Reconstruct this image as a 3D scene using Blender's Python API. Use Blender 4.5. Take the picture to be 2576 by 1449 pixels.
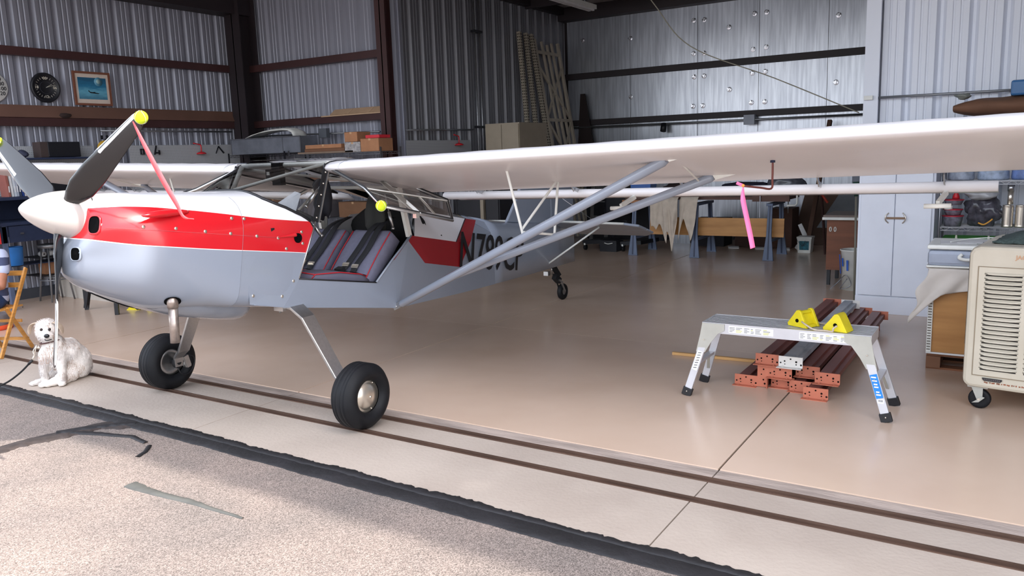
import bpy, bmesh, math, random
from math import sin, cos, pi, radians, sqrt
from mathutils import Matrix, Vector, Euler, noise
rnd = random.Random(7)
SC = bpy.context.scene
COL = SC.collection
for _o in list(bpy.data.objects): bpy.data.objects.remove(_o)

# ---------------- camera ----------------
cd = bpy.data.cameras.new('camera'); cam = bpy.data.objects.new('camera', cd); COL.objects.link(cam)
cd.sensor_width = 36; cd.lens = 2000 * 36 / 2576; cd.clip_start = .05; cd.clip_end = 300
cx = Vector((0.845, 0.0604, -0.5311)); cyv = Vector((0.5332, -0.1566, 0.8314)); cz = Vector((-0.0335, -0.9858, -0.1646))
# rows above are the world axes seen from the camera; columns give the camera axes in the world
right = Vector((cx[0], cyv[0], cz[0])).normalized()
down = Vector((cx[1], cyv[1], cz[1])); down = (down - down.dot(right) * right).normalized()
fwd = right.cross(down)
M = Matrix.Identity(4)
for i in range(3):
    M[i][0] = right[i]; M[i][1] = -down[i]; M[i][2] = -fwd[i]
M.translation = Vector((0, 0, 1.78))
cam.matrix_world = M
SC.camera = cam

# ---------------- sky, sun, exposure ----------------
W = bpy.data.worlds.new('sky'); SC.world = W; W.use_nodes = True
nt = W.node_tree; bg = nt.nodes['Background']
sk = nt.nodes.new('ShaderNodeTexSky'); sk.sky_type = 'NISHITA'; sk.sun_disc = False
sk.sun_elevation = radians(52); sk.sun_rotation = radians(85); sk.dust_density = 4; sk.air_density = 1.2
mxs = nt.nodes.new('ShaderNodeMix'); mxs.data_type = 'RGBA'; mxs.inputs[0].default_value = .55
nt.links.new(sk.outputs[0], mxs.inputs[6]); mxs.inputs[7].default_value = (6.5, 6.7, 7.2, 1)
nt.links.new(mxs.outputs[2], bg.inputs[0]); bg.inputs[1].default_value = .42
sd = bpy.data.lights.new('sun', 'SUN'); sd.energy = 4.6; sd.angle = radians(1.1); sd.color = (1, .95, .88)
so = bpy.data.objects.new('sun', sd); COL.objects.link(so)
so.rotation_euler = Vector((.95, .085, 1.0)).to_track_quat('Z', 'Y').to_euler()
SC.view_settings.view_transform = 'Standard'; SC.view_settings.look = 'None'
SC.view_settings.exposure = .5; SC.view_settings.gamma = 1
SC.view_settings.use_curve_mapping = False

# ---------------- helpers ----------------
def lin(c):
    return tuple(((v / 255) / 12.92 if v / 255 <= .04045 else ((v / 255 + .055) / 1.055) ** 2.4) for v in c)
MATS = {}
def mat(name, rgb, rough=.5, metal=0, var=.06, scale=8, bump=0, bscale=60, coat=0, stretch=None, spec=.5, var2=None, lo=.35, hi=.65, alpha=1, trans=0):
    """procedural material: base colour varied by noise, optional second colour, optional bump"""
    if name in MATS: return MATS[name]
    m = bpy.data.materials.new(name); m.use_nodes = True; n = m.node_tree; L = n.links
    b = n.nodes['Principled BSDF']; c = lin(rgb)
    tc = n.nodes.new('ShaderNodeTexCoord'); mp = n.nodes.new('ShaderNodeMapping'); L.new(tc.outputs['Object'], mp.inputs[0])
    if stretch: mp.inputs['Scale'].default_value = stretch
    nz = n.nodes.new('ShaderNodeTexNoise'); nz.inputs['Scale'].default_value = scale; nz.inputs['Detail'].default_value = 5
    L.new(mp.outputs[0], nz.inputs[0])
    rp = n.nodes.new('ShaderNodeValToRGB'); L.new(nz.outputs[0], rp.inputs[0])
    rp.color_ramp.elements[0].position = lo; rp.color_ramp.elements[1].position = hi
    rp.color_ramp.elements[0].color = tuple(v * (1 - var) for v in c) + (1,)
    c2 = lin(var2) if var2 else tuple(min(1, v * (1 + var)) for v in c)
    rp.color_ramp.elements[1].color = c2 + (1,)
    L.new(rp.outputs[0], b.inputs['Base Color'])
    b.inputs['Roughness'].default_value = rough; b.inputs['Metallic'].default_value = metal
    b.inputs['Specular IOR Level'].default_value = spec
    b.inputs['Coat Weight'].default_value = coat
    if coat: b.inputs['Coat Roughness'].default_value = .06
    if trans: b.inputs['Transmission Weight'].default_value = trans
    if alpha < 1: b.inputs['Alpha'].default_value = alpha
    if bump:
        n2 = n.nodes.new('ShaderNodeTexNoise'); n2.inputs['Scale'].default_value = bscale; n2.inputs['Detail'].default_value = 4
        L.new(mp.outputs[0], n2.inputs[0])
        bp = n.nodes.new('ShaderNodeBump'); bp.inputs['Strength'].default_value = bump; bp.inputs['Distance'].default_value = .01
        L.new(n2.outputs[0], bp.inputs['Height']); L.new(bp.outputs[0], b.inputs['Normal'])
    MATS[name] = m
    return m

CUR = Matrix.Identity(4)
class frame:
    """everything built inside is placed by this matrix"""
    def __init__(s, loc=(0, 0, 0), rot=(0, 0, 0), scale=1): s.m = Matrix.Translation(loc) @ Euler(rot).to_matrix().to_4x4() @ Matrix.Scale(scale, 4)
    def __enter__(s):
        global CUR; s.o = CUR; CUR = CUR @ s.m
    def __exit__(s, *a):
        global CUR; CUR = s.o
ORG = {}
def thing(name, label, cat, loc=(0, 0, 0), group=None):
    o = bpy.data.objects.new(name, None); COL.objects.link(o); o.empty_display_size = .1
    p = CUR @ Vector(loc); o.location = p; ORG[o.name] = p
    o['label'] = label; o['category'] = cat
    if group: o['group'] = group
    return o
class MB:
    def __init__(s, smooth=False): s.v = []; s.f = []; s.mi = []; s.sm = []; s.smooth = smooth; s.m = 0
    def add(s, vs, fs, smooth=None):
        k = len(s.v); s.v += [CUR @ Vector(p) for p in vs]; s.f += [tuple(i + k for i in f) for f in fs]
        s.mi += [s.m] * len(fs); s.sm += [s.smooth if smooth is None else smooth] * len(fs); return s
    def box(s, x0, x1, y0, y1, z0, z1):
        return s.add([(x, y, z) for z in (z0, z1) for y in (y0, y1) for x in (x0, x1)], [(0, 2, 3, 1), (4, 5, 7, 6), (0, 1, 5, 4), (2, 6, 7, 3), (0, 4, 6, 2), (1, 3, 7, 5)], False)
    def cbox(s, c, size, rot=(0, 0, 0)):
        with frame(c, rot): s.box(-size[0] / 2, size[0] / 2, -size[1] / 2, size[1] / 2, -size[2] / 2, size[2] / 2)
        return s
    def bar(s, a, b, w, h=None, up=(0, 0, 1)):
        """square bar from a to b: w across, h along up"""
        a = Vector(a); b = Vector(b); h = h or w; d = (b - a).normalized(); u = Vector(up); x = d.cross(u)
        if x.length < 1e-3: x = d.cross(Vector((0, 1, 0)))
        x.normalize(); u = x.cross(d)
        vs = [p + x * i * w / 2 + u * j * h / 2 for p in (a, b) for i, j in ((-1, -1), (1, -1), (1, 1), (-1, 1))]
        return s.add(vs, [(3, 2, 1, 0), (4, 5, 6, 7), (0, 1, 5, 4), (1, 2, 6, 5), (2, 3, 7, 6), (3, 0, 4, 7)], False)
    def tube(s, path, r, n=8, cap=True, closed=False, flat=1.0):
        path = [Vector(p) for p in path]; rs = r if isinstance(r, (list, tuple)) else [r] * len(path)
        k = len(path); vs = []; u = None
        for i, p in enumerate(path):
            a = path[(i - 1) % k] if (i or closed) else p; b = path[(i + 1) % k] if (i < k - 1 or closed) else p
            d = (b - a).normalized()
            if u is None: u = d.cross(Vector((0, 0, 1)) if abs(d.z) < .9 else Vector((0, 1, 0))).normalized()
            u = (u - d * u.dot(d)).normalized(); w = d.cross(u)
            vs += [p + (u * cos(2 * pi * j / n) + w * sin(2 * pi * j / n) * flat) * rs[i] for j in range(n)]
        fs = [(i * n + j, i * n + (j + 1) % n, ((i + 1) % k) * n + (j + 1) % n, ((i + 1) % k) * n + j) for i in range(k if closed else k - 1) for j in range(n)]
        s.add(vs, fs, True)
        if cap and not closed: 
            q = len(s.v) - len(vs); s.f += [tuple(range(q + n - 1, q - 1, -1)), tuple(range(q + (k - 1) * n, q + k * n))]; s.mi += [s.m] * 2; s.sm += [False] * 2
        return s
    def cyl(s, a, b, r, r2=None, n=16): return s.tube([a, b], [r, r if r2 is None else r2], n)
    def lathe(s, prof, c=(0, 0, 0), axis='Z', n=24, smooth=True):
        """prof: (radius, height) pairs"""
        vs = []
        for r, h in prof:
            for j in range(n):
                a = 2 * pi * j / n; x, y = r * cos(a), r * sin(a)
                p = {'Z': (x, y, h), 'X': (h, x, y), 'Y': (y, h, x)}[axis]; vs.append((c[0] + p[0], c[1] + p[1], c[2] + p[2]))
        k = len(prof)
        return s.add(vs, [(i * n + j, i * n + (j + 1) % n, (i + 1) * n + (j + 1) % n, (i + 1) * n + j) for i in range(k - 1) for j in range(n)], smooth)
    def loft(s, rings, closed=True, smooth=True, caps=False):
        n = len(rings[0]); vs = [p for r in rings for p in r]; m = n if closed else n - 1
        fs = [(i * n + j, i * n + (j + 1) % n, (i + 1) * n + (j + 1) % n, (i + 1) * n + j) for i in range(len(rings) - 1) for j in range(m)]
        if caps: fs += [tuple(range(n - 1, -1, -1)), tuple(range((len(rings) - 1) * n, len(rings) * n))]
        return s.add(vs, fs, smooth)
    def prism(s, pts, axis, a, b):
        """polygon extruded along axis from a to b; pts in the two other axes, in xyz order"""
        n = len(pts)
        def P(p, h): return {'X': (h, p[0], p[1]), 'Y': (p[0], h, p[1]), 'Z': (p[0], p[1], h)}[axis]
        return s.add([P(p, a) for p in pts] + [P(p, b) for p in pts], [tuple(range(n - 1, -1, -1)), tuple(range(n, 2 * n))] + [(i, (i + 1) % n, (i + 1) % n + n, i + n) for i in range(n)], False)
    def slab(s, pts, t):
        """flat polygon (3-D points) given thickness t along its normal"""
        pts = [Vector(p) for p in pts]; n = len(pts); nr = Vector()
        for i in range(n): nr += (pts[i] - pts[0]).cross(pts[(i + 1) % n] - pts[0])
        nr.normalize()
        return s.add([p - nr * t / 2 for p in pts] + [p + nr * t / 2 for p in pts], [tuple(range(n - 1, -1, -1)), tuple(range(n, 2 * n))] + [(i, (i + 1) % n, (i + 1) % n + n, i + n) for i in range(n)], False)
    def ball(s, c, r, n=12, sq=(1, 1, 1)):
        rings = [[(c[0] + sq[0] * r * sin(pi * i / n) * cos(2 * pi * j / (2 * n)), c[1] + sq[1] * r * sin(pi * i / n) * sin(2 * pi * j / (2 * n)), c[2] - sq[2] * r * cos(pi * i / n)) for j in range(2 * n)] for i in range(n + 1)]
        return s.loft(rings, True, True)
    def sheet(s, fn, nu, nv, smooth=True):
        """grid surface fn(u,v), u,v in 0..1"""
        return s.add([fn(i / nu, j / nv) for i in range(nu + 1) for j in range(nv + 1)], [(i * (nv + 1) + j, (i + 1) * (nv + 1) + j, (i + 1) * (nv + 1) + j + 1, i * (nv + 1) + j + 1) for i in range(nu) for j in range(nv)], smooth)
    def build(s, name, m, parent=None, label=None, cat=None, kind=None, group=None, solid=0, bevel=0, sub=0, fix=True):
        me = bpy.data.meshes.new(name); o = bpy.data.objects.new(name, me)
        if parent: org = ORG[parent.name]
        else:
            xs = [p.x for p in s.v]; ys = [p.y for p in s.v]; zs = [p.z for p in s.v]
            org = Vector(((min(xs) + max(xs)) / 2, (min(ys) + max(ys)) / 2, min(zs))); o.location = org
        me.from_pydata([p - org for p in s.v], [], s.f)
        for mm in (m if isinstance(m, (list, tuple)) else [m]): me.materials.append(mm)
        me.polygons.foreach_set('material_index', s.mi); me.polygons.foreach_set('use_smooth', s.sm)
        if fix:
            bm = bmesh.new(); bm.from_mesh(me); bmesh.ops.remove_doubles(bm, verts=bm.verts, dist=1e-5); bmesh.ops.recalc_face_normals(bm, faces=bm.faces); bm.to_mesh(me); bm.free()
        COL.objects.link(o); ORG[o.name] = org
        if parent: o.parent = parent
        if label: o['label'] = label
        if cat: o['category'] = cat
        if kind: o['kind'] = kind
        if group: o['group'] = group
        if solid: d = o.modifiers.new('t', 'SOLIDIFY'); d.thickness = solid; d.offset = 0
        if bevel: d = o.modifiers.new('b', 'BEVEL'); d.width = bevel; d.segments = 2; d.limit_method = 'ANGLE'; d.angle_limit = radians(40)
        if sub: d = o.modifiers.new('s', 'SUBSURF'); d.levels = d.render_levels = sub
        return o
def kids(o): return [c for c in bpy.data.objects if c.parent == o]
def dup(root, dloc, label=None, group=None, rotz=0):
    """copy of a thing with copies of its parts and sub-parts, moved by dloc"""
    r = root.copy(); COL.objects.link(r); r.location = root.location + Vector(dloc); r.rotation_euler.z += rotz
    if label: r['label'] = label
    if group: r['group'] = group
    for ch in kids(root):
        c = ch.copy(); COL.objects.link(c); c.parent = r
        for g in kids(ch):
            d = g.copy(); COL.objects.link(d); d.parent = c
    return r
def text(body, size, mtx, m, parent=None, name='lettering', thick=.0008, sx=1, shear=0, bold=0, kind=None):
    cu = bpy.data.curves.new('t', 'FONT'); cu.body = body; cu.size = size; cu.extrude = thick; cu.shear = shear; cu.align_x = 'CENTER'; cu.align_y = 'CENTER'; cu.offset = bold; cu.resolution_u = 3
    t = bpy.data.objects.new('t', cu); me = bpy.data.meshes.new_from_object(t); me.materials.clear(); me.materials.append(m)
    M4 = CUR @ mtx @ Matrix.Diagonal((sx, 1, 1, 1)); org = ORG[parent.name] if parent else M4.translation.copy()
    me.transform(Matrix.Translation(-org) @ M4)
    o = bpy.data.objects.new(name, me); COL.objects.link(o); ORG[o.name] = org
    if parent: o.parent = parent
    else: o.location = org
    bpy.data.objects.remove(t)
    if kind: o['kind'] = kind
    return o
def basis(o, x, y):
    """matrix with origin o, text direction x, text up y"""
    x = Vector(x).normalized(); y = Vector(y); y = (y - y.dot(x) * x).normalized(); z = x.cross(y)
    m = Matrix.Identity(4)
    for i in range(3): m[i][0] = x[i]; m[i][1] = y[i]; m[i][2] = z[i]; m[i][3] = o[i]
    return m
def lerp(tab, x):
    if x <= tab[0][0]: return tab[0][1]
    for (a, b), (c, d) in zip(tab, tab[1:]):
        if x <= c: return b + (d - b) * (x - a) / (c - a)
    return tab[-1][1]
def spl(pts, n=8):
    """Catmull-Rom through points"""
    P = [Vector(p) for p in pts]; P = [2 * P[0] - P[1]] + P + [2 * P[-1] - P[-2]]; out = []
    for i in range(1, len(P) - 2):
        for k in range(n):
            t = k / n; a, b, c, d = P[i - 1], P[i], P[i + 1], P[i + 2]
            out.append(.5 * ((2 * b) + (c - a) * t + (2 * a - 5 * b + 4 * c - d) * t * t + (3 * b - a - 3 * c + d) * t ** 3))
    out.append(P[-2]); return out
# ================= the setting =================
m_floor = mat('painted floor', (208, 181, 159), rough=.24, var=.05, scale=.7, bump=.02, bscale=5, var2=(216, 191, 171), spec=.5)
m_joint = mat('joint filler', (62, 50, 44), rough=.9)
m_apron = mat('apron concrete', (172, 158, 146), rough=.75, var=.07, scale=1.6, bump=.25, bscale=40, var2=(180, 167, 155))
m_dusty = mat('dusty concrete', (165, 150, 140), rough=.85, var=.22, scale=5, bump=.5, bscale=25, stretch=(.5, 3, 1))
m_rail = mat('rusty rail', (92, 70, 58), rough=.55, var=.25, scale=6, metal=.3, bump=.2, stretch=(.4, 4, 1))
m_tar = mat('crack sealant', (26, 25, 28), rough=.62, var=.3, scale=6, bump=.8, bscale=18)
m_oldtar = mat('faded sealant', (60, 51, 48), rough=.7, var=.3, scale=9, bump=.5, bscale=30)
m_paletar = mat('pale sealant', (84, 84, 80), rough=.8, var=.15, scale=9)
m_galv = mat('galvanized wall', (150, 152, 164), rough=.42, metal=.3, var=.02, scale=1.2, stretch=(1, 1, .3))
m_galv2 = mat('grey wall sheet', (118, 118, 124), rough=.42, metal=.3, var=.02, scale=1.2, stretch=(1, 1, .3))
m_white = mat('white wall sheet', (226, 230, 240), rough=.38, var=.03, scale=1.2, stretch=(1, 1, .3))
m_steel = mat('oxide primer steel', (66, 40, 40), rough=.5, var=.12, scale=2)
m_steel2 = mat('dark primer steel', (42, 34, 38), rough=.55, var=.12, scale=2)
m_roof = mat('roof sheet', (170, 166, 166), rough=.6, var=.08, scale=1)
m_foil = mat('foil faced foam', (186, 190, 200), rough=.33, metal=.8, var=.12, scale=2, bump=.07, bscale=6, stretch=(12, 1, .7), var2=(204, 208, 216))
m_washer = mat('tin washer', (200, 200, 205), rough=.25, metal=.9)
m_conduit = mat('conduit steel', (150, 152, 156), rough=.35, metal=.8)

# asphalt with a coarse chip texture
m_asph = bpy.data.materials.new('asphalt'); m_asph.use_nodes = True
n_ = m_asph.node_tree; L_ = n_.links; b_ = n_.nodes['Principled BSDF']; b_.inputs['Roughness'].default_value = .9
tc_ = n_.nodes.new('ShaderNodeTexCoord')
vo = n_.nodes.new('ShaderNodeTexVoronoi'); vo.inputs['Scale'].default_value = 230; L_.new(tc_.outputs['Object'], vo.inputs[0])
r1 = n_.nodes.new('ShaderNodeValToRGB'); L_.new(vo.outputs['Color'], r1.inputs[0])
e = r1.color_ramp.elements; e[0].position = .05; e[1].position = .9
e[0].color = lin((78, 71, 67)) + (1,); e[1].color = lin((166, 153, 145)) + (1,); x = e.new(.45); x.color = lin((126, 115, 108)) + (1,)
nz = n_.nodes.new('ShaderNodeTexNoise'); nz.inputs['Scale'].default_value = 1.6; nz.inputs['Detail'].default_value = 6; L_.new(tc_.outputs['Object'], nz.inputs[0])
r2 = n_.nodes.new('ShaderNodeValToRGB'); L_.new(nz.outputs[0], r2.inputs[0]); r2.color_ramp.elements[0].position = .3; r2.color_ramp.elements[1].position = .62
r2.color_ramp.elements[0].color = (.74, .75, .76, 1); r2.color_ramp.elements[1].color = (1.04, 1, .98, 1)
mx = n_.nodes.new('ShaderNodeMix'); mx.data_type = 'RGBA'; mx.blend_type = 'MULTIPLY'; mx.inputs[0].default_value = 1
L_.new(r1.outputs[0], mx.inputs[6]); L_.new(r2.outputs[0], mx.inputs[7]); L_.new(mx.outputs[2], b_.inputs['Base Color'])
bp = n_.nodes.new('ShaderNodeBump'); bp.inputs['Strength'].default_value = .7; bp.inputs['Distance'].default_value = .004
n3 = n_.nodes.new('ShaderNodeTexNoise'); n3.inputs['Scale'].default_value = 90; L_.new(tc_.outputs['Object'], n3.inputs[0]); L_.new(n3.outputs[0], bp.inputs['Height']); L_.new(bp.outputs[0], b_.inputs['Normal'])

m_base = mat('concrete base', (26, 22, 20), rough=.9)
# ---- hangar floor: slabs with joints
fl = MB().box(-16, 6, 4.18, 16.4, -.2, -.012).build('floor', m_base, kind='structure')
jx = [-12.2, -11.42, -8.06, -4.695, -1.33, 2.04, 5.0]; jy = [4.18, 6.84, 10.3, 15.6]
for a, b in zip(jx, jx[1:]):
    for c, d in zip(jy, jy[1:]):
        g = .0015
        MB().box(a + .006, b - .006, c + (g if c > 4.2 else 0), d - g, -.014, 0).build('floor_slab', m_floor, fl)
# ---- threshold strips and door rails
th = MB().box(-16, 6, 3.1, 4.18, -.2, -.03).build('apron', m_base, kind='structure', label='concrete door track apron in front of the hangar floor')
for a, b in zip([-14] + jx[1:], jx[1:] + [6]):
    MB().box(a + .004, b - .004, 4.045, 4.178, -.04, -.006).build('threshold_strip', m_dusty, th)
    MB().box(a + .004, b - .004, 3.762, 3.985, -.04, -.004).build('track_strip', m_apron, th)
    MB().box(a + .004, b - .004, 3.1, 3.705, -.04, -.002).build('apron_slab', m_apron, th)
for y in (4.015, 3.733):
    r = MB().box(-14, 6, y - .029, y + .029, -.04, -.012)
    r.box(-14, 6, y - .029, y - .022, -.012, .002).box(-14, 6, y + .018, y + .029, -.012, .003)
    r.build('door_rail', m_rail, th)
MB().box(-40, 40, -30, 3.14, -.3, -.006).build('asphalt', m_asph, kind='structure', label='chip-textured asphalt taxiway')

def strip(path, w, z, seed, rough=.35, step=.014):
    """ragged poured strip along a path"""
    pts = []; 
    for a, b in zip(path, path[1:]):
        a = Vector(a); b = Vector(b); k = max(1, int((b - a).length / step)); pts += [a + (b - a) * i / k for i in range(k)]
    pts.append(Vector(path[-1])); n = len(pts); Lf = []; Rt = []
    for i, p in enumerate(pts):
        d = (pts[min(i + 1, n - 1)] - pts[max(i - 1, 0)]).normalized(); q = Vector((-d.y, d.x)); t = i / (n - 1)
        ww = w(t) if callable(w) else w
        na = noise.noise(Vector((p.x * 5 + seed, p.y * 5, 0))) + .6 * noise.noise(Vector((p.x * 21 + seed, p.y * 21, 3))) + .5 * noise.noise(Vector((p.x * 60 + seed, p.y * 60, 5)))
        nb = noise.noise(Vector((p.x * 5 + seed, p.y * 5, 9))) + .5 * noise.noise(Vector((p.x * 23 + seed, p.y * 23, 7)))
        Lf.append(p + q * ww / 2 * (1 + rough * na)); Rt.append(p - q * ww / 2 * (1 + rough * .4 * nb))
    m = MB(); rings = []
    for a, b in zip(Lf, Rt):
        c = (a + b) / 2; rings.append([(a.x, a.y, z - .004), (a.x * .92 + c.x * .08, a.y * .92 + c.y * .08, z + .002), (c.x, c.y, z + .004), (b.x * .92 + c.x * .08, b.y * .92 + c.y * .08, z + .002), (b.x, b.y, z - .004)])
    return m.loft(rings, closed=False, smooth=True)
strip([(-14, 3.13), (-7, 3.12), (-5, 3.12), (-3, 3.1), (-1.5, 3.075), (-.5, 3.06), (6, 3.06)], .165, 0, 2, .28).build('sealant_strip', m_tar, th, fix=False)
strip([(-14, 3.165), (-5, 3.16), (-3, 3.15), (-1.5, 3.13), (6, 3.11)], .06, .004, 12, .9).build('sealant_strip', m_tar, th, fix=False)
a_ = bpy.data.objects['asphalt']
strip([(-5.2, 3.12), (-5.36, 2.96), (-5.43, 2.74), (-5.5, 2.5), (-5.5, 2.2), (-5.4, 1.9), (-5.5, 1.4)], .17, -.002, 5, .5).build('old_sealant_patch', m_oldtar, a_, fix=False)
strip([(-5.17, 3.1), (-5.3, 3.0), (-5.42, 2.86), (-5.5, 2.72)], .07, .003, 15, .6).build('sealant_strip', m_tar, a_, fix=False)
strip([(-5.42, 2.78), (-5.2, 2.86), (-4.95, 2.93), (-4.75, 2.9)], lambda t: .055 * (1 - .4 * t), -.001, 8, .4).build('sealant_strip', m_tar, a_, fix=False)
strip([(-4.68, 2.88), (-4.6, 2.8), (-4.56, 2.72)], .03, -.001, 9, .6).build('sealant_strip', m_tar, a_, fix=False)
strip([(-4.2, 2.44), (-3.95, 2.44), (-3.6, 2.46), (-3.25, 2.46)], lambda t: .075 * (1 - .8 * t), -.003, 11, .5).build('old_sealant_patch', m_paletar, a_, fix=False)

# ---- corrugated walls
def sheet_profile(w, d=.034, wide=False):
    """(u, depth) over one panel: major ribs every .305, two minor ribs between"""
    p = []; u = 0
    while u < w - .01:
        p += [(u, 0), (u + .033, -d), (u + .061, -d), (u + .094, 0)]
        for c in (.164, .235): p += [(u + c - .015, 0), (u + c - .005, -.008), (u + c + .005, -.008), (u + c + .015, 0)]
        u += .305
    return p + [(w, 0)]
def cwall(name, m, x, y, ux, uy, length, z0, z1, nx, ny, label=None, d=.046):
    wl = MB(); k = .02; ex, ey = -nx * (.07), -ny * (.07)
    wl.add([(x + ex, y + ey, z0), (x + ux * length + ex, y + uy * length + ey, z0), (x + ux * length + ex, y + uy * length + ey, z1), (x + ex, y + ey, z1),
            (x + ex * 1.5, y + ey * 1.5, z0), (x + ux * length + ex * 1.5, y + uy * length + ey * 1.5, z0), (x + ux * length + ex * 1.5, y + uy * length + ey * 1.5, z1), (x + ex * 1.5, y + ey * 1.5, z1)],
           [(0, 1, 2, 3), (4, 5, 6, 7), (0, 1, 5, 4), (1, 2, 6, 5), (2, 3, 7, 6), (3, 0, 4, 7)])
    w = wl.build(name, m_steel2, kind='structure', label=label)
    a = 0
    while a < length - .01:
        pw = min(.915, length - a); pr = sheet_profile(pw, d); rings = []
        for z in (z0, z1): rings.append([(x + ux * (a + u) + nx * h, y + uy * (a + u) + ny * h, z) for u, h in pr])
        MB().loft(rings, closed=False, smooth=False).build('wall_sheet', m, w, fix=False)
        a += .915
    return w
wl = cwall('wall_left', m_galv, -11.86, 3.2, 0, 1, 6.8, .12, 4.6, 1, 0)
wm = cwall('wall_inner_left', m_galv, -11.86, 9.93, 1, 0, 3.46, 0, 5.1, 0, -1)
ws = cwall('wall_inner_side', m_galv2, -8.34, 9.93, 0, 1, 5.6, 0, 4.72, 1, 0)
wr = cwall('wall_right', m_white, -1.46, 9.93, 1, 0, 3.8, 0, 5.1, 0, -1, d=.06)
wf = cwall('wall_far_right', m_galv, 2.3, 9.93, 0, -1, 6.7, 0, 5.0, -1, 0)
MB().box(-11.86, -11.80, 3.2, 9.9, 0, .14).build('baseboard_left', mat('base angle', (70, 74, 82), rough=.5), kind='structure')
MB().box(-1.53, -1.38, 9.84, 9.9, 0, 5.1).build('trim_1', m_white, kind='structure', label='white corner trim of right wall')
MB().box(-8.36, -8.28, 9.86, 10.02, 0, 5.0).build('trim_2', m_galv, kind='structure')
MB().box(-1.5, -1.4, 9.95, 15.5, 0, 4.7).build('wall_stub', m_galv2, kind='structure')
# ---- insulated back wall
wb = MB().box(-8.4, -1.3, 15.5, 15.6, 0, 4.7).build('wall_back', m_steel2, kind='structure')
xs = [-8.28, -6.84, -5.42, -4.24, -3.02, -1.8, -1.4]
pz = [(0, .95), (.97, 2.35), (2.47, 3.31), (3.44, 4.5)]
wash = [(-5.5, 4.23), (-5.29, 4.22), (-5.5, 3.61), (-5.29, 3.6), (-5.49, 3.17), (-5.29, 3.17), (-5.51, 2.61), (-5.31, 2.61), (-4.81, 4.03), (-4.33, 4.22), (-4.11, 4.22), (-4.35, 3.58), (-4.11, 3.6), (-4.79, 2.88), (-4.36, 3.15), (-4.12, 3.16), (-4.37, 2.61), (-4.12, 2.61), (-2.86, 4.02), (-2.87, 2.87), (-6.82, 4.03), (-6.83, 2.88), (-7.9, 4.1)]
rr = random.Random(3)
for a, b in zip(xs, xs[1:]):
    for c, d in pz:
        p = MB().sheet(lambda u, v: (a + .004 + (b - a - .008) * u, 15.46 + .006 * noise.noise(Vector((a + (b - a) * u * 3, v * 2, c))) , c + (d - c) * v), 10, 4).build('foam_panel', m_foil, wb, fix=False)
        for wx, wz in wash:
            if a < wx <= b and c < wz < d:
                w = MB(); an = rr.random() * 3
                with frame((wx, 15.445, wz), (0, an, 0)):
                    w.lathe([(.001, -.004), (.045, .002), (.048, .008)], axis='Y', n=10, smooth=False)
                    w.prism([(-.05, .0), (-.01, .02), (-.01, -.02)], 'Y', -.035, -.03)
                    w.box(-.012, .012, -.03, 0, -.03, .03)
                w.build('washer', m_washer, p)
MB().box(-8.3, -1.4, 15.36, 15.46, 3.315, 3.43).build('girt', m_steel2, wb)
MB().box(-8.3, -1.4, 15.36, 15.46, 2.355, 2.465).build('girt', m_steel2, wb)
MB().box(-8.4, -1.3, 15.2, 15.55, 4.5, 4.8).build('eave_beam', m_steel2, wb)
# ---- girts, columns, beams, roof
def chan(parent, x0, x1, y0, y1, z0, z1, m=None): MB().box(x0, x1, y0, y1, z0, z1).build('girt', m or m_steel, parent)
for z in (3.37, 2.41): 
    chan(wl, -11.86, -11.76, 3.3, 9.7, z, z + .115)
    chan(wm, -11.7, -8.5, 9.79, 9.9, z, z + .115)
def icol(name, x, y, w, d, z1, m, along='X'):
    c = MB()
    if along == 'X': c.box(x - w / 2, x + w / 2, y - d / 2, y - d / 2 + .02, 0, z1).box(x - w / 2, x + w / 2, y + d / 2 - .02, y + d / 2, 0, z1).box(x - .01, x + .01, y - d / 2, y + d / 2, 0, z1)
    else: c.box(x - w / 2, x - w / 2 + .02, y - d / 2, y + d / 2, 0, z1).box(x + w / 2 - .02, x + w / 2, y - d / 2, y + d / 2, 0, z1).box(x - w / 2, x + w / 2, y - .01, y + .01, 0, z1)
    return c.build(name, m, kind='structure')
icol('column_1', -11.6, 9.68, .36, .36, 4.9, m_steel2); icol('column_2', -8.43, 9.8, .2, .22, 5.1, m_steel)
MB().box(-11.86, -11.5, 3.2, 9.9, 4.32, 4.8).build('beam_left', m_steel2, kind='structure')
MB().box(-8.6, -8.2, 9.9, 15.5, 4.62, 4.9).build('beam_side', m_steel2, kind='structure')
rf = MB().add([(-12, 3.15, 5.1), (2.4, 3.15, 5.1), (2.4, 15.7, 4.75), (-12, 15.7, 4.75), (-12, 3.15, 5.2), (2.4, 3.15, 5.2), (2.4, 15.7, 4.85), (-12, 15.7, 4.85)], [(0, 1, 2, 3), (4, 5, 6, 7), (0, 1, 5, 4), (1, 2, 6, 5), (2, 3, 7, 6), (3, 0, 4, 7)]).build('ceiling', m_roof, kind='structure')
for i in range(9):
    y = 4.2 + i * 1.38; z = 5.08 - (y - 3.25) * .028
    MB().box(-11.8, 2.3, y, y + .07, z - .2, z).build('purlin', m_steel2, rf)
MB().box(-40, 40, 3.15, 3.33, 4.8, 5.15).build('door_header', m_white, kind='structure')
MB().box(-18, -11.9, 3.25, 3.5, 0, 5.1).build('wall_front_left', m_white, kind='structure')
MB().box(2.3, 18, 3.25, 3.5, 0, 5.1).build('wall_front_right', m_white, kind='structure')
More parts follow.
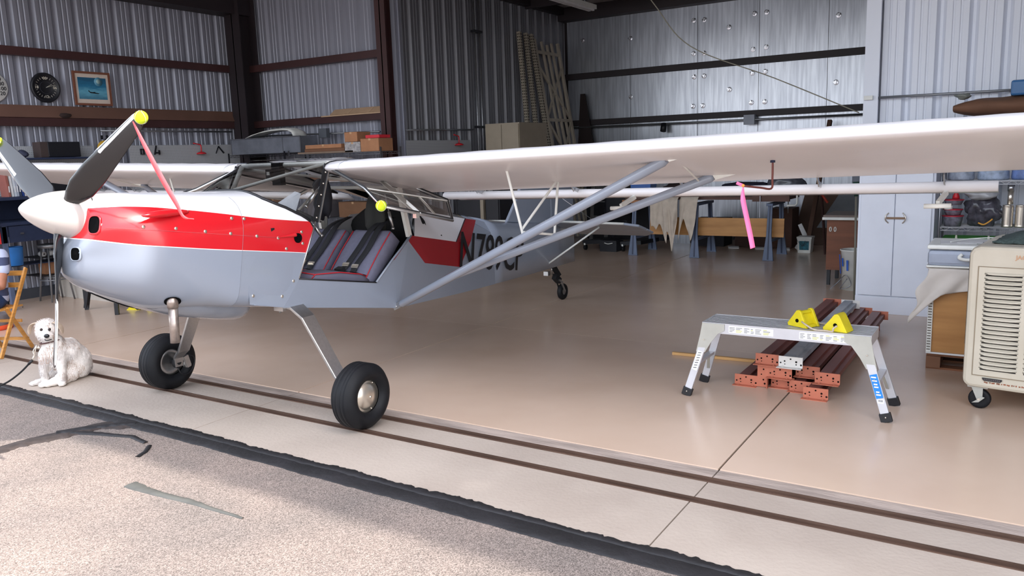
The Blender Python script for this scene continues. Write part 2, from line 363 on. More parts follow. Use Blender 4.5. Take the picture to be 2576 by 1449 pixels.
# ================= the aircraft =================
XC = -4.72
m_wht = mat('white enamel', (236, 236, 240), rough=.22, coat=.5, var=.015, scale=2)
m_grey = mat('grey enamel', (142, 150, 164), rough=.24, coat=.4, var=.03, scale=2)
m_red = mat('red enamel', (205, 28, 38), rough=.22, coat=.5, var=.05, scale=2)
m_fab = mat('white wing fabric', (228, 224, 224), rough=.4, coat=.15, var=.02, scale=3, bump=.03, bscale=6)
m_black = mat('black rubber trim', (20, 20, 24), rough=.5)
m_dark = mat('cabin dark', (16, 16, 20), rough=.8)
m_alu = mat('bare aluminium', (190, 190, 190), rough=.28, metal=.95, var=.05, scale=10, stretch=(1, 6, 6))
m_redd = mat('deep red fabric paint', (150, 24, 34), rough=.35, coat=.2, var=.04, scale=3)
m_tube = mat('grey tube paint', (206, 207, 202), rough=.35)
m_whp = mat('white plastic', (226, 226, 220), rough=.45)
m_chr = mat('chrome', (225, 216, 202), rough=.28, metal=.9)
m_tire = mat('tyre rubber', (17, 18, 22), rough=.6, spec=.3, var=.15, scale=20)
m_glass = bpy.data.materials.new('window lexan'); m_glass.use_nodes = True
g_ = m_glass.node_tree; b_ = g_.nodes['Principled BSDF']; out = g_.nodes['Material Output']
tr = g_.nodes.new('ShaderNodeBsdfTransparent'); gl = g_.nodes.new('ShaderNodeBsdfGlossy'); gl.inputs['Roughness'].default_value = .04
gn = g_.nodes.new('ShaderNodeTexNoise'); gn.inputs['Scale'].default_value = 3; gr = g_.nodes.new('ShaderNodeValToRGB'); g_.links.new(gn.outputs[0], gr.inputs[0])
gr.color_ramp.elements[0].color = (.74, .74, .73, 1); gr.color_ramp.elements[1].color = (.84, .84, .83, 1); g_.links.new(gr.outputs[0], tr.inputs[0])
fr = g_.nodes.new('ShaderNodeFresnel'); fr.inputs[0].default_value = 1.45; ms = g_.nodes.new('ShaderNodeMixShader')
g_.links.new(fr.outputs[0], ms.inputs[0]); g_.links.new(tr.outputs[0], ms.inputs[1]); g_.links.new(gl.outputs[0], ms.inputs[2]); g_.links.new(ms.outputs[0], out.inputs[0])

plane = thing('light_aircraft', 'white, red and grey high-wing taildragger parked nose-out with its left door propped open', 'airplane', (XC, 3.78, 0))

# --- paint bands on the nose: height of the colour borders against distance
def band_material(name):
    m = bpy.data.materials.new(name); m.use_nodes = True; n = m.node_tree; L = n.links; b = n.nodes['Principled BSDF']
    b.inputs['Roughness'].default_value = .22; b.inputs['Coat Weight'].default_value = .5; b.inputs['Coat Roughness'].default_value = .06
    tc = n.nodes.new('ShaderNodeTexCoord'); sp = n.nodes.new('ShaderNodeSeparateXYZ'); L.new(tc.outputs['Object'], sp.inputs[0])
    y0, y1 = 2.4 - 3.78, 4.2 - 3.78
    mr = n.nodes.new('ShaderNodeMapRange'); mr.inputs[1].default_value = y0; mr.inputs[2].default_value = y1; L.new(sp.outputs[1], mr.inputs[0])
    def border(tab):
        fc = n.nodes.new('ShaderNodeFloatCurve'); c = fc.mapping.curves[0]
        pts = [((y - 3.78 - y0) / (y1 - y0), z - 1.0) for y, z in tab]
        c.points[0].location = pts[0]; c.points[-1].location = pts[-1]
        for p in pts[1:-1]: c.points.new(*p)
        fc.mapping.update(); L.new(mr.outputs[0], fc.inputs[1])
        ad = n.nodes.new('ShaderNodeMath'); ad.operation = 'ADD'; ad.inputs[1].default_value = 1.0; L.new(fc.outputs[0], ad.inputs[0])
        sb = n.nodes.new('ShaderNodeMath'); sb.operation = 'SUBTRACT'; L.new(sp.outputs[2], sb.inputs[0]); L.new(ad.outputs[0], sb.inputs[1])
        gt = n.nodes.new('ShaderNodeMath'); gt.operation = 'GREATER_THAN'; gt.inputs[1].default_value = 0; L.new(sb.outputs[0], gt.inputs[0]); return gt
    lo = border([(2.4, 1.42), (2.53, 1.392), (2.62, 1.368), (2.76, 1.335), (2.95, 1.302), (3.25, 1.253), (3.54, 1.21), (3.96, 1.146), (4.2, 1.10)])
    lo2 = border([(2.4, 1.415), (2.53, 1.386), (2.62, 1.362), (2.76, 1.33), (2.95, 1.297), (3.25, 1.248), (3.54, 1.206), (3.96, 1.142), (4.2, 1.096)])
    hi = border([(2.4, 1.54), (2.54, 1.553), (2.66, 1.56), (2.82, 1.553), (3.05, 1.52), (3.28, 1.48), (3.56, 1.427), (4.05, 1.358), (4.2, 1.34)])
    def mixc(f, a, c2):
        x = n.nodes.new('ShaderNodeMix'); x.data_type = 'RGBA'; L.new(f.outputs[0], x.inputs[0])
        for i, v in ((6, a), (7, c2)):
            if isinstance(v, tuple): x.inputs[i].default_value = lin(v) + (1,)
            else: L.new(v.outputs[2], x.inputs[i])
        return x
    x1 = mixc(lo2, (142, 150, 164), (236, 236, 240)); x2 = mixc(lo, x1, (205, 28, 38)); x3 = mixc(hi, x2, (236, 236, 240))
    L.new(x3.outputs[2], b.inputs['Base Color']); return m
m_band = band_material('nose paint bands')

# --- nose and forward body: lofted rings; s is distance along the pitched body
STN = [(2.572, .02, 1.46, 1.34), (2.578, .09, 1.54, 1.27), (2.585, .13, 1.56, 1.24), (2.59, .2, 1.59, 1.18), (2.61, .245, 1.61, 1.145), (2.66, .295, 1.628, 1.10), (2.77, .355, 1.635, 1.03), (2.9, .40, 1.632, .96), (3.05, .43, 1.625, .892), (3.3, .463, 1.612, .872), (3.45, .48, 1.606, .855), (3.6, .492, 1.603, .83), (3.8, .5, 1.598, .80)]
YEND = [(1.0, 3.845), (.976, 3.836), (.9, 3.77), (.807, 3.69)]
def prof(s):
    return [lerp([(q[0], q[k]) for q in STN], s) for k in (1, 2, 3)]
NA = 56
def ring_pt(s, j):
    w, zt, zb = prof(s); a = 2 * pi * j / NA; zc = lerp([(2.6, 1.38), (3.0, 1.32), (3.8, 1.22)], s)
    nu = lerp([(2.6, 2.3), (2.9, 2.6), (3.8, 3.1)], s); nl = lerp([(2.6, 2.2), (2.9, 2.4), (3.05, 2.7), (3.3, 4.5), (3.45, 8), (3.8, 14)], s)
    ca, sa = cos(a), sin(a)
    if sa >= 0: x = w * (1 if ca > 0 else -1) * abs(ca) ** (2 / nu); z = zc + (zt - zc) * abs(sa) ** (2 / nu)
    else: x = w * (1 if ca > 0 else -1) * abs(ca) ** (2 / nl); z = zc - (zc - zb) * abs(sa) ** (2 / nl)
    x *= 1 - .4 * max(0, 1 - (s - 2.585) / .27) * max(0, min(1, (1.44 - z) / .16))
    y = s + .19 * (z - 1.5)
    y -= .025 * max(0, min(1, (1.42 - z) / .12)) * max(0, 1 - (s - 2.58) / .3)
    return (XC + x, y, z)
def yend(z, x):
    if z > 1.36: # windshield base curve
        return lerp([(0, 3.70), (.2, 3.68), (.3, 3.67), (.38, 3.69), (.43, 3.76), (.47, 3.87), (.5, 4.035)], abs(x - XC))
    return lerp([(.6, 3.60), (.807, 3.69), (.976, 3.836), (1.15, 3.93), (1.36, 4.035)], z)
rings = []
S1 = [2.572, 2.578, 2.585, 2.59, 2.6, 2.61, 2.63, 2.66, 2.7, 2.77, 2.83, 2.9, 2.98, 3.05, 3.15, 3.3, 3.45]
for s in S1: rings.append([ring_pt(s, j) for j in range(NA)])
cowl = MB(True).loft(rings, True, True, caps=False).add(rings[0], [tuple(range(NA))])
cowl_o = cowl.build('cowling', m_band, plane)
rings = []
for k in range(9):
    t = k / 8; r = []
    for j in range(NA):
        a = Vector(ring_pt(3.45, j)); b = Vector(ring_pt(3.8, j)); ye = yend(b.z, b.x)
        if t > 0: q = a.lerp(b, min(1, max(0, t * (ye - a.y) / max(.05, (b.y - a.y)))));  q = Vector((q.x, a.y + (ye - a.y) * t, q.z))
        else: q = a
        r.append((q.x + (0 if k else 0), q.y, q.z))
    rings.append(r)
MB(True).loft(rings, True, True).build('forward_body', m_band, plane)
# seam between cowl and body, part line along the cowl cheek
sm = MB(); sm.tube([(p[0] + (p[0] - XC) * .002, p[1], p[2]) for p in [ring_pt(3.45, j) for j in range(-15, 10)]], .0013, 4)
sm.build('cowl_seam', mat('seam grey', (120, 124, 134), rough=.5), plane)
# cooling and oil inlets: dark mouths with rims
def mouth(c, size, nrm, m=None, name='air_inlet', rim=.012, rimmat=None, ex=3.0, d=.03):
    n = Vector(nrm).normalized(); x = n.cross(Vector((0, 0, 1))).normalized(); y = x.cross(n); c = Vector(c)
    def pt(a, k, off): 
        ca, sa = cos(a), sin(a); return c + x * size[0] * k * (1 if ca > 0 else -1) * abs(ca) ** (2 / ex) + y * size[1] * k * (1 if sa > 0 else -1) * abs(sa) ** (2 / ex) + n * off
    N = 24; b = MB(True)
    R = [[pt(2 * pi * j / N, k, o) for j in range(N)] for k, o in ((1.0 + rim / size[0], -.004), (1.0 + rim * .5 / size[0], .006), (1.0, .002))]
    b.loft(R, True, True); o = b.build(name, rimmat or m_red, plane)
    MB().loft([[pt(2 * pi * j / N, k, off) for j in range(N)] for k, off in ((1.0, .003), (.97, -.002), (.01, .0025))], True, False).build('inlet_opening', m_void, o)
    return o
m_void = mat('inlet void', (5, 5, 7), rough=.9, spec=.1)
def on_nose(s, j, size, name, rm):
    c = Vector(ring_pt(s, j)); n = (Vector(ring_pt(s, j + 1)) - Vector(ring_pt(s, j - 1))).cross(Vector(ring_pt(s + .01, j)) - Vector(ring_pt(s - .01, j))).normalized()
    if n.y > 0: n = -n
    mouth(c + n * .002, size, n, name=name, rimmat=rm, rim=.007)
for j in (3, 25): on_nose(2.60, j, (.034, .05), 'cooling_inlet', m_red)
for j in (-4, 32): on_nose(2.588, j, (.034, .036), 'oil_cooler_inlet', m_grey)
# closing nose bowl behind the spinner
MB(True).lathe([(.001, 0), (.1, 0), (.14, .004), (.15, .03)], n=24).build('nose_bowl', m_dark, plane).matrix_local = Matrix.Translation((0, 2.61 - 3.78, 1.49)) @ Euler((radians(90 - 10.7), 0, 0)).to_matrix().to_4x4()
# slot between the lower cowl skin and its lip
def off_ring(s_, j, o):
    p = Vector(ring_pt(s_, j)); n = (Vector(ring_pt(s_, j + 1)) - Vector(ring_pt(s_, j - 1))).cross(Vector(ring_pt(s_ + .01, j)) - Vector(ring_pt(s_ - .01, j))).normalized()
    if n.z > 0: n = -n
    return p + n * o
MB(True).sheet(lambda u, v: off_ring(2.76 + .42 * u, 41.6 - 5.2 * v * (1 - u) ** .6 * min(1, u * 6 + .2), .003), 14, 4).build('cowl_outlet', m_void, plane, fix=False)
MB(True).sheet(lambda u, v: off_ring(2.74 + .46 * u, 40.8 - 3.4 * (v - .12) * (1 - u) ** .5 - .3, .004 + .012 * sin(pi * u)) if v > 1 else off_ring(2.74 + .46 * u, 37.9 - .6 * v + .4 * u, .003 + .012 * sin(pi * u)), 14, 2).build('outlet_lip', m_tube, plane, solid=.003, fix=False)
rings = []
for y, w, zb, zt in [(2.70, .16, 1.02, 1.1), (2.85, .22, .935, 1.02), (3.0, .26, .868, .97), (3.16, .28, .802, .94), (3.42, .29, .732, .92), (3.56, .285, .70, .90), (3.60, .27, .705, .88)]:
    r = []
    for j in range(25):
        a = pi * j / 24; ca, sa = cos(a), sin(a); r.append((XC + w * (1 if ca > 0 else -1) * abs(ca) ** .75, y, zt - (zt - zb) * sa ** .75))
    rings.append(r)
MB(True).loft(rings, False, True).add(rings[-1], [tuple(range(25))], False).build('belly_scoop', m_grey, plane, fix=True)
# exhaust
ex_ = (-4.41, 2.973, .956)
e = MB(); e.cyl((ex_[0], ex_[1], .985), (ex_[0], ex_[1], .915), .034, n=20).cyl((ex_[0], ex_[1], .92), (ex_[0] + .004, ex_[1] - .012, .693), .029, n=20); e.build('exhaust_pipe', mat('exhaust steel', (150, 132, 122), rough=.35, metal=.8, var=.3, scale=9, var2=(190, 180, 174)), plane)
def off_any(s_, j, o):
    p = Vector(ring_pt(s_, j)); n = (Vector(ring_pt(s_, j + 1)) - Vector(ring_pt(s_, j - 1))).cross(Vector(ring_pt(s_ + .01, j)) - Vector(ring_pt(s_ - .01, j))).normalized()
    if n.x < 0: n = -n
    return p, n
p, n = off_any(3.076, -8, 0); u_ = n.cross(Vector((0, 1, 0))).normalized(); w_ = n.cross(u_)
MB().add([p + n * .003] + [p + n * .003 + u_ * .048 * cos(2 * pi * k / 20) + w_ * .05 * sin(2 * pi * k / 20) for k in range(20)], [(0, 1 + k, 1 + (k + 1) % 20) for k in range(20)]).build('exhaust_hole', m_void, plane, solid=.002)
# blister and cowl fasteners
bl = MB(True)
with frame((XC + .402, 2.93, 1.505), (0, 0, radians(4))): bl.ball((0, 0, 0), 1, 8, (.028, .17, .022))
bl.build('cowl_blister', m_red, plane)
def side_x(y, z):
    """outer surface of the nose at y, z on the left side"""
    best = None
    for s in [2.6 + i * .02 for i in range(70)]:
        for j in range(-9, 12):
            p = ring_pt(s, j); d = (p[1] - y) ** 2 + (p[2] - z) ** 2
            if best is None or d < best[0]: best = (d, p[0])
    return best[1]
fast = [(2.62, 1.46), (2.80, 1.435), (2.98, 1.41), (3.16, 1.375), (3.33, 1.345), (3.52, 1.31), (3.69, 1.28), (3.45, 1.43), (3.36, 1.44), (3.75, 1.20), (3.9, 1.30), (3.9, 1.22), (3.68, .88), (3.45, .92), (3.74, .84), (3.79, .97)]
for y, z in fast:
    f = MB(); f.lathe([(.011, -.003), (.011, .003), (.006, .005), (.001, .005)], c=(side_x(y, z) + .0, y, z), axis='X', n=10); f.build('fastener', m_chr, plane)
ln = MB().tube([(side_x(y, z) + .001, y, z) for y, z in [(2.62 + i * .12, 1.447 - i * .0185) for i in range(10)]], .0013, 4).build('cowl_split_line', mat('split line', (196, 90, 96), rough=.5), plane)
vx = side_x(3.86, 1.262)
MB(True).lathe([(.001, .004), (.026, .004), (.031, .007), (.034, .003), (.034, -.01)], c=(vx + .002, 3.86, 1.262), axis='X', n=20).build('cabin_vent', m_void, plane)
MB(True).sheet(lambda u, v: (vx + .002 + .014 * sin(pi * v) * u, 3.66 + .18 * u, 1.285 + .03 * (v - .5) * u), 8, 6).build('vent_scoop', m_red, plane)
# --- flat side panel under the door and the tapered rear body
def wy(y): return lerp([(4.95, .5), (6.6, .30), (8.0, .13), (8.85, .02)], y)
def zb_(y): return lerp([(3.69, .807), (4.867, .586), (5.93, .53), (7.3, .475), (8.85, .43)], y)
def zl_(y): return lerp([(5.08, 1.156), (5.83, 1.018), (7.3, .86), (8.85, .72)], y)
def zt_(y): return lerp([(5.25, 1.5), (5.9, 1.34), (6.55, 1.19), (6.8, 1.14), (7.35, 1.055), (8.3, .97), (8.85, .93)], y)
for sx in (1, -1):
    b = MB(); b.add([(XC + sx * .481, 3.42, 1.19), (XC + sx * .481, 3.42, .868), (XC + sx * .501, 3.69, .805), (XC + sx * .502, 3.838, .976), (XC + sx * .503, 3.91, 1.12)], [(0, 1, 2, 3, 4)]); b.build('lower_side_panel', m_grey, plane, solid=.003)
    X = lambda y, o=0: XC + sx * (wy(y) + o)
    p = [(X(y), y, z) for y, z in [(3.68, .80), (3.838, .976), (4.626, .83), (4.83, .985), (5.083, 1.156), (4.867, .586)]]
    b = MB(); b.add(p, [(0, 1, 2, 5), (2, 3, 5), (3, 4, 5)], False); b.build('door_sill_panel', m_grey, plane, solid=.006)
b = MB(); b.add([(XC - .5, 3.68, .805), (XC + .5, 3.68, .805), (XC + .5, 4.867, .586), (XC - .5, 4.867, .586), (XC - .5, 3.45, .86), (XC + .5, 3.45, .86)], [(0, 1, 2, 3), (4, 5, 1, 0)]); b.build('cabin_floor', m_grey, plane, solid=.006)
def aft_ring(y):
    w = wy(y); zb, zl, zt = zb_(y), zl_(y), zt_(y); dz = (y - 4.9) * 0
    pts = [(w, zb), (w, zb + (zl - zb) * .5), (w, zl)]
    if y >= 6.5: pts += [(w * .93, zl + (zt - zl) * .45), (w * .72, zl + (zt - zl) * .78), (w * .38, zt - .012), (0, zt)]
    else: pts += [(w * .97, zl + .01)]
    return pts
ys = [4.867, 5.08, 5.4, 5.83, 6.2, 6.5]
for sx in (1, -1):   # side skins forward of the turtledeck
    b = MB(); b.add([(XC + sx * wy(5.083), 5.083, 1.156), (XC + sx * .5, 4.867, .586)] + [(XC + sx * wy(y), y, zb_(y)) for y in (5.83, 6.6)] + [(XC + sx * wy(y), y, zl_(y)) for y in (6.6, 5.83)], [(0, 1, 2, 5), (5, 2, 3, 4)], False)
    b.build('rear_side_skin', m_grey, plane, solid=.005)
# upper rear side: leans in from the longeron to the window line
def up_pt(y, z): # inward lean above longeron
    zl = zl_(y); t = max(0, (z - zl)); return wy(y) - t * .45
rings = [];
for y in [6.6, 6.8, 7.1, 7.4, 7.8, 8.3, 8.85]:
    h = aft_ring(y); r = [(XC + x, y, z) for x, z in h] + [(XC - x, y, z) for x, z in h[-2::-1]]; rings.append(r)
MB(True).loft(rings, True, True, caps=True).build('rear_body', m_grey, plane)
b = MB(); b.add([(XC + s * wy(y), y, zb_(y)) for y in (4.867, 5.93, 6.6) for s in (-1, 1)], [(0, 1, 3, 2), (2, 3, 5, 4)]); b.build('belly_skin', m_grey, plane, solid=.004)
for sx in (1, -1):
    def Q(y, z, o=.004):
        zl = zl_(y); w = wy(y) if z <= zl + .001 else up_pt(y, z)
        return (XC + sx * (w + o), y, z)
    # grey/red/white upper skin between longeron and top
    top = [(XC, 6.55, 1.19), (XC, 6.8, 1.14)]
    gs = MB(); gs.add([Q(5.9, zl_(5.9), .001), Q(6.6, zl_(6.6), .001), (XC + sx * .27, 6.6, 1.03), (XC + sx * .2, 6.6, 1.13), (XC, 6.6, 1.175), (XC, 6.5, 1.205), (XC + sx * .12, 6.3, 1.22), Q(6.2, 1.195, 0)], [(0, 1, 2, 7), (2, 3, 6, 7), (3, 4, 5, 6)]); gs.build('rear_upper_skin', m_grey, plane)
    red2 = MB(); red2.add([Q(y, z) for y, z in [(4.83, .985), (5.083, 1.156), (5.83, zl_(5.83)), (6.12, zl_(6.12)), (5.9, .775), (5.4, .875)]], [(0, 1, 2, 3, 4, 5)]); red2.build('red_stripe', m_redd, plane)
    wp = MB(); wp.add([Q(5.15, zl_(5.15), .006), Q(5.84, zl_(5.84), .006), Q(6.2, 1.195, .0), Q(5.55, 1.31, .0), Q(5.3, 1.30, .0)], [(0, 1, 2, 3, 4)]); wp.build('white_quarter_panel', m_wht, plane, solid=.003)
    rp = MB(); rp.add([Q(5.84, zl_(5.84), .006), Q(6.12, zl_(6.12), .006), Q(6.4, 1.165, .006), Q(6.2, 1.197, .004)], [(0, 1, 2, 3)]); rp.build('red_quarter_panel', m_redd, plane)
    bt = MB().tube([Q(5.84, zl_(5.84), .008), Q(6.2, 1.197, .004)], .005, 5).build('trim_tape', m_black, plane)
# rear window over the baggage bay
rw = MB(); rw.add([(XC - .45, 5.15, 1.545), (XC + .45, 5.15, 1.545), (XC + .27, 5.55, 1.40), (XC + .16, 6.2, 1.24), (XC, 6.55, 1.195), (XC - .16, 6.2, 1.24), (XC - .27, 5.55, 1.40), (XC, 5.15, 1.56), (XC, 6.2, 1.27)], [(7, 1, 2, 8), (8, 2, 3, 4), (7, 8, 6, 0), (8, 4, 5, 6)]); rw.build('rear_window', m_glass, plane)
for sx in (1, -1):
    b = MB(); b.add([(XC + sx * .27, 5.55, 1.40), (XC + sx * .16, 6.2, 1.24), (XC + sx * (up_pt(6.2, 1.195)), 6.2, 1.195), (XC + sx * up_pt(5.55, 1.31), 5.55, 1.31)], [(0, 1, 2, 3)]); b.build('rear_window', m_glass, plane)
    b = MB(); b.add([(XC + sx * .46, 5.06, 1.545), (XC + sx * up_pt(5.55, 1.31), 5.55, 1.31), (XC + sx * up_pt(5.3, 1.30), 5.3, 1.30), (XC + sx * (wy(5.15) + .005), 5.15, zl_(5.15)), (XC + sx * .5, 5.085, 1.158), (XC + sx * .27, 5.55, 1.40)], [(0, 1, 2, 3, 4), (0, 5, 1)]); b.build('side_window', m_glass, plane)

# --- registration lettering
tp = Vector((XC + wy(6.62) + .008, 6.62, .80)); dx = Vector((wy(7.2) - wy(6.0), 1.2, -.16))
rg = Matrix.Identity(4)
def letters(sx):
    o = Vector((XC + sx * (wy(6.6) + .012), 6.6, .795)); d = Vector((sx * (wy(7.2) - wy(6.0)), 1.2, -.19)) * (1 if sx > 0 else -1)
    text('N789CP', .49, basis(o + Vector((.008, -.03, .012)), d, (0, .1, 1)), m_black, plane, 'registration', thick=.001, sx=.83, bold=.004)
letters(1)
# --- fin, rudder, tailplane
fin = MB(); fin.slab([(XC, 7.3, 1.06), (XC, 7.53, 1.31), (XC, 7.78, 1.68), (XC, 8.0, 1.76), (XC, 8.28, 1.76), (XC, 8.28, .95)], .035); fin.build('fin', m_grey, plane, bevel=.012)
rd = MB(); rd.slab([(XC, 8.29, 1.76), (XC, 8.6, 1.74), (XC, 8.8, 1.6), (XC, 8.86, 1.3), (XC, 8.86, .46), (XC, 8.7, .42), (XC, 8.36, .45), (XC, 8.29, .5)], .03); rd.build('rudder', m_grey, plane, bevel=.012)
for sx in (1, -1):
    def T(u, y): return (XC + sx * u, y, 1.0 - (y - 8.13) * .29)
    st = MB(); st.slab([T(.03, 8.12), T(1.0, 8.2), T(1.14, 8.3), T(1.15, 8.5), T(.03, 8.5)], .03); st.build('tailplane', m_grey, plane, bevel=.012)
    el = MB(); el.slab([T(.06, 8.51), T(1.15, 8.51), T(1.15, 8.7), T(1.0, 8.87), T(.1, 8.87)], .024); el.build('elevator', m_grey, plane, bevel=.01)
    le = MB().tube([T(.03, 8.12), T(1.0, 8.2)], .014, 8).build('leading_edge', m_tube, plane)
    MB().tube([(XC + sx * .62, 8.35, .92), (XC + sx * .1, 8.0, .50)], .011, 8).build('tail_strut', m_whp, plane)
    MB().tube([(XC + sx * .62, 8.35, .95), (XC + sx * .02, 8.05, 1.45)], .004, 6).build('tail_wire', m_alu, plane)

# --- wings
def airfoil(n=14):
    up = [];  lo = []
    for i in range(n + 1):
        t = (1 - cos(pi * i / n)) / 2; th = .13 * (1.4845 * sqrt(t) - .63 * t - 1.758 * t * t + 1.4215 * t ** 3 - .5075 * t ** 4) * 1.0; cm = .035 * 4 * t * (1 - t) * (1.2 - .6 * t)
        up.append((t, cm + th)); lo.append((t, cm - th * .72))
    return up[::-1] + lo[1:]
AF = airfoil()
def wing_ring(u, sx, sag=0, tip=1.0):
    """u: distance from root rib outwards"""
    z0 = 1.735 + .026 * u; y0 = 4.17; ch = 1.12
    r = []
    for t, h in AF:
        hh = h * tip; tt = .5 + (t - .5) * (tip * .3 + .7)
        if sag and h > 0 and .08 < t < .95: hh -= sag * sin(pi * t)
        y = y0 + ch * (tt * .977 + hh * .19); z = z0 + ch * (-tt * .213 + hh * .98); r.append((XC + sx * (.485 + u), y, z))
    return r
for sx in (1, -1):
    rs = [];
    k = 0
    while k <= 27: rs.append(wing_ring(k * .16, sx, 0 if k % 2 == 0 else .007)); k += 1
    rs.append(wing_ring(4.42, sx, 0, .9)); rs.append(wing_ring(4.5, sx, 0, .62)); rs.append(wing_ring(4.54, sx, 0, .2))
    w = MB(True).loft(rs, True, True, caps=True); wo = w.build('wing', m_fab, plane)
    r0 = wing_ring(.14, sx, 0); MB().tube([(p[0], p[1], p[2] + .0012) for p in r0[2:-2]], .0018, 4).build('wing_root_seam', m_grey, wo)
    MB(True).tube([(p[0] - sx * .006, p[1], p[2]) for p in wing_ring(0, sx)], .007, 6, closed=True).build('root_seal', m_black, wo)
    # flaperon hung under the trailing edge
    fr_ = []
    for x0 in (.62, 4.62):
        z = 1.455 + (x0 - .62) * .0125; yy = 5.38
        fr_.append([(XC + sx * x0, yy + a, z + b) for a, b in [(0, .0), (.006, .022), (.03, .036), (.075, .036), (.17, .012), (.26, -.045), (.17, -.028), (.075, -.02), (.03, -.026), (.006, -.018)]])
    fo = MB(True).loft(fr_, True, True, caps=True).build('flaperon', m_fab, plane)
    for x0 in (1.02, 1.9, 2.75, 3.65, 4.35):
        z = 1.50 + (x0 - .62) * .0125; h = MB(); h.bar((XC + sx * x0, 5.27, z + .05), (XC + sx * x0, 5.33, z - .01), .006, .03, up=(0, 1, 0)).bar((XC + sx * x0, 5.33, z), (XC + sx * x0, 5.41, z - .02), .006, .03); h.build('hinge_bracket', m_alu, fo)
    for x0 in (2.36, 4.36):
        z = 1.43 + (x0 - .62) * .0125; h = MB(); h.bar((XC + sx * x0, 5.40, z), (XC + sx * (x0 - .03), 5.22, z - .055), .02, .03).cyl((XC + sx * (x0 - .1), 5.2, z - .07), (XC + sx * (x0 + .04), 5.2, z - .066), .014); h.build('mass_balance', m_whp, fo)
    # lift struts
    A = Vector((XC + sx * .5, 4.867, .60)); F = Vector((XC + sx * 3.01, 4.45, 1.742)); B = Vector((XC + sx * 3.09, 5.05, 1.612)); S = A.lerp(F, .254)
    def strut(name, a, b, wd, par=plane):
        d = (b - a); return MB(True).tube([a + d * t for t in (0, .01, .99, 1)], [wd * .7, wd, wd, wd * .7], 14, flat=.9).build(name, m_grey if wd > .02 else m_whp, par)
    s1 = strut('lift_strut', A.lerp(F, .015), A.lerp(F, .985), .034); s2 = strut('lift_strut', S, S.lerp(B, .985), .032)
    for P_, o in ((F, s1), (B, s2)): b = MB(); b.slab([P_ + Vector((-sx * .03, -.02, .0)), P_ + Vector((-sx * .01, -.02, -.03)), P_ + Vector((sx * .06, -.02, -.012)), P_ + Vector((sx * .2, -.02, .022)), P_ + Vector((0, -.02, .03))], .014); b.cyl(P_ + Vector((0, -.02, .005)), P_ + Vector((0, .02, .005)), .009); b.build('strut_fitting', m_whp, o)
    b = MB(); b.bar(A + Vector((-sx * .03, 0, -.015)), A + Vector((sx * .06, -.01, .028)), .035, .045).cyl(A + Vector((0, -.03, 0)), A + Vector((0, .03, 0)), .008); b.build('strut_fitting', m_alu, s1)
    J1 = A.lerp(F, .5435); J2 = S.lerp(B, .4255); W1 = Vector((XC + sx * 1.816, 4.5, 1.752)); W2 = Vector((XC + sx * 1.918, 5.05, 1.60))
    for a, b in ((J1, W1), (J2, W2), (J1.lerp(W1, .07), J2.lerp(W2, .05)), (J1.lerp(W1, .1), W2)): strut('jury_strut', a, b, .0095)
    strut('drag_brace', F + Vector((-sx * .0, .03, .0)), S.lerp(B, .94), .006)
# --- cabin roof, carry-through tubes, windshield
rf_ = MB(); rf_.sheet(lambda u, v: (XC - .475 + .95 * u, 4.22 + .95 * v, lerp([(0, 1.80), (.2, 1.815), (.5, 1.76), (1, 1.60)], v)), 4, 8); rf_.build('skylight', m_glass, plane)
tb = [((-.48, 4.24, 1.765), (.48, 4.24, 1.765), .02), ((-.46, 4.22, 1.76), (-.47, 3.99, 1.37), .019), ((.47, 4.22, 1.77), (-.22, 3.80, 1.57), .0125), ((.46, 4.24, 1.74), (-.3, 4.9, 1.60), .01), ((-.46, 4.24, 1.74), (.3, 4.9, 1.60), .01), ((-.47, 4.3, 1.74), (-.47, 5.15, 1.55), .014), ((.47, 4.3, 1.74), (.47, 5.15, 1.55), .014),
      ((-.47, 5.12, 1.55), (.47, 5.12, 1.55), .016), ((-.47, 4.1, 1.38), (-.47, 5.1, 1.17), .012), ((-.47, 5.12, 1.55), (-.47, 5.08, 1.15), .012), ((-.3, 4.9, 1.58), (-.47, 4.3, 1.05), .011), ((0, 3.9, 1.5), (0, 4.2, 1.1), .012)]
for a, b, r in tb: MB(True).cyl((XC + a[0], a[1], a[2]), (XC + b[0], b[1], b[2]), r, n=10).build('frame_tube', m_tube, plane)

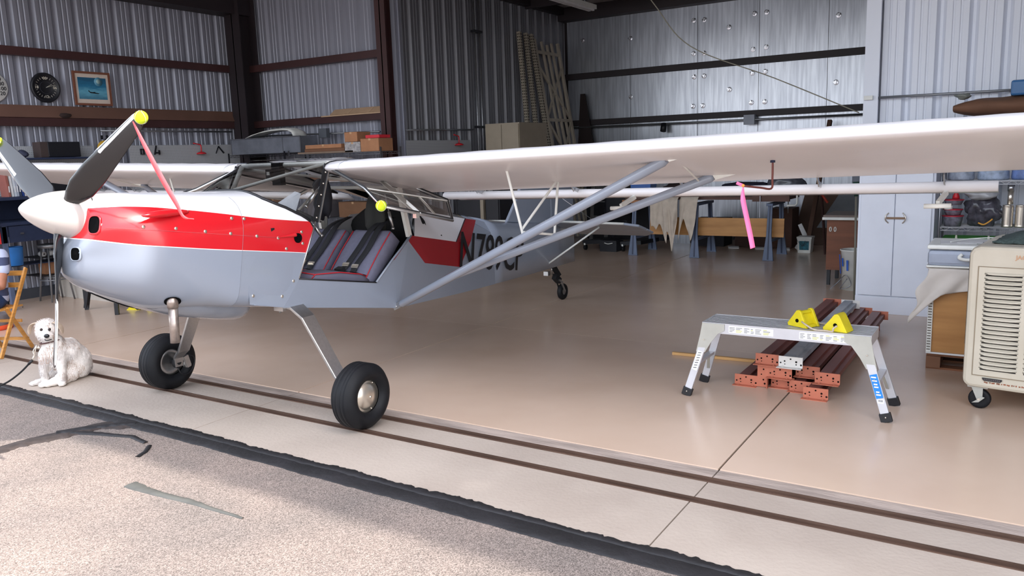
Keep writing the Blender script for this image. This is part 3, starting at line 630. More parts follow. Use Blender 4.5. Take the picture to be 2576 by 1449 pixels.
WB = []
for j in range(0, NA // 2 + 1):
    b_ = Vector(ring_pt(3.8, j)); 
    if b_.z > 1.355: WB.append(Vector((b_.x, yend(b_.z, b_.x), b_.z)))
WB = WB[::-1]
def ws(u, v):
    k = u * (len(WB) - 1); i = min(int(k), len(WB) - 2); p = WB[i].lerp(WB[i + 1], k - i); x = p.x - XC; t = Vector((XC + max(-.485, min(.485, x * 1.0)), 4.2, 1.785)); q = p.lerp(t, v); q.z += .02 * sin(pi * v); q.y -= .03 * sin(pi * v) * (1 - abs(x) * 1.6); return tuple(q)
MB().sheet(ws, 30, 8).build('windshield', m_glass, plane, fix=False)
MB(True).tube([Vector(ws(i / 40, 0)) + Vector((0, .004, .005)) for i in range(41)], .011, 6).build('windshield_seal', m_black, plane)
for sx in (1, -1):
    a = Vector((XC + sx * .502, 4.035, 1.365)); b = Vector((XC + sx * .485, 4.2, 1.76)); f = MB(); f.bar(a, b, .006, .05, up=(0, 1, 0)); po = f.build('windshield_frame', m_black, plane)
    MB().bar(a + Vector((sx * .004, .028, -.4 * .03)), b + Vector((sx * .004, .028, 0)), .008, .01, up=(0, 1, 0)).build('frame_strip', m_alu, po)
    for k in range(5): q = a.lerp(b, .06 + .2 * k); MB().ball((q.x + sx * .004, q.y, q.z), .007, 4).build('rivet', m_chr, po)
    # door post behind the seats
    MB().bar((XC + sx * .49, 5.07, 1.15), (XC + sx * .475, 4.98, 1.60), .03, .045, up=(0, 1, 0)).build('door_post', m_whp, plane)
    # door frame edges
    MB().tube([(XC + sx * .503, y, z) for y, z in [(4.035, 1.36), (3.84, .98)]], .006, 6).build('door_jamb', m_alu, plane)
    MB().tube([(XC + sx * .503, y, z) for y, z in [(3.84, .978), (4.626, .832)]], .006, 6).build('door_sill', m_black, plane)
    MB().tube([(XC + sx * .503, y, z) for y, z in [(4.626, .832), (4.83, .985), (5.083, 1.156)]], .009, 6).build('door_jamb', m_grey, plane)
# instrument deck
dk = MB(True).sheet(lambda u, v: (XC + (-.47 + .94 * u) * 1.0, 3.9 + .12 * v + .1 * abs(2 * u - 1) ** 2, 1.50 - .13 * abs(2 * u - 1) ** 2.5 - .02 * v), 16, 3)
dk.build('glare_shield', mat('glare shield grey', (58, 60, 66), rough=.7), plane, solid=.01)
MB().prism([(XC - .42, 1.12), (XC + .42, 1.12), (XC + .42, 1.36), (XC + .3, 1.42), (XC, 1.47), (XC - .3, 1.42), (XC - .42, 1.36)], 'Y', 3.98, 4.02).build('instrument_panel', m_dark, plane)
MB().prism([(XC - .47, .83), (XC + .47, .83), (XC + .49, .9), (XC + .49, 1.35), (XC, 1.5), (XC - .49, 1.35), (XC - .49, .9)], 'Y', 3.64, 3.67).build('firewall', m_dark, plane)
# compass and camera block on the roof tube
b = MB(); b.cbox((XC - .04, 4.21, 1.70), (.09, .05, .17)).cbox((XC - .1, 4.19, 1.70), (.06, .05, .07)); cp = b.build('compass_mount', m_dark, plane); MB().cbox((XC - .1, 4.163, 1.705), (.03, .003, .025)).build('label_plate', m_whp, cp)
# folded sun shade (clear plastic) and black cover hanging inside the windshield
MB().slab([(XC + .18, 3.93, 1.47), (XC + .34, 4.0, 1.42), (XC + .36, 4.05, 1.56), (XC + .3, 4.05, 1.575)], .002).build('plastic_sheet', mat('clear plastic', (210, 214, 222), rough=.2, alpha=.5), plane)
rg = random.Random(4)
def lump(c, s, seed, amp=.35, n=10):
    m = MB(True); C_ = Vector(c)
    def f(u, v):
        a = 2 * pi * u; b = pi * (v - .5); d = Vector((cos(a) * cos(b), sin(a) * cos(b), sin(b))); k = 1 + amp * noise.noise(d * 1.7 + Vector((seed, 0, 0))) + amp * .5 * noise.noise(d * 4 + Vector((0, seed, 0)))
        return (C_.x + d.x * s[0] * k, C_.y + d.y * s[1] * k, C_.z + d.z * s[2] * k)
    return m.sheet(f, 2 * n, n)
lump((XC + .16, 4.45, 1.5), (.09, .06, .15), 3, .4).build('hanging_cover', mat('black cloth', (24, 25, 34), rough=.8), plane)
# dark rear bulkhead and baggage
MB().prism([(XC - .42, .6), (XC + .42, .6), (XC + .41, 1.1), (XC + .3, 1.2), (XC - .3, 1.2), (XC - .41, 1.1)], 'Y', 5.6, 5.62).build('baggage_bulkhead', m_dark, plane)
lump((XC, 5.38, 1.2), (.40, .16, .19), 11, .1, 14).build('baggage_cover', m_dark, plane)
# headset bag hanging on the seat back
lump((XC + .2, 5.0, 1.30), (.11, .06, .19), 8, .25).build('hanging_bag', mat('dark bag', (46, 48, 46), rough=.7), plane)
# --- seats
m_seat = mat('grey seat fabric', (112, 112, 132), rough=.85, var=.06, scale=30, bump=.1, bscale=300)
m_seats = mat('grey seat side', (98, 96, 112), rough=.85)
m_pipe = mat('red piping', (190, 30, 44), rough=.6)
m_belt = mat('black webbing', (22, 23, 30), rough=.7, bump=.1, bscale=400)
for cx_, wd in ((XC + .245, .42), (XC - .245, .42)):
    s0 = MB(True); h = wd / 2
    # back: from the hinge line up and aft
    bt = Vector((0, 4.56, .80)); tp_ = Vector((0, 4.93, 1.19)); th = Vector((0, .07, -.065))
    R = []
    for t in [0, .05, .3, .6, .9, .97, 1]:
        c = bt.lerp(tp_, t); k = h - (.02 if t in (0, 1) else 0); bul = .018 * sin(pi * min(1, t))
        R.append([(cx_ - k, c.y, c.z), (cx_ - k * .96, c.y - .025 - bul, c.z + .02), (cx_ - k * .4, c.y - .03 - bul, c.z + .025 - .006), (cx_, c.y - .02, c.z + .016), (cx_ + k * .4, c.y - .03 - bul, c.z + .025 - .006), (cx_ + k * .96, c.y - .025 - bul, c.z + .02), (cx_ + k, c.y, c.z), (cx_ + k, c.y + th.y, c.z + th.z), (cx_ - k, c.y + th.y, c.z + th.z)])
    s0.loft(R, True, True, caps=True); sb = s0.build('seat_back', m_seat, plane)
    for q in (1, 5): MB(True).tube([Vector(r[q]) + Vector((0, -.002, .002)) for r in R[1:-1]], .0045, 5).build('piping', m_pipe, sb)
    c0 = MB(True); R2 = []
    for y, z, k in [(4.02, .94, h - .02), (4.05, .975, h), (4.3, .955, h), (4.52, .91, h), (4.6, .88, h)]:
        R2.append([(cx_ - k, y, z - .03), (cx_ - k * .93, y, z), (cx_, y, z + .012), (cx_ + k * .93, y, z), (cx_ + k, y, z - .03), (cx_ + k, y, z - .11), (cx_ - k, y, z - .11)])
    c0.loft(R2, True, True, caps=True); sc = c0.build('seat_cushion', m_seats, plane)
    MB(True).tube([Vector(r[3]) + Vector((.004, 0, 0)) for r in R2], .0045, 5).build('piping', m_pipe, sc)
    MB(True).tube([Vector(p) + Vector((0, -.004, 0)) for p in R2[1][1:4]], .0045, 5).build('piping', m_pipe, sc)
    # harness
    def belt(name, pts, w=.06):
        P_ = spl(pts, 5); m = MB(True); n_ = len(P_); rr_ = []
        for i, p in enumerate(P_):
            rr_.append([(p.x - w / 2, p.y, p.z), (p.x + w / 2, p.y, p.z)])
        return m.loft(rr_, False, True).build(name, m_belt, plane, solid=.003, fix=False)
    f_ = lambda x, t, o=.055: Vector((cx_ + x, bt.y + (tp_.y - bt.y) * t - o * .75, bt.z + (tp_.z - bt.z) * t + o * .7))
    bb = belt('shoulder_belt', [(cx_ + .06, 5.1, 1.30), f_(.02, 1.03), f_(-.02, .6), f_(-.05, .3), f_(-.08, .12)])
    belt('shoulder_belt', [(cx_ + .06, 5.1, 1.30), f_(.09, 1.03), f_(.08, .6), f_(.05, .3), f_(.06, .1)])
    belt('lap_belt', [(cx_ - .19, 4.56, .92), (cx_ - .08, 4.5, .93), (cx_ + .02, 4.48, .925), (cx_ + .1, 4.5, .93), (cx_ + .2, 4.55, .9)], .05)
    for x, t in ((-.055, .3), (.05, .28)): k = MB(); p = f_(x, t, .062); k.cbox(p, (.06, .008, .035), (radians(-45), 0, .1)).cbox(p + Vector((0, -.006, .005)), (.05, .008, .008), (radians(-45), 0, .1)); k.build('buckle', m_chr, bb)
    k = MB(); k.cbox((cx_ + .03, 4.47, .945), (.07, .05, .03), (.3, 0, 0)); k.build('belt_latch', m_dark, bb)
# gas struts, stick
for a, b in (((.43, 4.28, 1.70), (.33, 4.12, 1.46)), ((.3, 4.12, 1.42), (.38, 4.2, 1.24)), ((.36, 4.95, 1.50), (.4, 4.98, 1.22))):
    a = Vector((XC + a[0], a[1], a[2])); b = Vector((XC + b[0], b[1], b[2])); m = MB(True); m.cyl(a, a.lerp(b, .55), .007).cyl(a.lerp(b, .5), b, .013).cyl(a.lerp(b, .97), b.lerp(a, -.03), .016); m.build('gas_strut', m_alu, plane)
MB(True).tube([(XC, 4.3, .9), (XC, 4.2, 1.15), (XC + .03, 4.15, 1.25)], .012, 8).build('control_stick', m_dark, plane)

# --- open left door
D = [(-4.215, 4.2, 1.735), (-3.81, 4.12, 1.59), (-3.49, 3.92, 1.485), (-3.536, 4.75, 1.317), (-3.82, 5.08, 1.44), (-4.13, 5.05, 1.55), (-4.215, 4.95, 1.60)]
D = [Vector(p) for p in D]
def dcurve(a, b): # slight outward bulge between hinge and outer edge
    return a.lerp(b, .5) + Vector((0, 0, .03))
dr = MB(); mid = [D[1].lerp(D[4], k / 4) + Vector((0, 0, .0)) for k in range(5)]
dr.add([D[0], D[1], D[2], D[3], D[4], D[5], D[6]], [(0, 1, 4, 5, 6), (1, 2, 3, 4)], False); dg = dr.build('door_window', m_glass, plane, fix=False)
ds = MB(True).tube([D[0], D[1], D[2], D[3], D[4], D[5], D[6]], .011, 6, closed=True).build('door_frame', m_alu, plane)
MB(True).tube([p + Vector((0, 0, .012)) for p in D], .006, 5, closed=True).build('door_seal', m_black, plane)
c = MB(); c.bar(D[1].lerp(D[4], .0), D[1].lerp(D[4], 1), .035, .008); c.build('door_rail_bar', m_whp, plane)
a = D[2].lerp(D[3], .48); b = D[6].lerp(D[0], .3); c = MB(); c.bar(a, b, .045, .008); c.build('door_crossbar', m_whp, plane)
c = MB(); c.bar(D[1].lerp(D[4], .62), D[3].lerp(D[2], .15) + Vector((-.05, 0, .01)), .016, .006); c.build('door_crossbar', m_whp, plane)
lt = MB(); q = D[2].lerp(D[3], .45); lt.cbox(q + Vector((0, 0, -.02)), (.03, .03, .03)); lt.build('door_latch', m_chr, plane)

DR = [Vector((2 * XC - p.x, p.y, p.z)) for p in D]
MB().add(DR, [(0, 1, 4, 5, 6), (1, 2, 3, 4)], False).build('door_window', m_glass, plane, fix=False)
MB(True).tube(DR, .012, 6, closed=True).build('door_frame', m_alu, plane); MB(True).tube([p + Vector((0, 0, .013)) for p in DR], .007, 5, closed=True).build('door_seal', m_black, plane)
MB().bar(DR[1], DR[4], .035, .008).build('door_crossbar', m_whp, plane)

# --- spinner and propeller
HUB = Vector((XC, 2.52, 1.535)); PIT = Euler((radians(-10.7), 0, 0)).to_matrix().to_4x4()
m_spin = mat('cream spinner enamel', (196, 190, 186), rough=.18, coat=.7, var=.01)
m_blade = mat('black composite blade', (15, 16, 20), rough=.25, coat=.3, var=.08, scale=4)
m_bedge = mat('white blade edge', (230, 230, 232), rough=.35)
CUR_save = CUR
with frame(HUB, (radians(-10.7), 0, 0)):
    # local -Y is forward
    pf = [(.001, -.232)] + [(.146 * (1 - (1 - t) ** 1.8) ** .67, -.232 + .345 * t) for t in [.01, .03, .07, .12, .2, .3, .42, .55, .7, .85, 1]] + [(.14, .118), (.02, .12)]
    sp_ = MB(True).lathe([(r, h) for r, h in pf], axis='Y', n=40).build('spinner', m_spin, plane)
    MB(True).lathe([(.147, .106), (.151, .11), (.151, .122), (.146, .124)], axis='Y', n=40).build('spinner_backplate', m_alu, sp_)
    for k in range(10):
        a = 2 * pi * k / 10 + .3; MB().ball((.146 * cos(a), .1, .146 * sin(a)), .006, 4).build('screw', m_chr, sp_)
    for ang, seed in ((35.3, 0), (150.5, 1), (272.4, 2)):
        a = radians(ang); dr_ = Vector((cos(a), 0, sin(a))); tn = Vector((-sin(a), 0, cos(a)))   # in-disc tangent
        rings = []; edge = []; N = 16
        for r, ch, tw, th in [(.06, .06, 60, .05), (.12, .075, 58, .042), (.17, .11, 52, .03), (.25, .15, 44, .022), (.4, .155, 34, .017), (.6, .13, 26, .013), (.78, .105, 21, .010), (.86, .092, 19, .008), (.892, .07, 19, .006), (.902, .03, 19, .003)]:
            # local chord direction turns from the disc plane towards the shaft axis
            tw_ = radians(tw); cd_ = (tn * cos(tw_) + Vector((0, -1, 0)) * sin(tw_)); nn = cd_.cross(dr_); rg_ = []
            for j in range(N):
                q = 2 * pi * j / N; xx = cos(q) * ch / 2; tt = sin(q) * th / 2 * (1 - .35 * cos(q + pi))
                rg_.append(dr_ * r + cd_ * xx + nn * tt)
            rings.append(rg_)
        bo = MB(True).loft(rings, True, True, caps=True).build('propeller_blade', m_blade, plane)
        le = MB(True); ee = []
        for r, ch, tw, th in [(.5, .142, 30, .003), (.53, .141, 29, .010), (.6, .13, 26, .010), (.78, .105, 21, .008), (.86, .092, 19, .007), (.885, .08, 19, .005)]:
            tw_ = radians(tw); cd_ = (tn * cos(tw_) + Vector((0, -1, 0)) * sin(tw_)); nn = cd_.cross(dr_); k = ch / 2 * 1.0
            ee.append([dr_ * r + cd_ * (k + .0015) * 1.0, dr_ * r + cd_ * (k * .72) + nn * (th * .78 + .001), dr_ * r + cd_ * (k * .38) + nn * (th * .62 + .001), dr_ * r + cd_ * (k * .38) - nn * (th * .5), dr_ * r + cd_ * (k * .72) - nn * (th * .72)])
        le.loft(ee, True, True, caps=True).build('blade_edge', m_bedge, bo)
        if seed == 0: TIP1 = CUR @ (dr_ * .90)
        if seed == 1: TIP2 = CUR @ (dr_ * .90)

# --- landing gear
def wheel(cx_, out, name='main_wheel', R=.225, Wd=.2, cy=3.785):
    t = MB(True); c = (cx_, cy, R)
    pr = [(.085, -.07), (.10, -.082), (.14, -.1), (.19, -.095), (.212, -.075)]
    pts = [(.108, -.062), (.118, -.08), (.145, -.098), (.17, -.098), (.198, -.082), (.214, -.06)]
    gro = []
    for x in (-.045, -.02, .02, .045): gro += [(.2235, x - .006), (.218, x - .002), (.218, x + .002), (.2235, x + .006)]
    full = pts + gro + [(r, -h) for r, h in pts[::-1]]
    t.lathe([(r * R / .225, h * Wd / .2) for r, h in full], c=c, axis='X', n=48)
    o = t.build(name, m_tire, plane)
    h = MB(True)
    if out: h.lathe([(.001, .084), (.03, .083), (.065, .074), (.09, .058), (.096, .052), (.108, .056), (.113, .05), (.113, .03)], c=c, axis='X', n=32)
    else: h.lathe([(.001, .03), (.05, .03), (.07, .045), (.108, .05), (.113, .04)], c=c, axis='X', n=32)
    h.lathe([(.113, -.05), (.108, -.062), (.095, -.05), (.06, -.02), (.03, -.01), (.001, -.01)], c=c, axis='X', n=32)
    ho = h.build('hub_cap', m_chr if out else m_alu, o)
    if out:
        MB(True).lathe([(.008, .07), (.008, .09), (.004, .092), (.001, .092)], c=c, axis='X', n=12).build('hub_bolt', m_chr, o)
        for k in range(3):
            a = 2 * pi * k / 3 + .9; MB().lathe([(.005, .045), (.005, .056), (.001, .057)], c=(c[0], c[1] + .102 * cos(a), c[2] + .102 * sin(a)), axis='X', n=8).build('screw', m_chr, o)
    return o
wheel(-3.65, True); wr_ = wheel(-5.76, False)
for sx in (1, -1):
    wx = -3.65 if sx > 0 else -5.76
    a = [Vector(p) for p in [(XC + sx * .26, 3.80, .80), (XC + sx * .50, 3.80, .785), (XC + sx * .60, 3.80, .72), (wx - sx * .20, 3.80, .33), (wx - sx * .125, 3.80, .27), (wx - sx * .115, 3.80, .19)]]
    R = []
    for i, p in enumerate(a):
        d = (a[min(i + 1, 5)] - a[max(i - 1, 0)]).normalized(); n_ = Vector((-d.z, 0, d.x)); wd = lerp([(0, .068), (2, .058), (5, .033)], i); th = .011
        R.append([p + n_ * th + Vector((0, -wd, 0)), p + n_ * th + Vector((0, wd, 0)), p - n_ * th + Vector((0, wd, 0)), p - n_ * th + Vector((0, -wd, 0))])
    g = MB().loft(R, True, False, caps=True); go = g.build('gear_leg', m_alu, plane, bevel=.004)
    b = MB(); b.cbox((XC + sx * .42, 3.72, .80), (.09, .03, .07)).cyl((XC + sx * .42, 3.72, .84), (XC + sx * .42, 3.72, .75), .008); b.build('gear_clamp', m_alu, go)
    b = MB(); b.cyl((wx - sx * .13, 3.80, .225), (wx + sx * .02, 3.80, .225), .02).lathe([(.05, 0), (.05, .012), (.02, .02)], c=(wx - sx * .105, 3.80, .225), axis='X', n=16); b.build('axle', m_dark, go)
    bk = MB(); bk.cbox((wx - sx * .10, 3.88, .215), (.035, .055, .09), (.25, 0, 0)).cbox((wx - sx * .12, 3.88, .215), (.012, .035, .1), (.25, 0, 0)); bk.build('brake_caliper', m_alu, go)
    MB(True).tube(spl([(wx - sx * .12, 3.79, .18), (wx - sx * .13, 3.81, .13), (wx - sx * .13, 3.88, .12), (wx - sx * .12, 3.94, .18), (wx - sx * .12, 3.94, .24), (wx - sx * .11, 3.88, .27)], 4), .005, 6).build('brake_line', m_black, go)
# tailwheel
tx, ty = -4.69, 8.50
tw = MB(True).lathe([(.04, -.022), (.07, -.03), (.092, -.026), (.1, -.01), (.1, .01), (.092, .026), (.07, .03), (.04, .022)], c=(tx, ty, .10), axis='X', n=28).build('tail_wheel', m_tire, plane)
MB(True).lathe([(.001, .02), (.05, .02), (.055, .026), (.06, .02), (.06, -.02), (.05, -.022), (.001, -.02)], c=(tx, ty, .10), axis='X', n=20).build('hub', m_alu, tw)
f = MB(); 
for s in (-1, 1): f.bar((tx + s * .037, ty, .10), (tx + s * .037, ty - .09, .235), .008, .03)
f.cbox((tx, ty - .11, .245), (.1, .1, .02), (-.5, 0, 0)); f.build('tail_fork', m_alu, plane)
f = MB(); f.cbox((tx, ty - .14, .28), (.06, .13, .07), (-.6, 0, 0)).cyl((tx, ty - .1, .22), (tx, ty - .13, .34), .02); f.build('tailwheel_head', m_dark, plane)
f = MB(); f.slab([(tx, ty - .11, .30), (tx, ty - .24, .43), (tx, ty - .52, .475), (tx, ty - .52, .49), (tx, ty - .2, .46), (tx, ty - .06, .32)], .045); f.build('leaf_spring', m_dark, plane)
f = MB(); f.cbox((tx - .06, ty - .27, .36), (.06, .06, .05)).cyl((tx - .02, ty - .22, .34), (tx - .02, ty - .22, .46), .006); f.build('tail_ballast', m_alu, plane)

# pitot mast under the left wing with its pink streamer
pm = MB(True).tube(spl([(-1.18, 4.62, 1.74), (-1.18, 4.62, 1.60), (-1.185, 4.62, 1.545), (-1.22, 4.52, 1.555), (-1.272, 4.38, 1.572)], 4), .006, 8).build('pitot_tube', mat('oxide pitot', (110, 52, 44), rough=.5), plane)
MB(True).cyl((-1.18, 4.62, 1.755), (-1.18, 4.62, 1.69), .014).build('pitot_cap', mat('navy cap', (34, 44, 70), rough=.5), pm)
# ================= things near the door =================
m_yel = mat('tennis felt', (206, 232, 40), rough=.95, bump=.4, bscale=200, var=.1, scale=40)
m_seam = mat('ball seam', (235, 240, 220), rough=.8)
def tennis(c, label, r=.0335):
    with frame(c):
        b = MB(True).ball((0, 0, 0), r, 12)
        o = b.build('tennis_ball', m_yel, label=label, cat='ball')
        pts = [];
        for i in range(48):
            t = 2 * pi * i / 48; a = .44; x = (cos(t) * (1 - a) + a * cos(3 * t)) ; y = (sin(t) * (1 - a) - a * sin(3 * t)); z = 2 * sqrt(a * (1 - a)) * sin(2 * t); v = Vector((x, y, z)).normalized() * (r + .0002); pts.append(v)
        MB(True).tube(pts, .0012, 4, closed=True).build('seam', m_seam, o)
    return o
tennis(TIP1, 'bright yellow tennis ball on the tip of the propeller blade pointing up to the right', .036)
tennis(TIP2, 'yellow tennis ball on the left propeller blade tip, cut by the photo edge', .036)
tennis(D[2] + Vector((.0, 0, 0)), 'yellow tennis ball on the lower front corner of the raised cabin door', .036)
m_rib = mat('red ribbon', (236, 84, 90), rough=.6); m_pink = mat('pink ribbon', (255, 120, 170), rough=.6)
def ribbon(name, pts, w, m, label, tw=0):
    P_ = spl(pts, 8); n = len(P_); R = []
    for i, p in enumerate(P_):
        a = tw * i / n; q = Vector((.843 * cos(a), .538 * cos(a), sin(a))); R.append([tuple(p - q * w(i / n) / 2), tuple(p + q * w(i / n) / 2)])
    return MB(True).loft(R, False, True).build(name, m, label=label, cat='ribbon', solid=.001, fix=False)
ribbon('warning_streamer', [TIP1 + Vector((-.03, -.03, -.02)), TIP1 + Vector((.05, -.02, -.17)), TIP1 + Vector((.13, 0, -.33)), TIP1 + Vector((.20, .02, -.46)), TIP1 + Vector((.235, .03, -.53)), TIP1 + Vector((.28, .06, -.545))], lambda t: .006 + .022 * sin(pi * min(1, t * 1.15)) ** .6 * (1 if t < .87 else .3), m_rib, 'long red streamer hanging from the tennis ball on the propeller tip', 1.6)
ps = ribbon('warning_streamer', [(-1.275, 4.38, 1.57), (-1.275, 4.38, 1.50), (-1.255, 4.385, 1.40), (-1.23, 4.39, 1.28), (-1.22, 4.39, 1.23)], lambda t: .006 + .022 * min(1, t * 4), m_pink, 'bright pink streamer tied to the probe under the left wing', .3)
MB(True).ball((-1.275, 4.38, 1.574), .009, 6).build('knot', mat('orange knot', (250, 160, 70)), ps)
MB().bar((-1.28, 4.38, 1.576), (-1.305, 4.36, 1.59), .006, .016).build('streamer_end', m_pink, ps)

# ---- dog
m_fur = mat('dog fur', (214, 205, 200), rough=.95, var=.3, scale=7, var2=(240, 234, 228), lo=.38, hi=.52, bump=.6, bscale=60)
m_furb = mat('tan dog fur', (196, 176, 156), rough=.95, var=.2, scale=12)
def meta(name, els, m, parent, res=.014, displ=None):
    """els: (centre, radii, rotation euler) ellipsoids blended into one continuous mesh"""
    mb = bpy.data.metaballs.new('mb'); mb.resolution = res; mb.render_resolution = res; mb.threshold = .1
    for c, r, rot in els:
        e_ = mb.elements.new(type='ELLIPSOID'); mx_ = max(r); e_.co = CUR @ Vector(c); e_.radius = mx_ * 1.32; e_.size_x, e_.size_y, e_.size_z = [q / mx_ for q in r]
        e_.rotation = (CUR.to_quaternion() @ Euler(rot).to_quaternion()); e_.stiffness = 2
    ob = bpy.data.objects.new('mbo', mb); COL.objects.link(ob); bpy.context.view_layer.update()
    dg_ = bpy.context.evaluated_depsgraph_get(); me = bpy.data.meshes.new_from_object(ob.evaluated_get(dg_))
    bpy.data.objects.remove(ob); org = ORG[parent.name] if parent else Vector((0, 0, 0))
    me.transform(Matrix.Translation(-org)); me.materials.clear(); me.materials.append(m)
    for p in me.polygons: p.use_smooth = True
    if displ:
        for v in me.vertices:
            q = v.co + org; v.co += v.normal * displ * (noise.noise(q * 34) + .5 * noise.noise(q * 80))
    o = bpy.data.objects.new(name, me); COL.objects.link(o); o.parent = parent; ORG[o.name] = org; return o
def limb(a, b, r1, r2, n=7): # chain of spheres
    a = Vector(a); b = Vector(b); return [(tuple(a.lerp(b, i / (n - 1))), (r1 + (r2 - r1) * i / (n - 1),) * 3, (0, 0, 0)) for i in range(n)]
dloc = Vector((-6.765, 3.40, -.002)); drz = math.atan2(.538, .843)
dog = thing('dog', 'scruffy white and tan dog sitting on a leash behind the lowest propeller blade', 'dog', dloc)
with frame(dloc, (0, 0, drz)):   # local x = photo right, y = away, z up
    els = []
    els += [((-.01, .06, .27), (.105, .10, .13), (0, 0, 0)), ((.0, .05, .35), (.075, .075, .08), (0, 0, 0)), ((.06, .15, .22), (.13, .12, .15), (0, .4, 0)), ((.12, .22, .15), (.14, .12, .14), (0, .3, 0)), ((.16, .24, .10), (.11, .12, .10), (0, 0, 0)), ((.05, .16, .11), (.13, .10, .10), (0, 0, 0))]
    els += limb((-.09, .02, .27), (-.095, -.02, .15), .05, .036) + limb((-.095, -.02, .15), (-.09, -.03, .04), .033, .026) + [((-.095, -.055, .025), (.034, .05, .022), (0, 0, 0))]
    els += limb((.09, .04, .26), (.13, .0, .15), .052, .038) + limb((.13, 0, .15), (.155, -.02, .04), .034, .027) + [((.16, -.045, .025), (.034, .045, .022), (0, 0, 0))]
    els += limb((.14, .12, .07), (.07, .0, .05), .07, .045) + limb((.07, .0, .045), (-.03, -.05, .03), .04, .028) + [((-.045, -.065, .026), (.04, .034, .022), (0, 0, 0))]
    els += limb((-.02, .16, .08), (-.12, .05, .045), .06, .036) + limb((-.12, .05, .04), (-.21, -.0, .025), .032, .024) + [((-.235, -.005, .02), (.04, .024, .018), (0, 0, 0))]
    # neck, head and muzzle
    els += [((-.03, .03, .40), (.06, .06, .07), (0, 0, 0)), ((-.04, .02, .475), (.078, .08, .07), (0, 0, 0)), ((-.03, .0, .50), (.058, .056, .046), (0, 0, 0)), ((.035, -.055, .448), (.046, .056, .036), (0, 0, -.5)), ((.07, -.08, .44), (.038, .044, .028), (0, 0, -.5)), ((-.06, -.01, .44), (.04, .05, .045), (0, 0, 0)), ((.03, -.02, .435), (.04, .05, .045), (0, 0, 0))]
    def sq(x): return x * .80 if x < 0 else x * .47
    els = [((sq(c[0]), c[1], c[2]), (r[0] * (.86 if c[0] > .03 else .95), r[1], r[2]), ro) for c, r, ro in els]
    els = [(c, tuple(q * 1.1 for q in r) if c[2] > .43 else r, ro) for c, r, ro in els]
    body = meta('body', els, m_fur, dog, .013, .006)
    # patches of tan fur and strands
    pv = [v.co.copy() for v in body.data.vertices]; pn = [v.normal.copy() for v in body.data.vertices]; rg = random.Random(5); org = ORG[dog.name]
    f1 = MB(); f2 = MB(); sv = CUR; CUR = Matrix.Identity(4)
    for k in range(15000):
        i = rg.randrange(len(pv)); p = pv[i] + org; n_ = pn[i]
        if p.z < .03: continue
        L_ = (.012 if p.z < .2 else .016) * (1.2 if p.z > .45 else 1)
        d = (n_ * .25 + Vector((rg.uniform(-.4, .4), rg.uniform(-.4, .4), -.75 if p.z < .5 else .3))).normalized(); w = n_.cross(d).normalized() * .0013
        
        if (p - (ORG[dog.name] + Vector((0, 0, .49)))).length < .0: continue
        tan_ = noise.noise(p * 11) > (.10 if p.z < .36 else .30)
        (f2 if tan_ else f1).add([p - w, p + w, p + d * L_ + n_ * .002], [(0, 1, 2)])
    CUR = sv
    f1.build('fur', mat('white fur strands', (226, 220, 216), rough=.9), dog, kind='stuff', fix=False); f2.build('fur', mat('brown fur strands', (186, 160, 144), rough=.9), dog, label='tan brown fur patches', kind='stuff', fix=False)
    m_nose = mat('dog nose', (18, 18, 22), rough=.25)
    MB(True).ball((.052, -.135, .452), .0205, 8, (1.1, .7, .85)).build('nose', m_nose, dog)
    MB(True).tube(spl([(.02, -.118, .42), (.05, -.135, .413), (.078, -.115, .42)], 4), .004, 6).build('mouth', m_nose, dog)
    for x, y in ((-.022, -.073), (.046, -.075)): 
        ey = MB(True).ball((x, y, .494), .0122, 8).build('eye', mat('dog eye', (40, 24, 20), rough=.1), dog)
    for sx in (-1, 1):
        c = Vector((-.04, .02, .525)); e_ = MB(True)
        e_.loft([[(c.x + sx * (.06 + .0) , c.y - .03, c.z + .01), (c.x + sx * .06, c.y + .035, c.z + .01)], [(c.x + sx * .105, c.y - .045, c.z + .012), (c.x + sx * .105, c.y + .04, c.z + .008)], [(c.x + sx * .135, c.y - .04, c.z - .04), (c.x + sx * .135, c.y + .035, c.z - .04)], [(c.x + sx * .14, c.y - .02, c.z - .095), (c.x + sx * .14, c.y + .012, c.z - .095)]], False, True)
        e_.build('ear', m_furb, dog, solid=.012, sub=2, fix=False)
    MB(True).tube([(-.02 + .078 * cos(2 * pi * i / 24), .03 + .078 * sin(2 * pi * i / 24), .372 + .012 * cos(2 * pi * i / 24)) for i in range(24)], .006, 6, closed=True).build('collar', mat('brown collar', (80, 40, 36), rough=.5), dog)
    t_ = MB(); t_.lathe([(.001, -.002), (.013, -.002), (.013, .002), (.001, .002)], c=(-.08, -.05, .335), axis='Y', n=12).cyl((-.085, -.04, .36), (-.08, -.05, .345), .002); t_.build('tag', m_chr, dog)
    q0 = Vector((-.09, -.03, .37))
    lw = [CUR @ Vector(p) for p in [(-.095, -.045, .36), (-.115, -.06, .30), (-.125, -.08, .24)]]
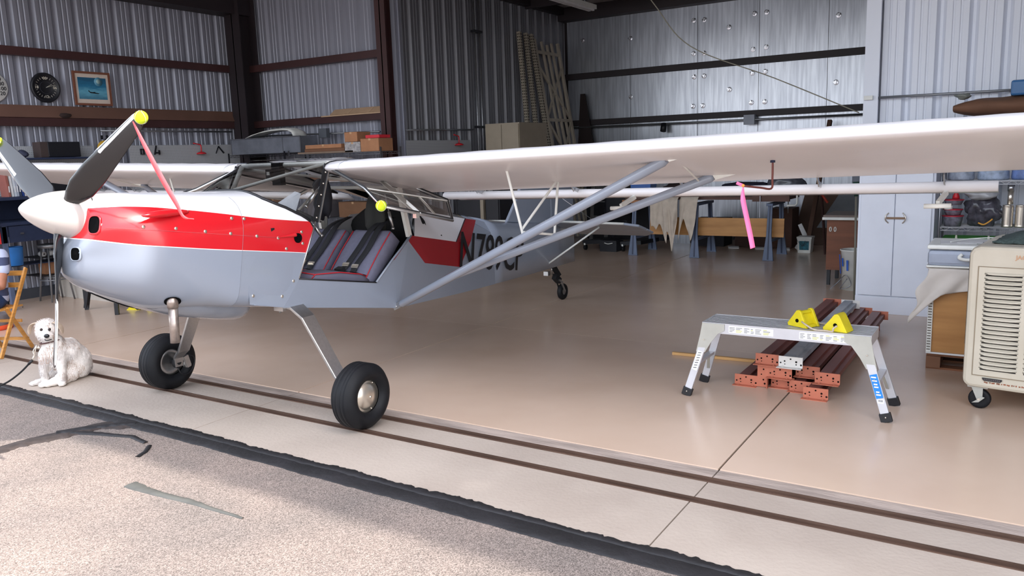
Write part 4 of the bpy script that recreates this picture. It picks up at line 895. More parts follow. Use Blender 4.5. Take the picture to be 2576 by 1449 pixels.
# leash: black rope with a steel clip, runs out of the picture to the left
lp = spl([lw[2], lw[2] + Vector((-.07, -.08, -.10)), lw[2] + Vector((-.16, -.17, -.18)), lw[2] + Vector((-.3, -.27, -.222)), lw[2] + Vector((-.6, -.4, -.235)), lw[2] + Vector((-1.1, -.5, -.237))], 8)
le_ = thing('leash', 'black rope dog leash running from the collar off the left edge', 'leash', (lp[0].x, lp[0].y, 0))
MB(True).tube(lp, .0075, 8).build('rope', mat('black rope', (22, 22, 24), rough=.8, bump=.6, bscale=300), le_)
MB(True).tube([lw[2], lw[2].lerp(lp[4], .6)], .011, 8).build('sleeve', m_black, le_)
c = MB(True).tube(spl([lw[0], lw[0] + Vector((.01, -.01, -.015)), lw[1] + Vector((.012, 0, 0)), lw[1] + Vector((0, 0, -.02)), lw[1] + Vector((-.012, 0, 0.01)), lw[0] + Vector((-.01, -.0, -.01)), lw[0]], 4), .0035, 6); c.cyl(lw[1] + Vector((0, 0, -.02)), lw[2], .006); c.build('clip', m_chr, le_)

# ---- folding chair and the person on it
m_wood = mat('varnished beech', (206, 146, 72), rough=.4, var=.18, scale=5, stretch=(1, 1, 8), coat=.2)
rt = Vector((.886, .463, 0)); ff = Vector((.463, -.886, 0)); up = Vector((0, 0, 1)); hw = .19
mid0 = Vector((-8.46, 4.09, 0)) - rt * hw
ch = thing('folding_chair', 'wooden slatted folding chair at the left edge with a person seated on it', 'chair', mid0)
def cp_(r, f, z): return mid0 + rt * r + ff * f + up * z
for s in (1, -1):
    ch_m = MB(); ch_m.bar(cp_(s * hw, -.02, .82), cp_(s * hw, .49, .0), .02, .042, up=rt.cross(up)); ch_m.build('back_rail', m_wood, ch, bevel=.004)
    ch_m = MB(); ch_m.bar(cp_(s * (hw - .025), .30, .46), cp_(s * (hw - .025), .0, .0), .02, .038, up=ff); ch_m.build('leg', m_wood, ch, bevel=.004)
    b = MB(); b.cyl(cp_(s * (hw + .0105), .115, .44), cp_(s * (hw + .013), .115, .44), .006).cyl(cp_(s * (hw + .0105), .0, .62), cp_(s * (hw + .013), .0, .62), .005); b.build('rivet', mat('brass', (90, 74, 60), metal=.7), ch)
for z, f in ((.77, .0), (.66, .07)): MB().bar(cp_(-hw, f, z), cp_(hw, f, z), .018, .05).build('back_slat', m_wood, ch, bevel=.003)
for k in range(7): MB().bar(cp_(-hw + .01, .10 + k * .055, .455), cp_(hw - .01, .10 + k * .055, .455), .042, .014).build('seat_slat', m_wood, ch, bevel=.003)
MB().bar(cp_(-hw + .03, .035, .10), cp_(hw - .03, .035, .10), .018, .03).build('stretcher', m_wood, ch)
MB().bar(cp_(-hw + .03, .1, .3), cp_(hw - .03, .1, .3), .018, .03).build('stretcher', m_wood, ch)
# striped shirt: bands by height
m_shirt = bpy.data.materials.new('striped shirt'); m_shirt.use_nodes = True; n_ = m_shirt.node_tree; b_ = n_.nodes['Principled BSDF']; b_.inputs['Roughness'].default_value = .9
tc = n_.nodes.new('ShaderNodeTexCoord'); sp = n_.nodes.new('ShaderNodeSeparateXYZ'); n_.links.new(tc.outputs['Object'], sp.inputs[0])
nz = n_.nodes.new('ShaderNodeTexNoise'); nz.inputs['Scale'].default_value = 5; n_.links.new(tc.outputs['Object'], nz.inputs[0])
m1 = n_.nodes.new('ShaderNodeMath'); m1.operation = 'MULTIPLY_ADD'; n_.links.new(nz.outputs[0], m1.inputs[0]); m1.inputs[1].default_value = .08; n_.links.new(sp.outputs[2], m1.inputs[2])
m2 = n_.nodes.new('ShaderNodeMath'); m2.operation = 'MODULO'; n_.links.new(m1.outputs[0], m2.inputs[0]); m2.inputs[1].default_value = .155
cr = n_.nodes.new('ShaderNodeValToRGB'); cr.color_ramp.interpolation = 'CONSTANT'; m3 = n_.nodes.new('ShaderNodeMath'); m3.operation = 'DIVIDE'; n_.links.new(m2.outputs[0], m3.inputs[0]); m3.inputs[1].default_value = .155; n_.links.new(m3.outputs[0], cr.inputs[0])
e = cr.color_ramp.elements; e[0].color = lin((64, 72, 102)) + (1,); e[1].position = .5; e[1].color = lin((178, 186, 212)) + (1,); n_.links.new(cr.outputs[0], b_.inputs['Base Color'])
m_jean = mat('blue denim', (38, 62, 104), rough=.9, var=.2, scale=25, bump=.2, bscale=300); m_skin = mat('tanned skin', (168, 112, 86), rough=.6, var=.08, scale=15)
pe = thing('person', 'person in a blue and white striped shirt and jeans seated at the left edge', 'person', mid0 + ff * .25 - rt * .05)
with frame(mid0 + ff * .27 - rt * .05, (0, 0, math.atan2(ff.y, ff.x) - pi / 2)):  # local y forward, x right
    T = [((0, -.05, .56), (.17, .13, .12), (0, 0, 0)), ((0, -.06, .68), (.17, .125, .13), (0, 0, 0)), ((0, -.05, .82), (.175, .12, .14), (0, 0, 0)), ((0, -.02, .95), (.185, .11, .12), (0, 0, 0)), ((0, .0, 1.03), (.12, .08, .07), (0, 0, 0))]
    for s in (1, -1): T += limb((s * .19, -.01, .98), (s * .24, .04, .84), .072, .058) 
    meta('shirt', T, m_shirt, pe, .02)
    S = limb((0, .02, 1.04), (0, .05, 1.14), .055, .052)
    for s in (1, -1): S += limb((s * .24, .04, .84), (s * .25, .10, .70), .046, .04) + limb((s * .25, .10, .70), (s * .16, .34, .62), .038, .028) + [((s * .15, .38, .61), (.035, .05, .02), (0, 0, 0))]
    S += [((0, .07, 1.24), (.078, .095, .11), (0, 0, 0)), ((0, .10, 1.18), (.05, .06, .05), (0, 0, 0)), ((0, .165, 1.22), (.014, .02, .022), (0, 0, 0)), ((.078, .06, 1.23), (.012, .02, .03), (0, 0, 0)), ((-.078, .06, 1.23), (.012, .02, .03), (0, 0, 0))]
    meta('body', S, m_skin, pe, .014)
    for s in (1, -1):
        for k in range(4): MB(True).tube(spl([(s * (.13 + .015 * k), .41, .612), (s * (.13 + .015 * k), .44 + (.008 if k in (1, 2) else 0), .605), (s * (.13 + .015 * k), .455, .59)], 3), [.0085] * 6 + [.006], 6).build('finger', m_skin, pe)
        MB(True).tube([(s * .12, .38, .61), (s * .10, .41, .60), (s * .10, .43, .595)], [.011, .009, .007], 6).build('thumb', m_skin, pe)
        MB(True).ball((s * .03, .157, 1.25), .011, 6).build('eye', m_whp, pe)
    MB(True).tube([(-.022, .163, 1.18), (0, .168, 1.178), (.022, .163, 1.18)], .003, 6).build('mouth', mat('lips', (150, 80, 74)), pe)
    meta('hair', [((0, .05, 1.29), (.084, .098, .075), (0, 0, 0)), ((0, .01, 1.24), (.078, .06, .08), (0, 0, 0))], mat('grey hair', (110, 104, 100), rough=.8, bump=.5, bscale=150), pe, .014)
    J = [((0, -.03, .52), (.165, .14, .075), (0, 0, 0))]
    for s in (1, -1): J += limb((s * .1, .03, .53), (s * .12, .42, .50), .085, .062) + limb((s * .12, .42, .5), (s * .13, .40, .12), .06, .045)
    meta('jeans', J, m_jean, pe, .02)
    for s in (1, -1): MB(True).loft([[(s * .13 + a * .045, .36 + b_2, z) for a, b_2 in [(-1, 0), (-1.05, .12), (-.7, .22), (0, .25), (.7, .22), (1.05, .12), (1, 0), (0, -.03)]] for z in (0, .05)], True, True, caps=True).loft([[(s * .13 + a * .04, .37 + b_2, z) for a, b_2 in [(-1, 0), (-1, .08), (-.5, .12), (0, .13), (.5, .12), (1, .08), (1, 0), (0, -.02)]] for z in (.05, .11)], True, True, caps=True).build('shoe', mat('dark shoe', (50, 44, 42), rough=.6), pe)
# round tub with orange rim behind the chair
tb_ = MB(True).lathe([(.001, .01), (.2, .01), (.2, .055), (.19, .16), (.17, .17), (.001, .17)], c=(-9.93, 4.36, 0), n=32).build('round_tub', mat('grey tub', (120, 112, 112), rough=.6), label='low round grey tub with an orange rim on the floor behind the chair', cat='tub')
MB(True).lathe([(.201, .0), (.212, .005), (.212, .05), (.201, .055), (.199, .03)], c=(-9.93, 4.36, 0), n=32).build('rim', mat('orange plastic', (244, 92, 52), rough=.5), tb_)

# ================= work platform and chocks =================
pf_ = thing('work_platform', 'aluminium folding work platform with black rubber feet near the steel beams', 'platform', (-1.3, 5.6, 0))
m_al2 = mat('mill aluminium', (206, 206, 210), rough=.38, metal=.35, var=.04, scale=6)
m_als = mat('satin aluminium bracket', (186, 186, 178), rough=.5, metal=.5)
X0, X1, Y0, Y1, ZT = -1.86, -.745, 5.44, 5.75, .555
for k in range(8):
    y = Y0 + .028 + k * (Y1 - Y0 - .04) / 7.15; b = MB(); b.box(X0, X1, y - .010, y + .010, ZT - .010, ZT - .0025); b.build('deck_rib', m_al2, pf_)
b = MB(); b.box(X0, X1, Y0 - .004, Y0, ZT - .075, ZT).box(X0, X1, Y0, Y0 + .014, ZT - .006, ZT).box(X0, X1, Y1, Y1 + .004, ZT - .075, ZT).box(X0 - .004, X0, Y0, Y1, ZT - .07, ZT).box(X1, X1 + .004, Y0, Y1, ZT - .07, ZT); b.build('deck_frame', m_al2, pf_); MB().box(X0, X1, Y0 + .01, Y1 - .01, ZT - .012, ZT - .0045).build('deck_pan', mat('groove shadow grey', (52, 52, 56), rough=.7), pf_)
m_lab = mat('white label', (232, 232, 232), rough=.5); m_labg = mat('grey print', (110, 112, 112)); m_laby = mat('yellow print', (204, 206, 70)); m_blu = mat('blue label', (28, 130, 214), rough=.4)
def platelab(x0, x1, z0, z1, y, parent):
    o = MB().box(x0, x1, y - .0012, y, z0, z1).build('label_sticker', m_lab, parent); rr_ = random.Random(int(x0 * 999))
    m = MB(); my = MB()
    x = x0 + .006
    while x < x1 - .02:
        w = rr_.uniform(.02, .05); w = min(w, x1 - x - .004)
        for r in range(4):
            zz = z1 - .01 - r * (z1 - z0 - .012) / 4; t_ = my if rr_.random() < .3 else m; t_.box(x, x + w * rr_.uniform(.5, 1), y - .0018, y - .0012, zz - .0035, zz)
        x += w + .008
    m.build('print', m_labg, o); my.build('print', m_laby, o)
platelab(-1.67, -1.36, ZT - .062, ZT - .012, Y0 - .004, pf_); platelab(-1.19, -.87, ZT - .062, ZT - .012, Y0 - .004, pf_)
for sx, xt, xf in ((-1, X0 + .03, -1.965), (1, X1 - .03, -.635)):
    for yt, yf, nr in ((Y0 + .005, 5.42, 1), (Y1 - .005, 5.80, 0)):
        a = Vector((xt, yt, ZT - .08)); f = Vector((xf, yf, .03)); lg = MB(); lg.bar(a, f, .022, .052, up=(1, 0, 0)); lo = lg.build('leg', m_al2, pf_, bevel=.002)
        foot = MB(); foot.bar(f + (a - f).normalized() * .03, f - (a - f).normalized() * .03, .034, .07, up=(1, 0, 0)); foot.build('rubber_foot', m_black, lo, bevel=.003)
        MB(True).ball((f.x, f.y - (.018 if nr else -.018), f.z + .005), .006, 4).build('rivet', m_chr, lo)
        if nr:
            g = MB(); yy = Y0 - .006; k = sx
            g.prism([(xt + k * .03, ZT - .004), (xt - k * .13, ZT - .004), (xt - k * .13, ZT - .05), (xt - k * .085, ZT - .075), (xt - k * .03, ZT - .15), (xt + k * .01, ZT - .22), (xt + k * .075, ZT - .22), (xt + k * .045, ZT - .09)], 'Y', yy - .006, yy); g.build('hinge_bracket', m_als, pf_)
        for t in (0.1, .45): b = MB(True); q = a.lerp(f, t); b.ball((q.x, q.y - (.03 if nr else 0), q.z), .005, 4); b.build('rivet', m_chr, lo)
    a = Vector((xt, Y0 + .005, ZT - .08)).lerp(Vector((xf, 5.42, .03)), .5); b_2 = Vector((xt, Y1 - .005, ZT - .08)).lerp(Vector((xf, 5.80, .03)), .5)
    MB().bar(a, b_2, .045, .02).build('step_rung', m_al2, pf_)
    for s in (0, 1): q = a.lerp(b_2, .25 + .5 * s); r_ = (a if s == 0 else b_2); MB().bar(q, r_ + Vector((sx * .03, 0, -.13)), .022, .004).build('step_brace', m_als, pf_)
a = Vector((X1 - .03, Y0 + .005, ZT - .08)); f = Vector((-.635, 5.42, .03)); d = (f - a)
with frame():
    q = [a.lerp(f, t) + Vector((0, -.0135, 0)) for t in (.38, .72)]; o = MB().bar(q[0], q[1], .0015, .044, up=(1, 0, 0)).build('blue_label', m_blu, pf_, label='blue printed label strip')

    b = MB(); 
    for t, w in ((.42, .03), (.47, .03), (.52, .022), (.56, .026), (.63, .02), (.67, .028)): p = a.lerp(f, t) + Vector((-.002, -.0150, 0)); b.bar(p + Vector((-w / 2, 0, 0)), p + Vector((w / 2, 0, 0)), .001, .009)
    b.build('print', m_lab, o)
    p = a.lerp(f, .76) + Vector((0, -.0138, 0)); MB().cbox(p, (.038, .001, .03)).build('barcode_label', m_lab, pf_)
    b = MB(); 
    for k in range(6): b.cbox(p + Vector((-.012 + k * .0045, -.001, .002)), (.002, .0008, .014))
    b.build('barcode', m_black, pf_)
a = Vector((X0 + .03, Y0 + .005, ZT - .08)); f = Vector((-1.965, 5.42, .03)); q = [a.lerp(f, t) + Vector((0, -.0135, 0)) for t in (.3, .62)]
o = MB().bar(q[0], q[1], .0015, .04, up=(1, 0, 0)).build('instruction_label', m_lab, pf_); b = MB()
for k in range(7): p = a.lerp(f, .33 + k * .042) + Vector((0, -.0148, 0)); b.bar(p + Vector((-.012, 0, 0)), p + Vector((.012, 0, .002)), .0008, .006)
b.build('print', m_labg, o)
# chocks
m_chk = mat('yellow chock plastic', (232, 214, 30), rough=.5, var=.08, scale=12, bump=.1)
def chock(name, loc, rz, label, hollow):
    r_ = thing(name, label, 'wheel chock', loc)
    with frame(loc, (0, 0, rz)):
        pr = [(-.085, 0), (-.09, .02), (-.045, .075), (-.015, .115), (.005, .12), (.02, .11), (.075, .0)]
        b = MB(); 
        if hollow:
            b.prism(pr, 'Y', -.065, -.045).prism(pr, 'Y', .05, .07)
            b.prism([(-.08, 0), (-.04, .07), (-.005, .112), (.012, .112), (.02, .095), (.004, .085), (.034, .02), (.06, .02), (.066, 0)], 'Y', -.046, .051)
        else: b.prism(pr, 'Y', -.05, .06)
        bo = b.build('wedge', m_chk, r_, bevel=.004)
        for y in ((-.0655,) if hollow else (-.0505,)): MB(True).lathe([(.001, 0), (.013, 0), (.013, -.003)], c=(-.005, y, .045), axis='Y', n=12).build('rope_hole', m_void, bo)
    return r_
chock('wheel_chock', (-1.19, 5.58, ZT), -.5, 'hollow-sided yellow wheel chock on the platform deck, left of its pair', True)
chock('wheel_chock', (-.955, 5.52, ZT), -.22, 'solid yellow wheel chock on the platform deck, right one of the pair', False)
rp = thing('chock_rope', 'frayed cream rope joining the two yellow wheel chocks', 'rope', (-1.1, 5.5, ZT)); m_rope = mat('cream rope', (205, 190, 172), rough=.9, bump=.5, bscale=200)
MB(True).tube(spl([(-1.19, 5.50, ZT + .045), (-1.16, 5.47, ZT + .035), (-1.10, 5.455, ZT + .008), (-1.03, 5.452, ZT + .007), (-.98, 5.435, ZT + .01), (-.975, 5.43, ZT + .03), (-.955, 5.446, ZT + .047)], 6), .006, 6).build('rope_run', m_rope, rp)
MB(True).tube(spl([(-1.18, 5.64, ZT + .04), (-1.14, 5.66, ZT + .03), (-1.10, 5.66, ZT + .008), (-1.06, 5.655, ZT + .007)], 5), .006, 6).build('rope_end', m_rope, rp)

# ================= stacked steel beams =================
m_rust = mat('oxide beam paint', (126, 70, 62), rough=.45, var=.15, scale=5, stretch=(1, .2, 1)); m_org = mat('orange end plate', (192, 112, 86), rough=.45, var=.08, scale=10)
m_gbm = mat('grey beam paint', (160, 166, 176), rough=.5, var=.15, scale=6, var2=(184, 188, 194)); m_wpl = mat('white end plate', (226, 222, 216), rough=.5, var=.04, scale=20)
def beam(x0, z0, label, y=5.85, L=2.44, m1=None, m2=None, wd=.17, ht=.078, vert=False, holes=True):
    """box beam with an L-shaped end plate at both ends"""
    xc_ = x0 + wd / 2; t = thing('steel_crossbar', label, 'steel beam', (xc_, y, z0), 'stacked steel rack beams')
    m1 = m1 or m_rust; m2 = m2 or m_org
    with frame((xc_, y, z0), (0, radians(-90) if vert else 0, 0)):
        if vert: ox = ht / 2 + .04; oz = -wd / 2 + .0
        else: ox = 0; oz = 0
        with frame((0 if not vert else .06, 0, 0 if not vert else -.04)):
            b = MB(); b.prism([(-.055, .012), (.055, .012), (.055, .05), (.02, .05), (.02, .074), (-.055, .074)], 'Y', .004, L - .004); b.build('box_section', m1, t)
            for yy, s in ((0, 1), (L, -1)):
                p = MB(); p.prism([(-wd / 2, .0), (wd / 2, .0), (wd / 2, ht), (-wd / 2, ht)], 'Y', yy - .002, yy + .002).box(-wd / 2 - .008, wd / 2 - .002, min(yy, yy - s * .045), max(yy, yy - s * .045), -.004, 0); po = p.build('end_plate', m2, t)
                if s == 1:
                    h = MB()
                    for hx, hz, r in [(-.07, .028, .006), (-.042, .042, .006), (-.04, .02, .004), (0, .06, .006), (.04, .042, .0075), (.04, .022, .005), (.074, .022, .007)]: h.lathe([(.001, -.0032), (r, -.0032), (r, -.002)], c=(hx, 0, hz), axis='Y', n=8)
                    h.build('bolt_hole', m_void, po)
                    for hx in (-.055, .05): MB(True).ball((hx, -.012, .002), .008, 4, (1.5, 1, .5)).build('hook', m2, po)
    return t
BE = [(-1.745, .004, 'rack beam at the left foot of the stack, orange end plate on the floor', 0), (-1.486, .004, 'rack beam low in the middle of the stack, end plate half hidden', .05), (-1.34, .004, 'floor-level rack beam partly behind the foremost one', 0), (-1.215, .004, 'foremost rack beam at the lower right of the stack', -.13),
      (-1.495, .09, 'rack beam on the middle row directly under the white-plated beam', 0), (-1.316, .1, 'rack beam of the upper row just behind and below the white end plate', .08), (-1.158, .095, 'rightmost rack beam, lying on the foremost one', -.03), (-1.591, .182, 'topmost rack beam, left of the white-plated one', 0)]
for x0, z0, lb, dy in BE: beam(x0, z0, lb, y=5.85 + dy)
beam(-1.417, .184, 'grey-white rack beam with a chipped white end plate on top', y=5.83, m1=m_gbm, m2=m_wpl)
t = thing('steel_crossbar', 'rack beam standing on edge in the stack with a vertical orange plate', 'steel beam', (-1.54, 5.85, 0), 'stacked steel rack beams')
MB().box(-1.56, -1.51, 5.854, 8.28, .004, .11).build('box_section', m_rust, t)
for y in (5.85, 8.29): MB().box(-1.575, -1.495, y - .002, y + .002, .003, .17).box(-1.499, -1.495, min(y, y - .04 * (1 if y < 6 else -1)), max(y, y - .04 * (1 if y < 6 else -1)), .003, .08).build('end_plate', m_org, t)
h = MB()
for hx, hz, r in [(-1.53, .14, .006), (-1.545, .10, .005), (-1.53, .06, .006), (-1.52, .03, .007)]: h.lathe([(.001, 5.8465), (r, 5.8465), (r, 5.848)], c=(hx, 0, hz), axis='Y', n=8)
h.build('bolt_hole', m_void, t)
MB().bar((-2.49, 6.49, .014), (-1.62, 6.53, .014), .03, .024).build('wood_strip', mat('pine', (204, 160, 104), rough=.7, stretch=(.3, 3, 1)), label='thin pine strip on the floor running under the stacked beams', cat='wood')
# yellow chock set far under the nose
yk = thing('floor_chock', 'yellow and black wheel chocks on the floor behind the aircraft nose', 'wheel chock', (-9.4, 5.85, 0))
with frame((-9.42, 5.84, 0), (0, 0, .4)):
    MB().prism([(-.12, 0), (.06, 0), (.06, .02), (-.02, .09)], 'Y', -.04, .04).build('wedge', m_chk, yk); MB().prism([(.16, 0), (.28, 0), (.17, .07)], 'Y', -.04, .04).build('wedge', m_chk, yk)
    MB(True).tube(spl([(0, -.045, .05), (.05, -.06, .02), (.1, -.05, .04), (.18, -.045, .04)], 4), .012, 6).build('black_strap', m_black, yk)
# ================= left side of the hangar =================
XL = -11.82
m_navy = mat('navy bench steel', (40, 50, 76), rough=.5, var=.1); m_brn = mat('brown hardboard', (104, 74, 62), rough=.75, var=.08, scale=2)
m_card = mat('cardboard', (172, 122, 88), rough=.85, var=.08, scale=8); m_card2 = mat('dark cardboard', (120, 84, 62), rough=.85)
m_blk = mat('black plastic', (22, 23, 30), rough=.5); m_bright = mat('zinc shelf wire', (150, 152, 158), rough=.3, metal=.9)
m_ppr = mat('white paper', (222, 222, 222), rough=.7); m_navyb = mat('blue book', (36, 66, 140), rough=.6)
m_peg = bpy.data.materials.new('pegboard'); m_peg.use_nodes = True; n_ = m_peg.node_tree; b_ = n_.nodes['Principled BSDF']; b_.inputs['Roughness'].default_value = .7
tc = n_.nodes.new('ShaderNodeTexCoord'); vm = n_.nodes.new('ShaderNodeVectorMath'); vm.operation = 'MODULO'; vm.inputs[1].default_value = (.0254, .0254, .0254); ad = n_.nodes.new('ShaderNodeVectorMath'); ad.operation = 'ADD'; ad.inputs[1].default_value = (10.0, 10.0127, 10.0127)
n_.links.new(tc.outputs['Object'], ad.inputs[0]); n_.links.new(ad.outputs[0], vm.inputs[0]); s2 = n_.nodes.new('ShaderNodeVectorMath'); s2.operation = 'SUBTRACT'; s2.inputs[1].default_value = (.0127, .0127, .0127); n_.links.new(vm.outputs[0], s2.inputs[0])
mu = n_.nodes.new('ShaderNodeVectorMath'); mu.operation = 'MULTIPLY'; mu.inputs[1].default_value = (0, 1, 1); n_.links.new(s2.outputs[0], mu.inputs[0]); ln_ = n_.nodes.new('ShaderNodeVectorMath'); ln_.operation = 'LENGTH'; n_.links.new(mu.outputs[0], ln_.inputs[0])
gt = n_.nodes.new('ShaderNodeMath'); gt.operation = 'GREATER_THAN'; gt.inputs[1].default_value = .0042; n_.links.new(ln_.outputs['Value'], gt.inputs[0])
mx = n_.nodes.new('ShaderNodeMix'); mx.data_type = 'RGBA'; mx.inputs[6].default_value = lin((60, 60, 64)) + (1,); mx.inputs[7].default_value = lin((176, 178, 182)) + (1,); n_.links.new(gt.outputs[0], mx.inputs[0]); n_.links.new(mx.outputs[2], b_.inputs['Base Color'])
def pegb(y0, y1, z0, z1, x, label, nm='pegboard'): return MB().box(x, x + .008, y0, y1, z0, z1).build(nm, m_peg, label=label, cat='pegboard')
pegb(5.3, 6.84, 1.45, 2.13, -11.70, 'grey pegboard on the left wall behind the black box'); pegb(7.42, 9.62, 1.3, 2.13, -11.70, 'long grey pegboard between the red lamp and the corner column')
pegb(9.95, 11.7, 1.4, 2.07, -8.26, 'pegboard on the dark inner side wall above the wing root')
# brown board leaning on the lower girt
MB().slab([(-11.82, 3.4, 2.70), (-11.82, 9.55, 2.70), (-11.75, 9.62, 2.53), (-11.75, 3.4, 2.53)], .012).build('hardboard_panel', m_brn, label='long brown hardboard resting on the girt below the clock and picture', cat='board')
lump((-11.745, 6.52, 2.565), (.02, .09, .035), 2, .3).build('cap', mat('dark cloth', (50, 36, 34), rough=.9), label='dark crumpled rag on the brown board below the clock', cat='rag')
# clock
cl = thing('wall_clock', 'black round 24-hour clock with white numerals on the left wall', 'clock', (-11.83, 6.33, 2.75))
MB(True).lathe([(.001, 0), (.2, 0), (.21, .02), (.2, .045), (.185, .05), (.175, .035), (.001, .03)], c=(-11.85, 6.33, 2.955), axis='X', n=40).build('case', m_blk, cl)
tk = MB()
for k in range(24):
    a = 2 * pi * k / 24; r0, r1 = (.125, .15)
    if k % 6: tk.bar((-11.814, 6.33 + r0 * sin(a), 2.955 + r0 * cos(a)), (-11.814, 6.33 + r1 * sin(a), 2.955 + r1 * cos(a)), .002, .007, up=(1, 0, 0))
m_prt = mat('ivory print', (220, 214, 200), rough=.6); tk.build('hour_marks', m_prt, cl)
for k, t in enumerate(('00', '06', '12', '18')):
    a = pi / 2 * k; text(t, .055, basis(Vector((-11.815, 6.33 + .128 * sin(a), 2.955 + .128 * cos(a))), (0, 1, 0), (0, 0, 1)), m_prt, cl, 'numeral', thick=.001)
h = MB()
for ang, L_, w in ((72, .13, .008), (60, .095, .011)): a = radians(ang); h.bar((-11.808, 6.33, 2.955), (-11.808, 6.33 + L_ * sin(a), 2.955 + L_ * cos(a)), .003, w, up=(1, 0, 0))
h.build('hands', m_prt, cl)
MB(True).tube([(-11.814, 6.33 + .085 * cos(2 * pi * i / 30), 2.955 + .085 * sin(2 * pi * i / 30)) for i in range(30)], .0015, 4, closed=True).build('dial_ring', mat('grey ring', (70, 74, 84)), cl)
th_ = thing('wall_thermometer', 'white round dial thermometer on the left wall, cut by the left edge', 'thermometer', (-11.83, 5.60, 2.74))
MB(True).lathe([(.001, 0), (.2, 0), (.205, .02), (.195, .03), (.001, .026)], c=(-11.85, 5.62, 2.93), axis='X', n=40).build('dial', mat('dial white', (206, 206, 204), rough=.5), th_)
for t, dy, dz in (('60', .085, .105), ('80', .12, .045), ('100', .125, -.02), ('120', .105, -.085)): text(t, .07, basis(Vector((-11.819, 5.62 + dy, 2.93 + dz)), (0, 1, 0), (0, 0, 1)), m_blk, th_, 'numeral', bold=.001)
MB().bar((-11.818, 5.62, 2.93), (-11.818, 5.55, 3.03), .002, .01).build('needle', mat('red needle', (190, 40, 40)), th_)
# framed picture
m_frm = mat('walnut frame', (122, 76, 58), rough=.5, stretch=(1, 1, 5)); pc = thing('framed_picture', 'framed blue seascape print with a small plane on the left wall', 'picture', (-11.82, 7.0, 2.72))
b = MB(); y0, y1, z0, z1 = 6.715, 7.285, 2.725, 3.215; x = -11.80
b.box(x, x + .025, y0, y0 + .03, z0, z1).box(x, x + .025, y1 - .03, y1, z0, z1).box(x, x + .025, y0 + .03, y1 - .03, z0, z0 + .03).box(x, x + .025, y0 + .03, y1 - .03, z1 - .03, z1); b.build('frame', m_frm, pc)
MB().box(x, x + .012, y0 + .028, y1 - .028, z0 + .028, z1 - .028).build('mat_board', mat('cream mat', (206, 192, 180), rough=.8), pc)
m_sea = bpy.data.materials.new('sea print'); m_sea.use_nodes = True; n_ = m_sea.node_tree; b_ = n_.nodes['Principled BSDF']; b_.inputs['Roughness'].default_value = .4
tc = n_.nodes.new('ShaderNodeTexCoord'); sp = n_.nodes.new('ShaderNodeSeparateXYZ'); n_.links.new(tc.outputs['Object'], sp.inputs[0]); mp = n_.nodes.new('ShaderNodeMapping'); mp.inputs['Scale'].default_value = (1, 5, 22); n_.links.new(tc.outputs['Object'], mp.inputs[0])
nz = n_.nodes.new('ShaderNodeTexNoise'); nz.inputs['Scale'].default_value = 1.5; n_.links.new(mp.outputs[0], nz.inputs[0]); ma = n_.nodes.new('ShaderNodeMath'); ma.operation = 'MULTIPLY_ADD'; ma.inputs[1].default_value = .35; n_.links.new(nz.outputs[0], ma.inputs[0])
mr = n_.nodes.new('ShaderNodeMapRange'); mr.inputs[1].default_value = .05; mr.inputs[2].default_value = .45; n_.links.new(sp.outputs[2], mr.inputs[0]); n_.links.new(mr.outputs[0], ma.inputs[2]); cr = n_.nodes.new('ShaderNodeValToRGB'); n_.links.new(ma.outputs[0], cr.inputs[0])
e = cr.color_ramp.elements; e[0].position = .15; e[0].color = lin((24, 62, 96)) + (1,); e[1].position = 1.0; e[1].color = lin((40, 92, 124)) + (1,); q = e.new(.55); q.color = lin((104, 172, 198)) + (1,); q = e.new(.75); q.color = lin((46, 120, 158)) + (1,)
n_.links.new(cr.outputs[0], b_.inputs['Base Color'])
pr_ = MB().box(x, x + .014, y0 + .07, y1 - .065, z0 + .09, z1 - .085).build('print', m_sea, pc)
MB(True).lathe([(.001, 0), (.065, 0), (.065, -.001)], c=(x + .015, 7.10, 3.075), axis='X', n=20).build('glow', mat('sky glow', (88, 146, 172), rough=.5), pr_); MB(True).lathe([(.001, 0), (.034, 0), (.034, -.001)], c=(x + .0158, 7.10, 3.08), axis='X', n=20).build('glow', mat('pale glow', (150, 180, 180), rough=.5), pr_)
MB().slab([(x + .0155, y, z) for y, z in [(6.93, 2.93), (6.96, 2.905), (7.08, 2.895), (7.10, 2.905), (7.04, 2.915), (7.03, 2.925), (6.99, 2.92), (6.955, 2.925), (6.935, 2.95)]], .001).build('plane_silhouette', m_blk, pr_)
# black box speaker, reel, lamp, small tools
sk_ = thing('black_speaker_box', 'black box with a brown end panel standing against the left wall above the wing', 'speaker', (-11.5, 6.2, 1.97))
MB().box(-11.62, -11.42, 6.04, 6.50, 1.97, 2.18).build('body', m_blk, sk_, bevel=.01); MB().box(-11.62, -11.42, 5.94, 6.04, 1.97, 2.18).build('end_panel', mat('brown vinyl', (66, 54, 52), rough=.6), sk_)
MB().box(-11.82, -11.35, 5.2, 6.9, 1.94, 1.965).build('wall_shelf', m_navy, label='narrow dark wall shelf under the black speaker box', cat='shelf')
lump((-11.5, 5.72, 2.02), (.08, .09, .055), 9, .3).build('folded_bag', mat('slate bag', (56, 60, 82), rough=.7), label='dark folded bag lying on the wall shelf at the left edge', cat='bag')
rl = thing('cord_reel', 'yellow round reel with a black bracket hanging on the left wall', 'reel', (-11.72, 7.03, 1.96))
MB(True).lathe([(.001, -.03), (.11, -.03), (.115, -.02), (.115, .0), (.11, .01), (.001, .01)], c=(-11.68, 7.03, 2.09), axis='X', n=28).build('disc', mat('ochre plastic', (208, 162, 50), rough=.5), rl)
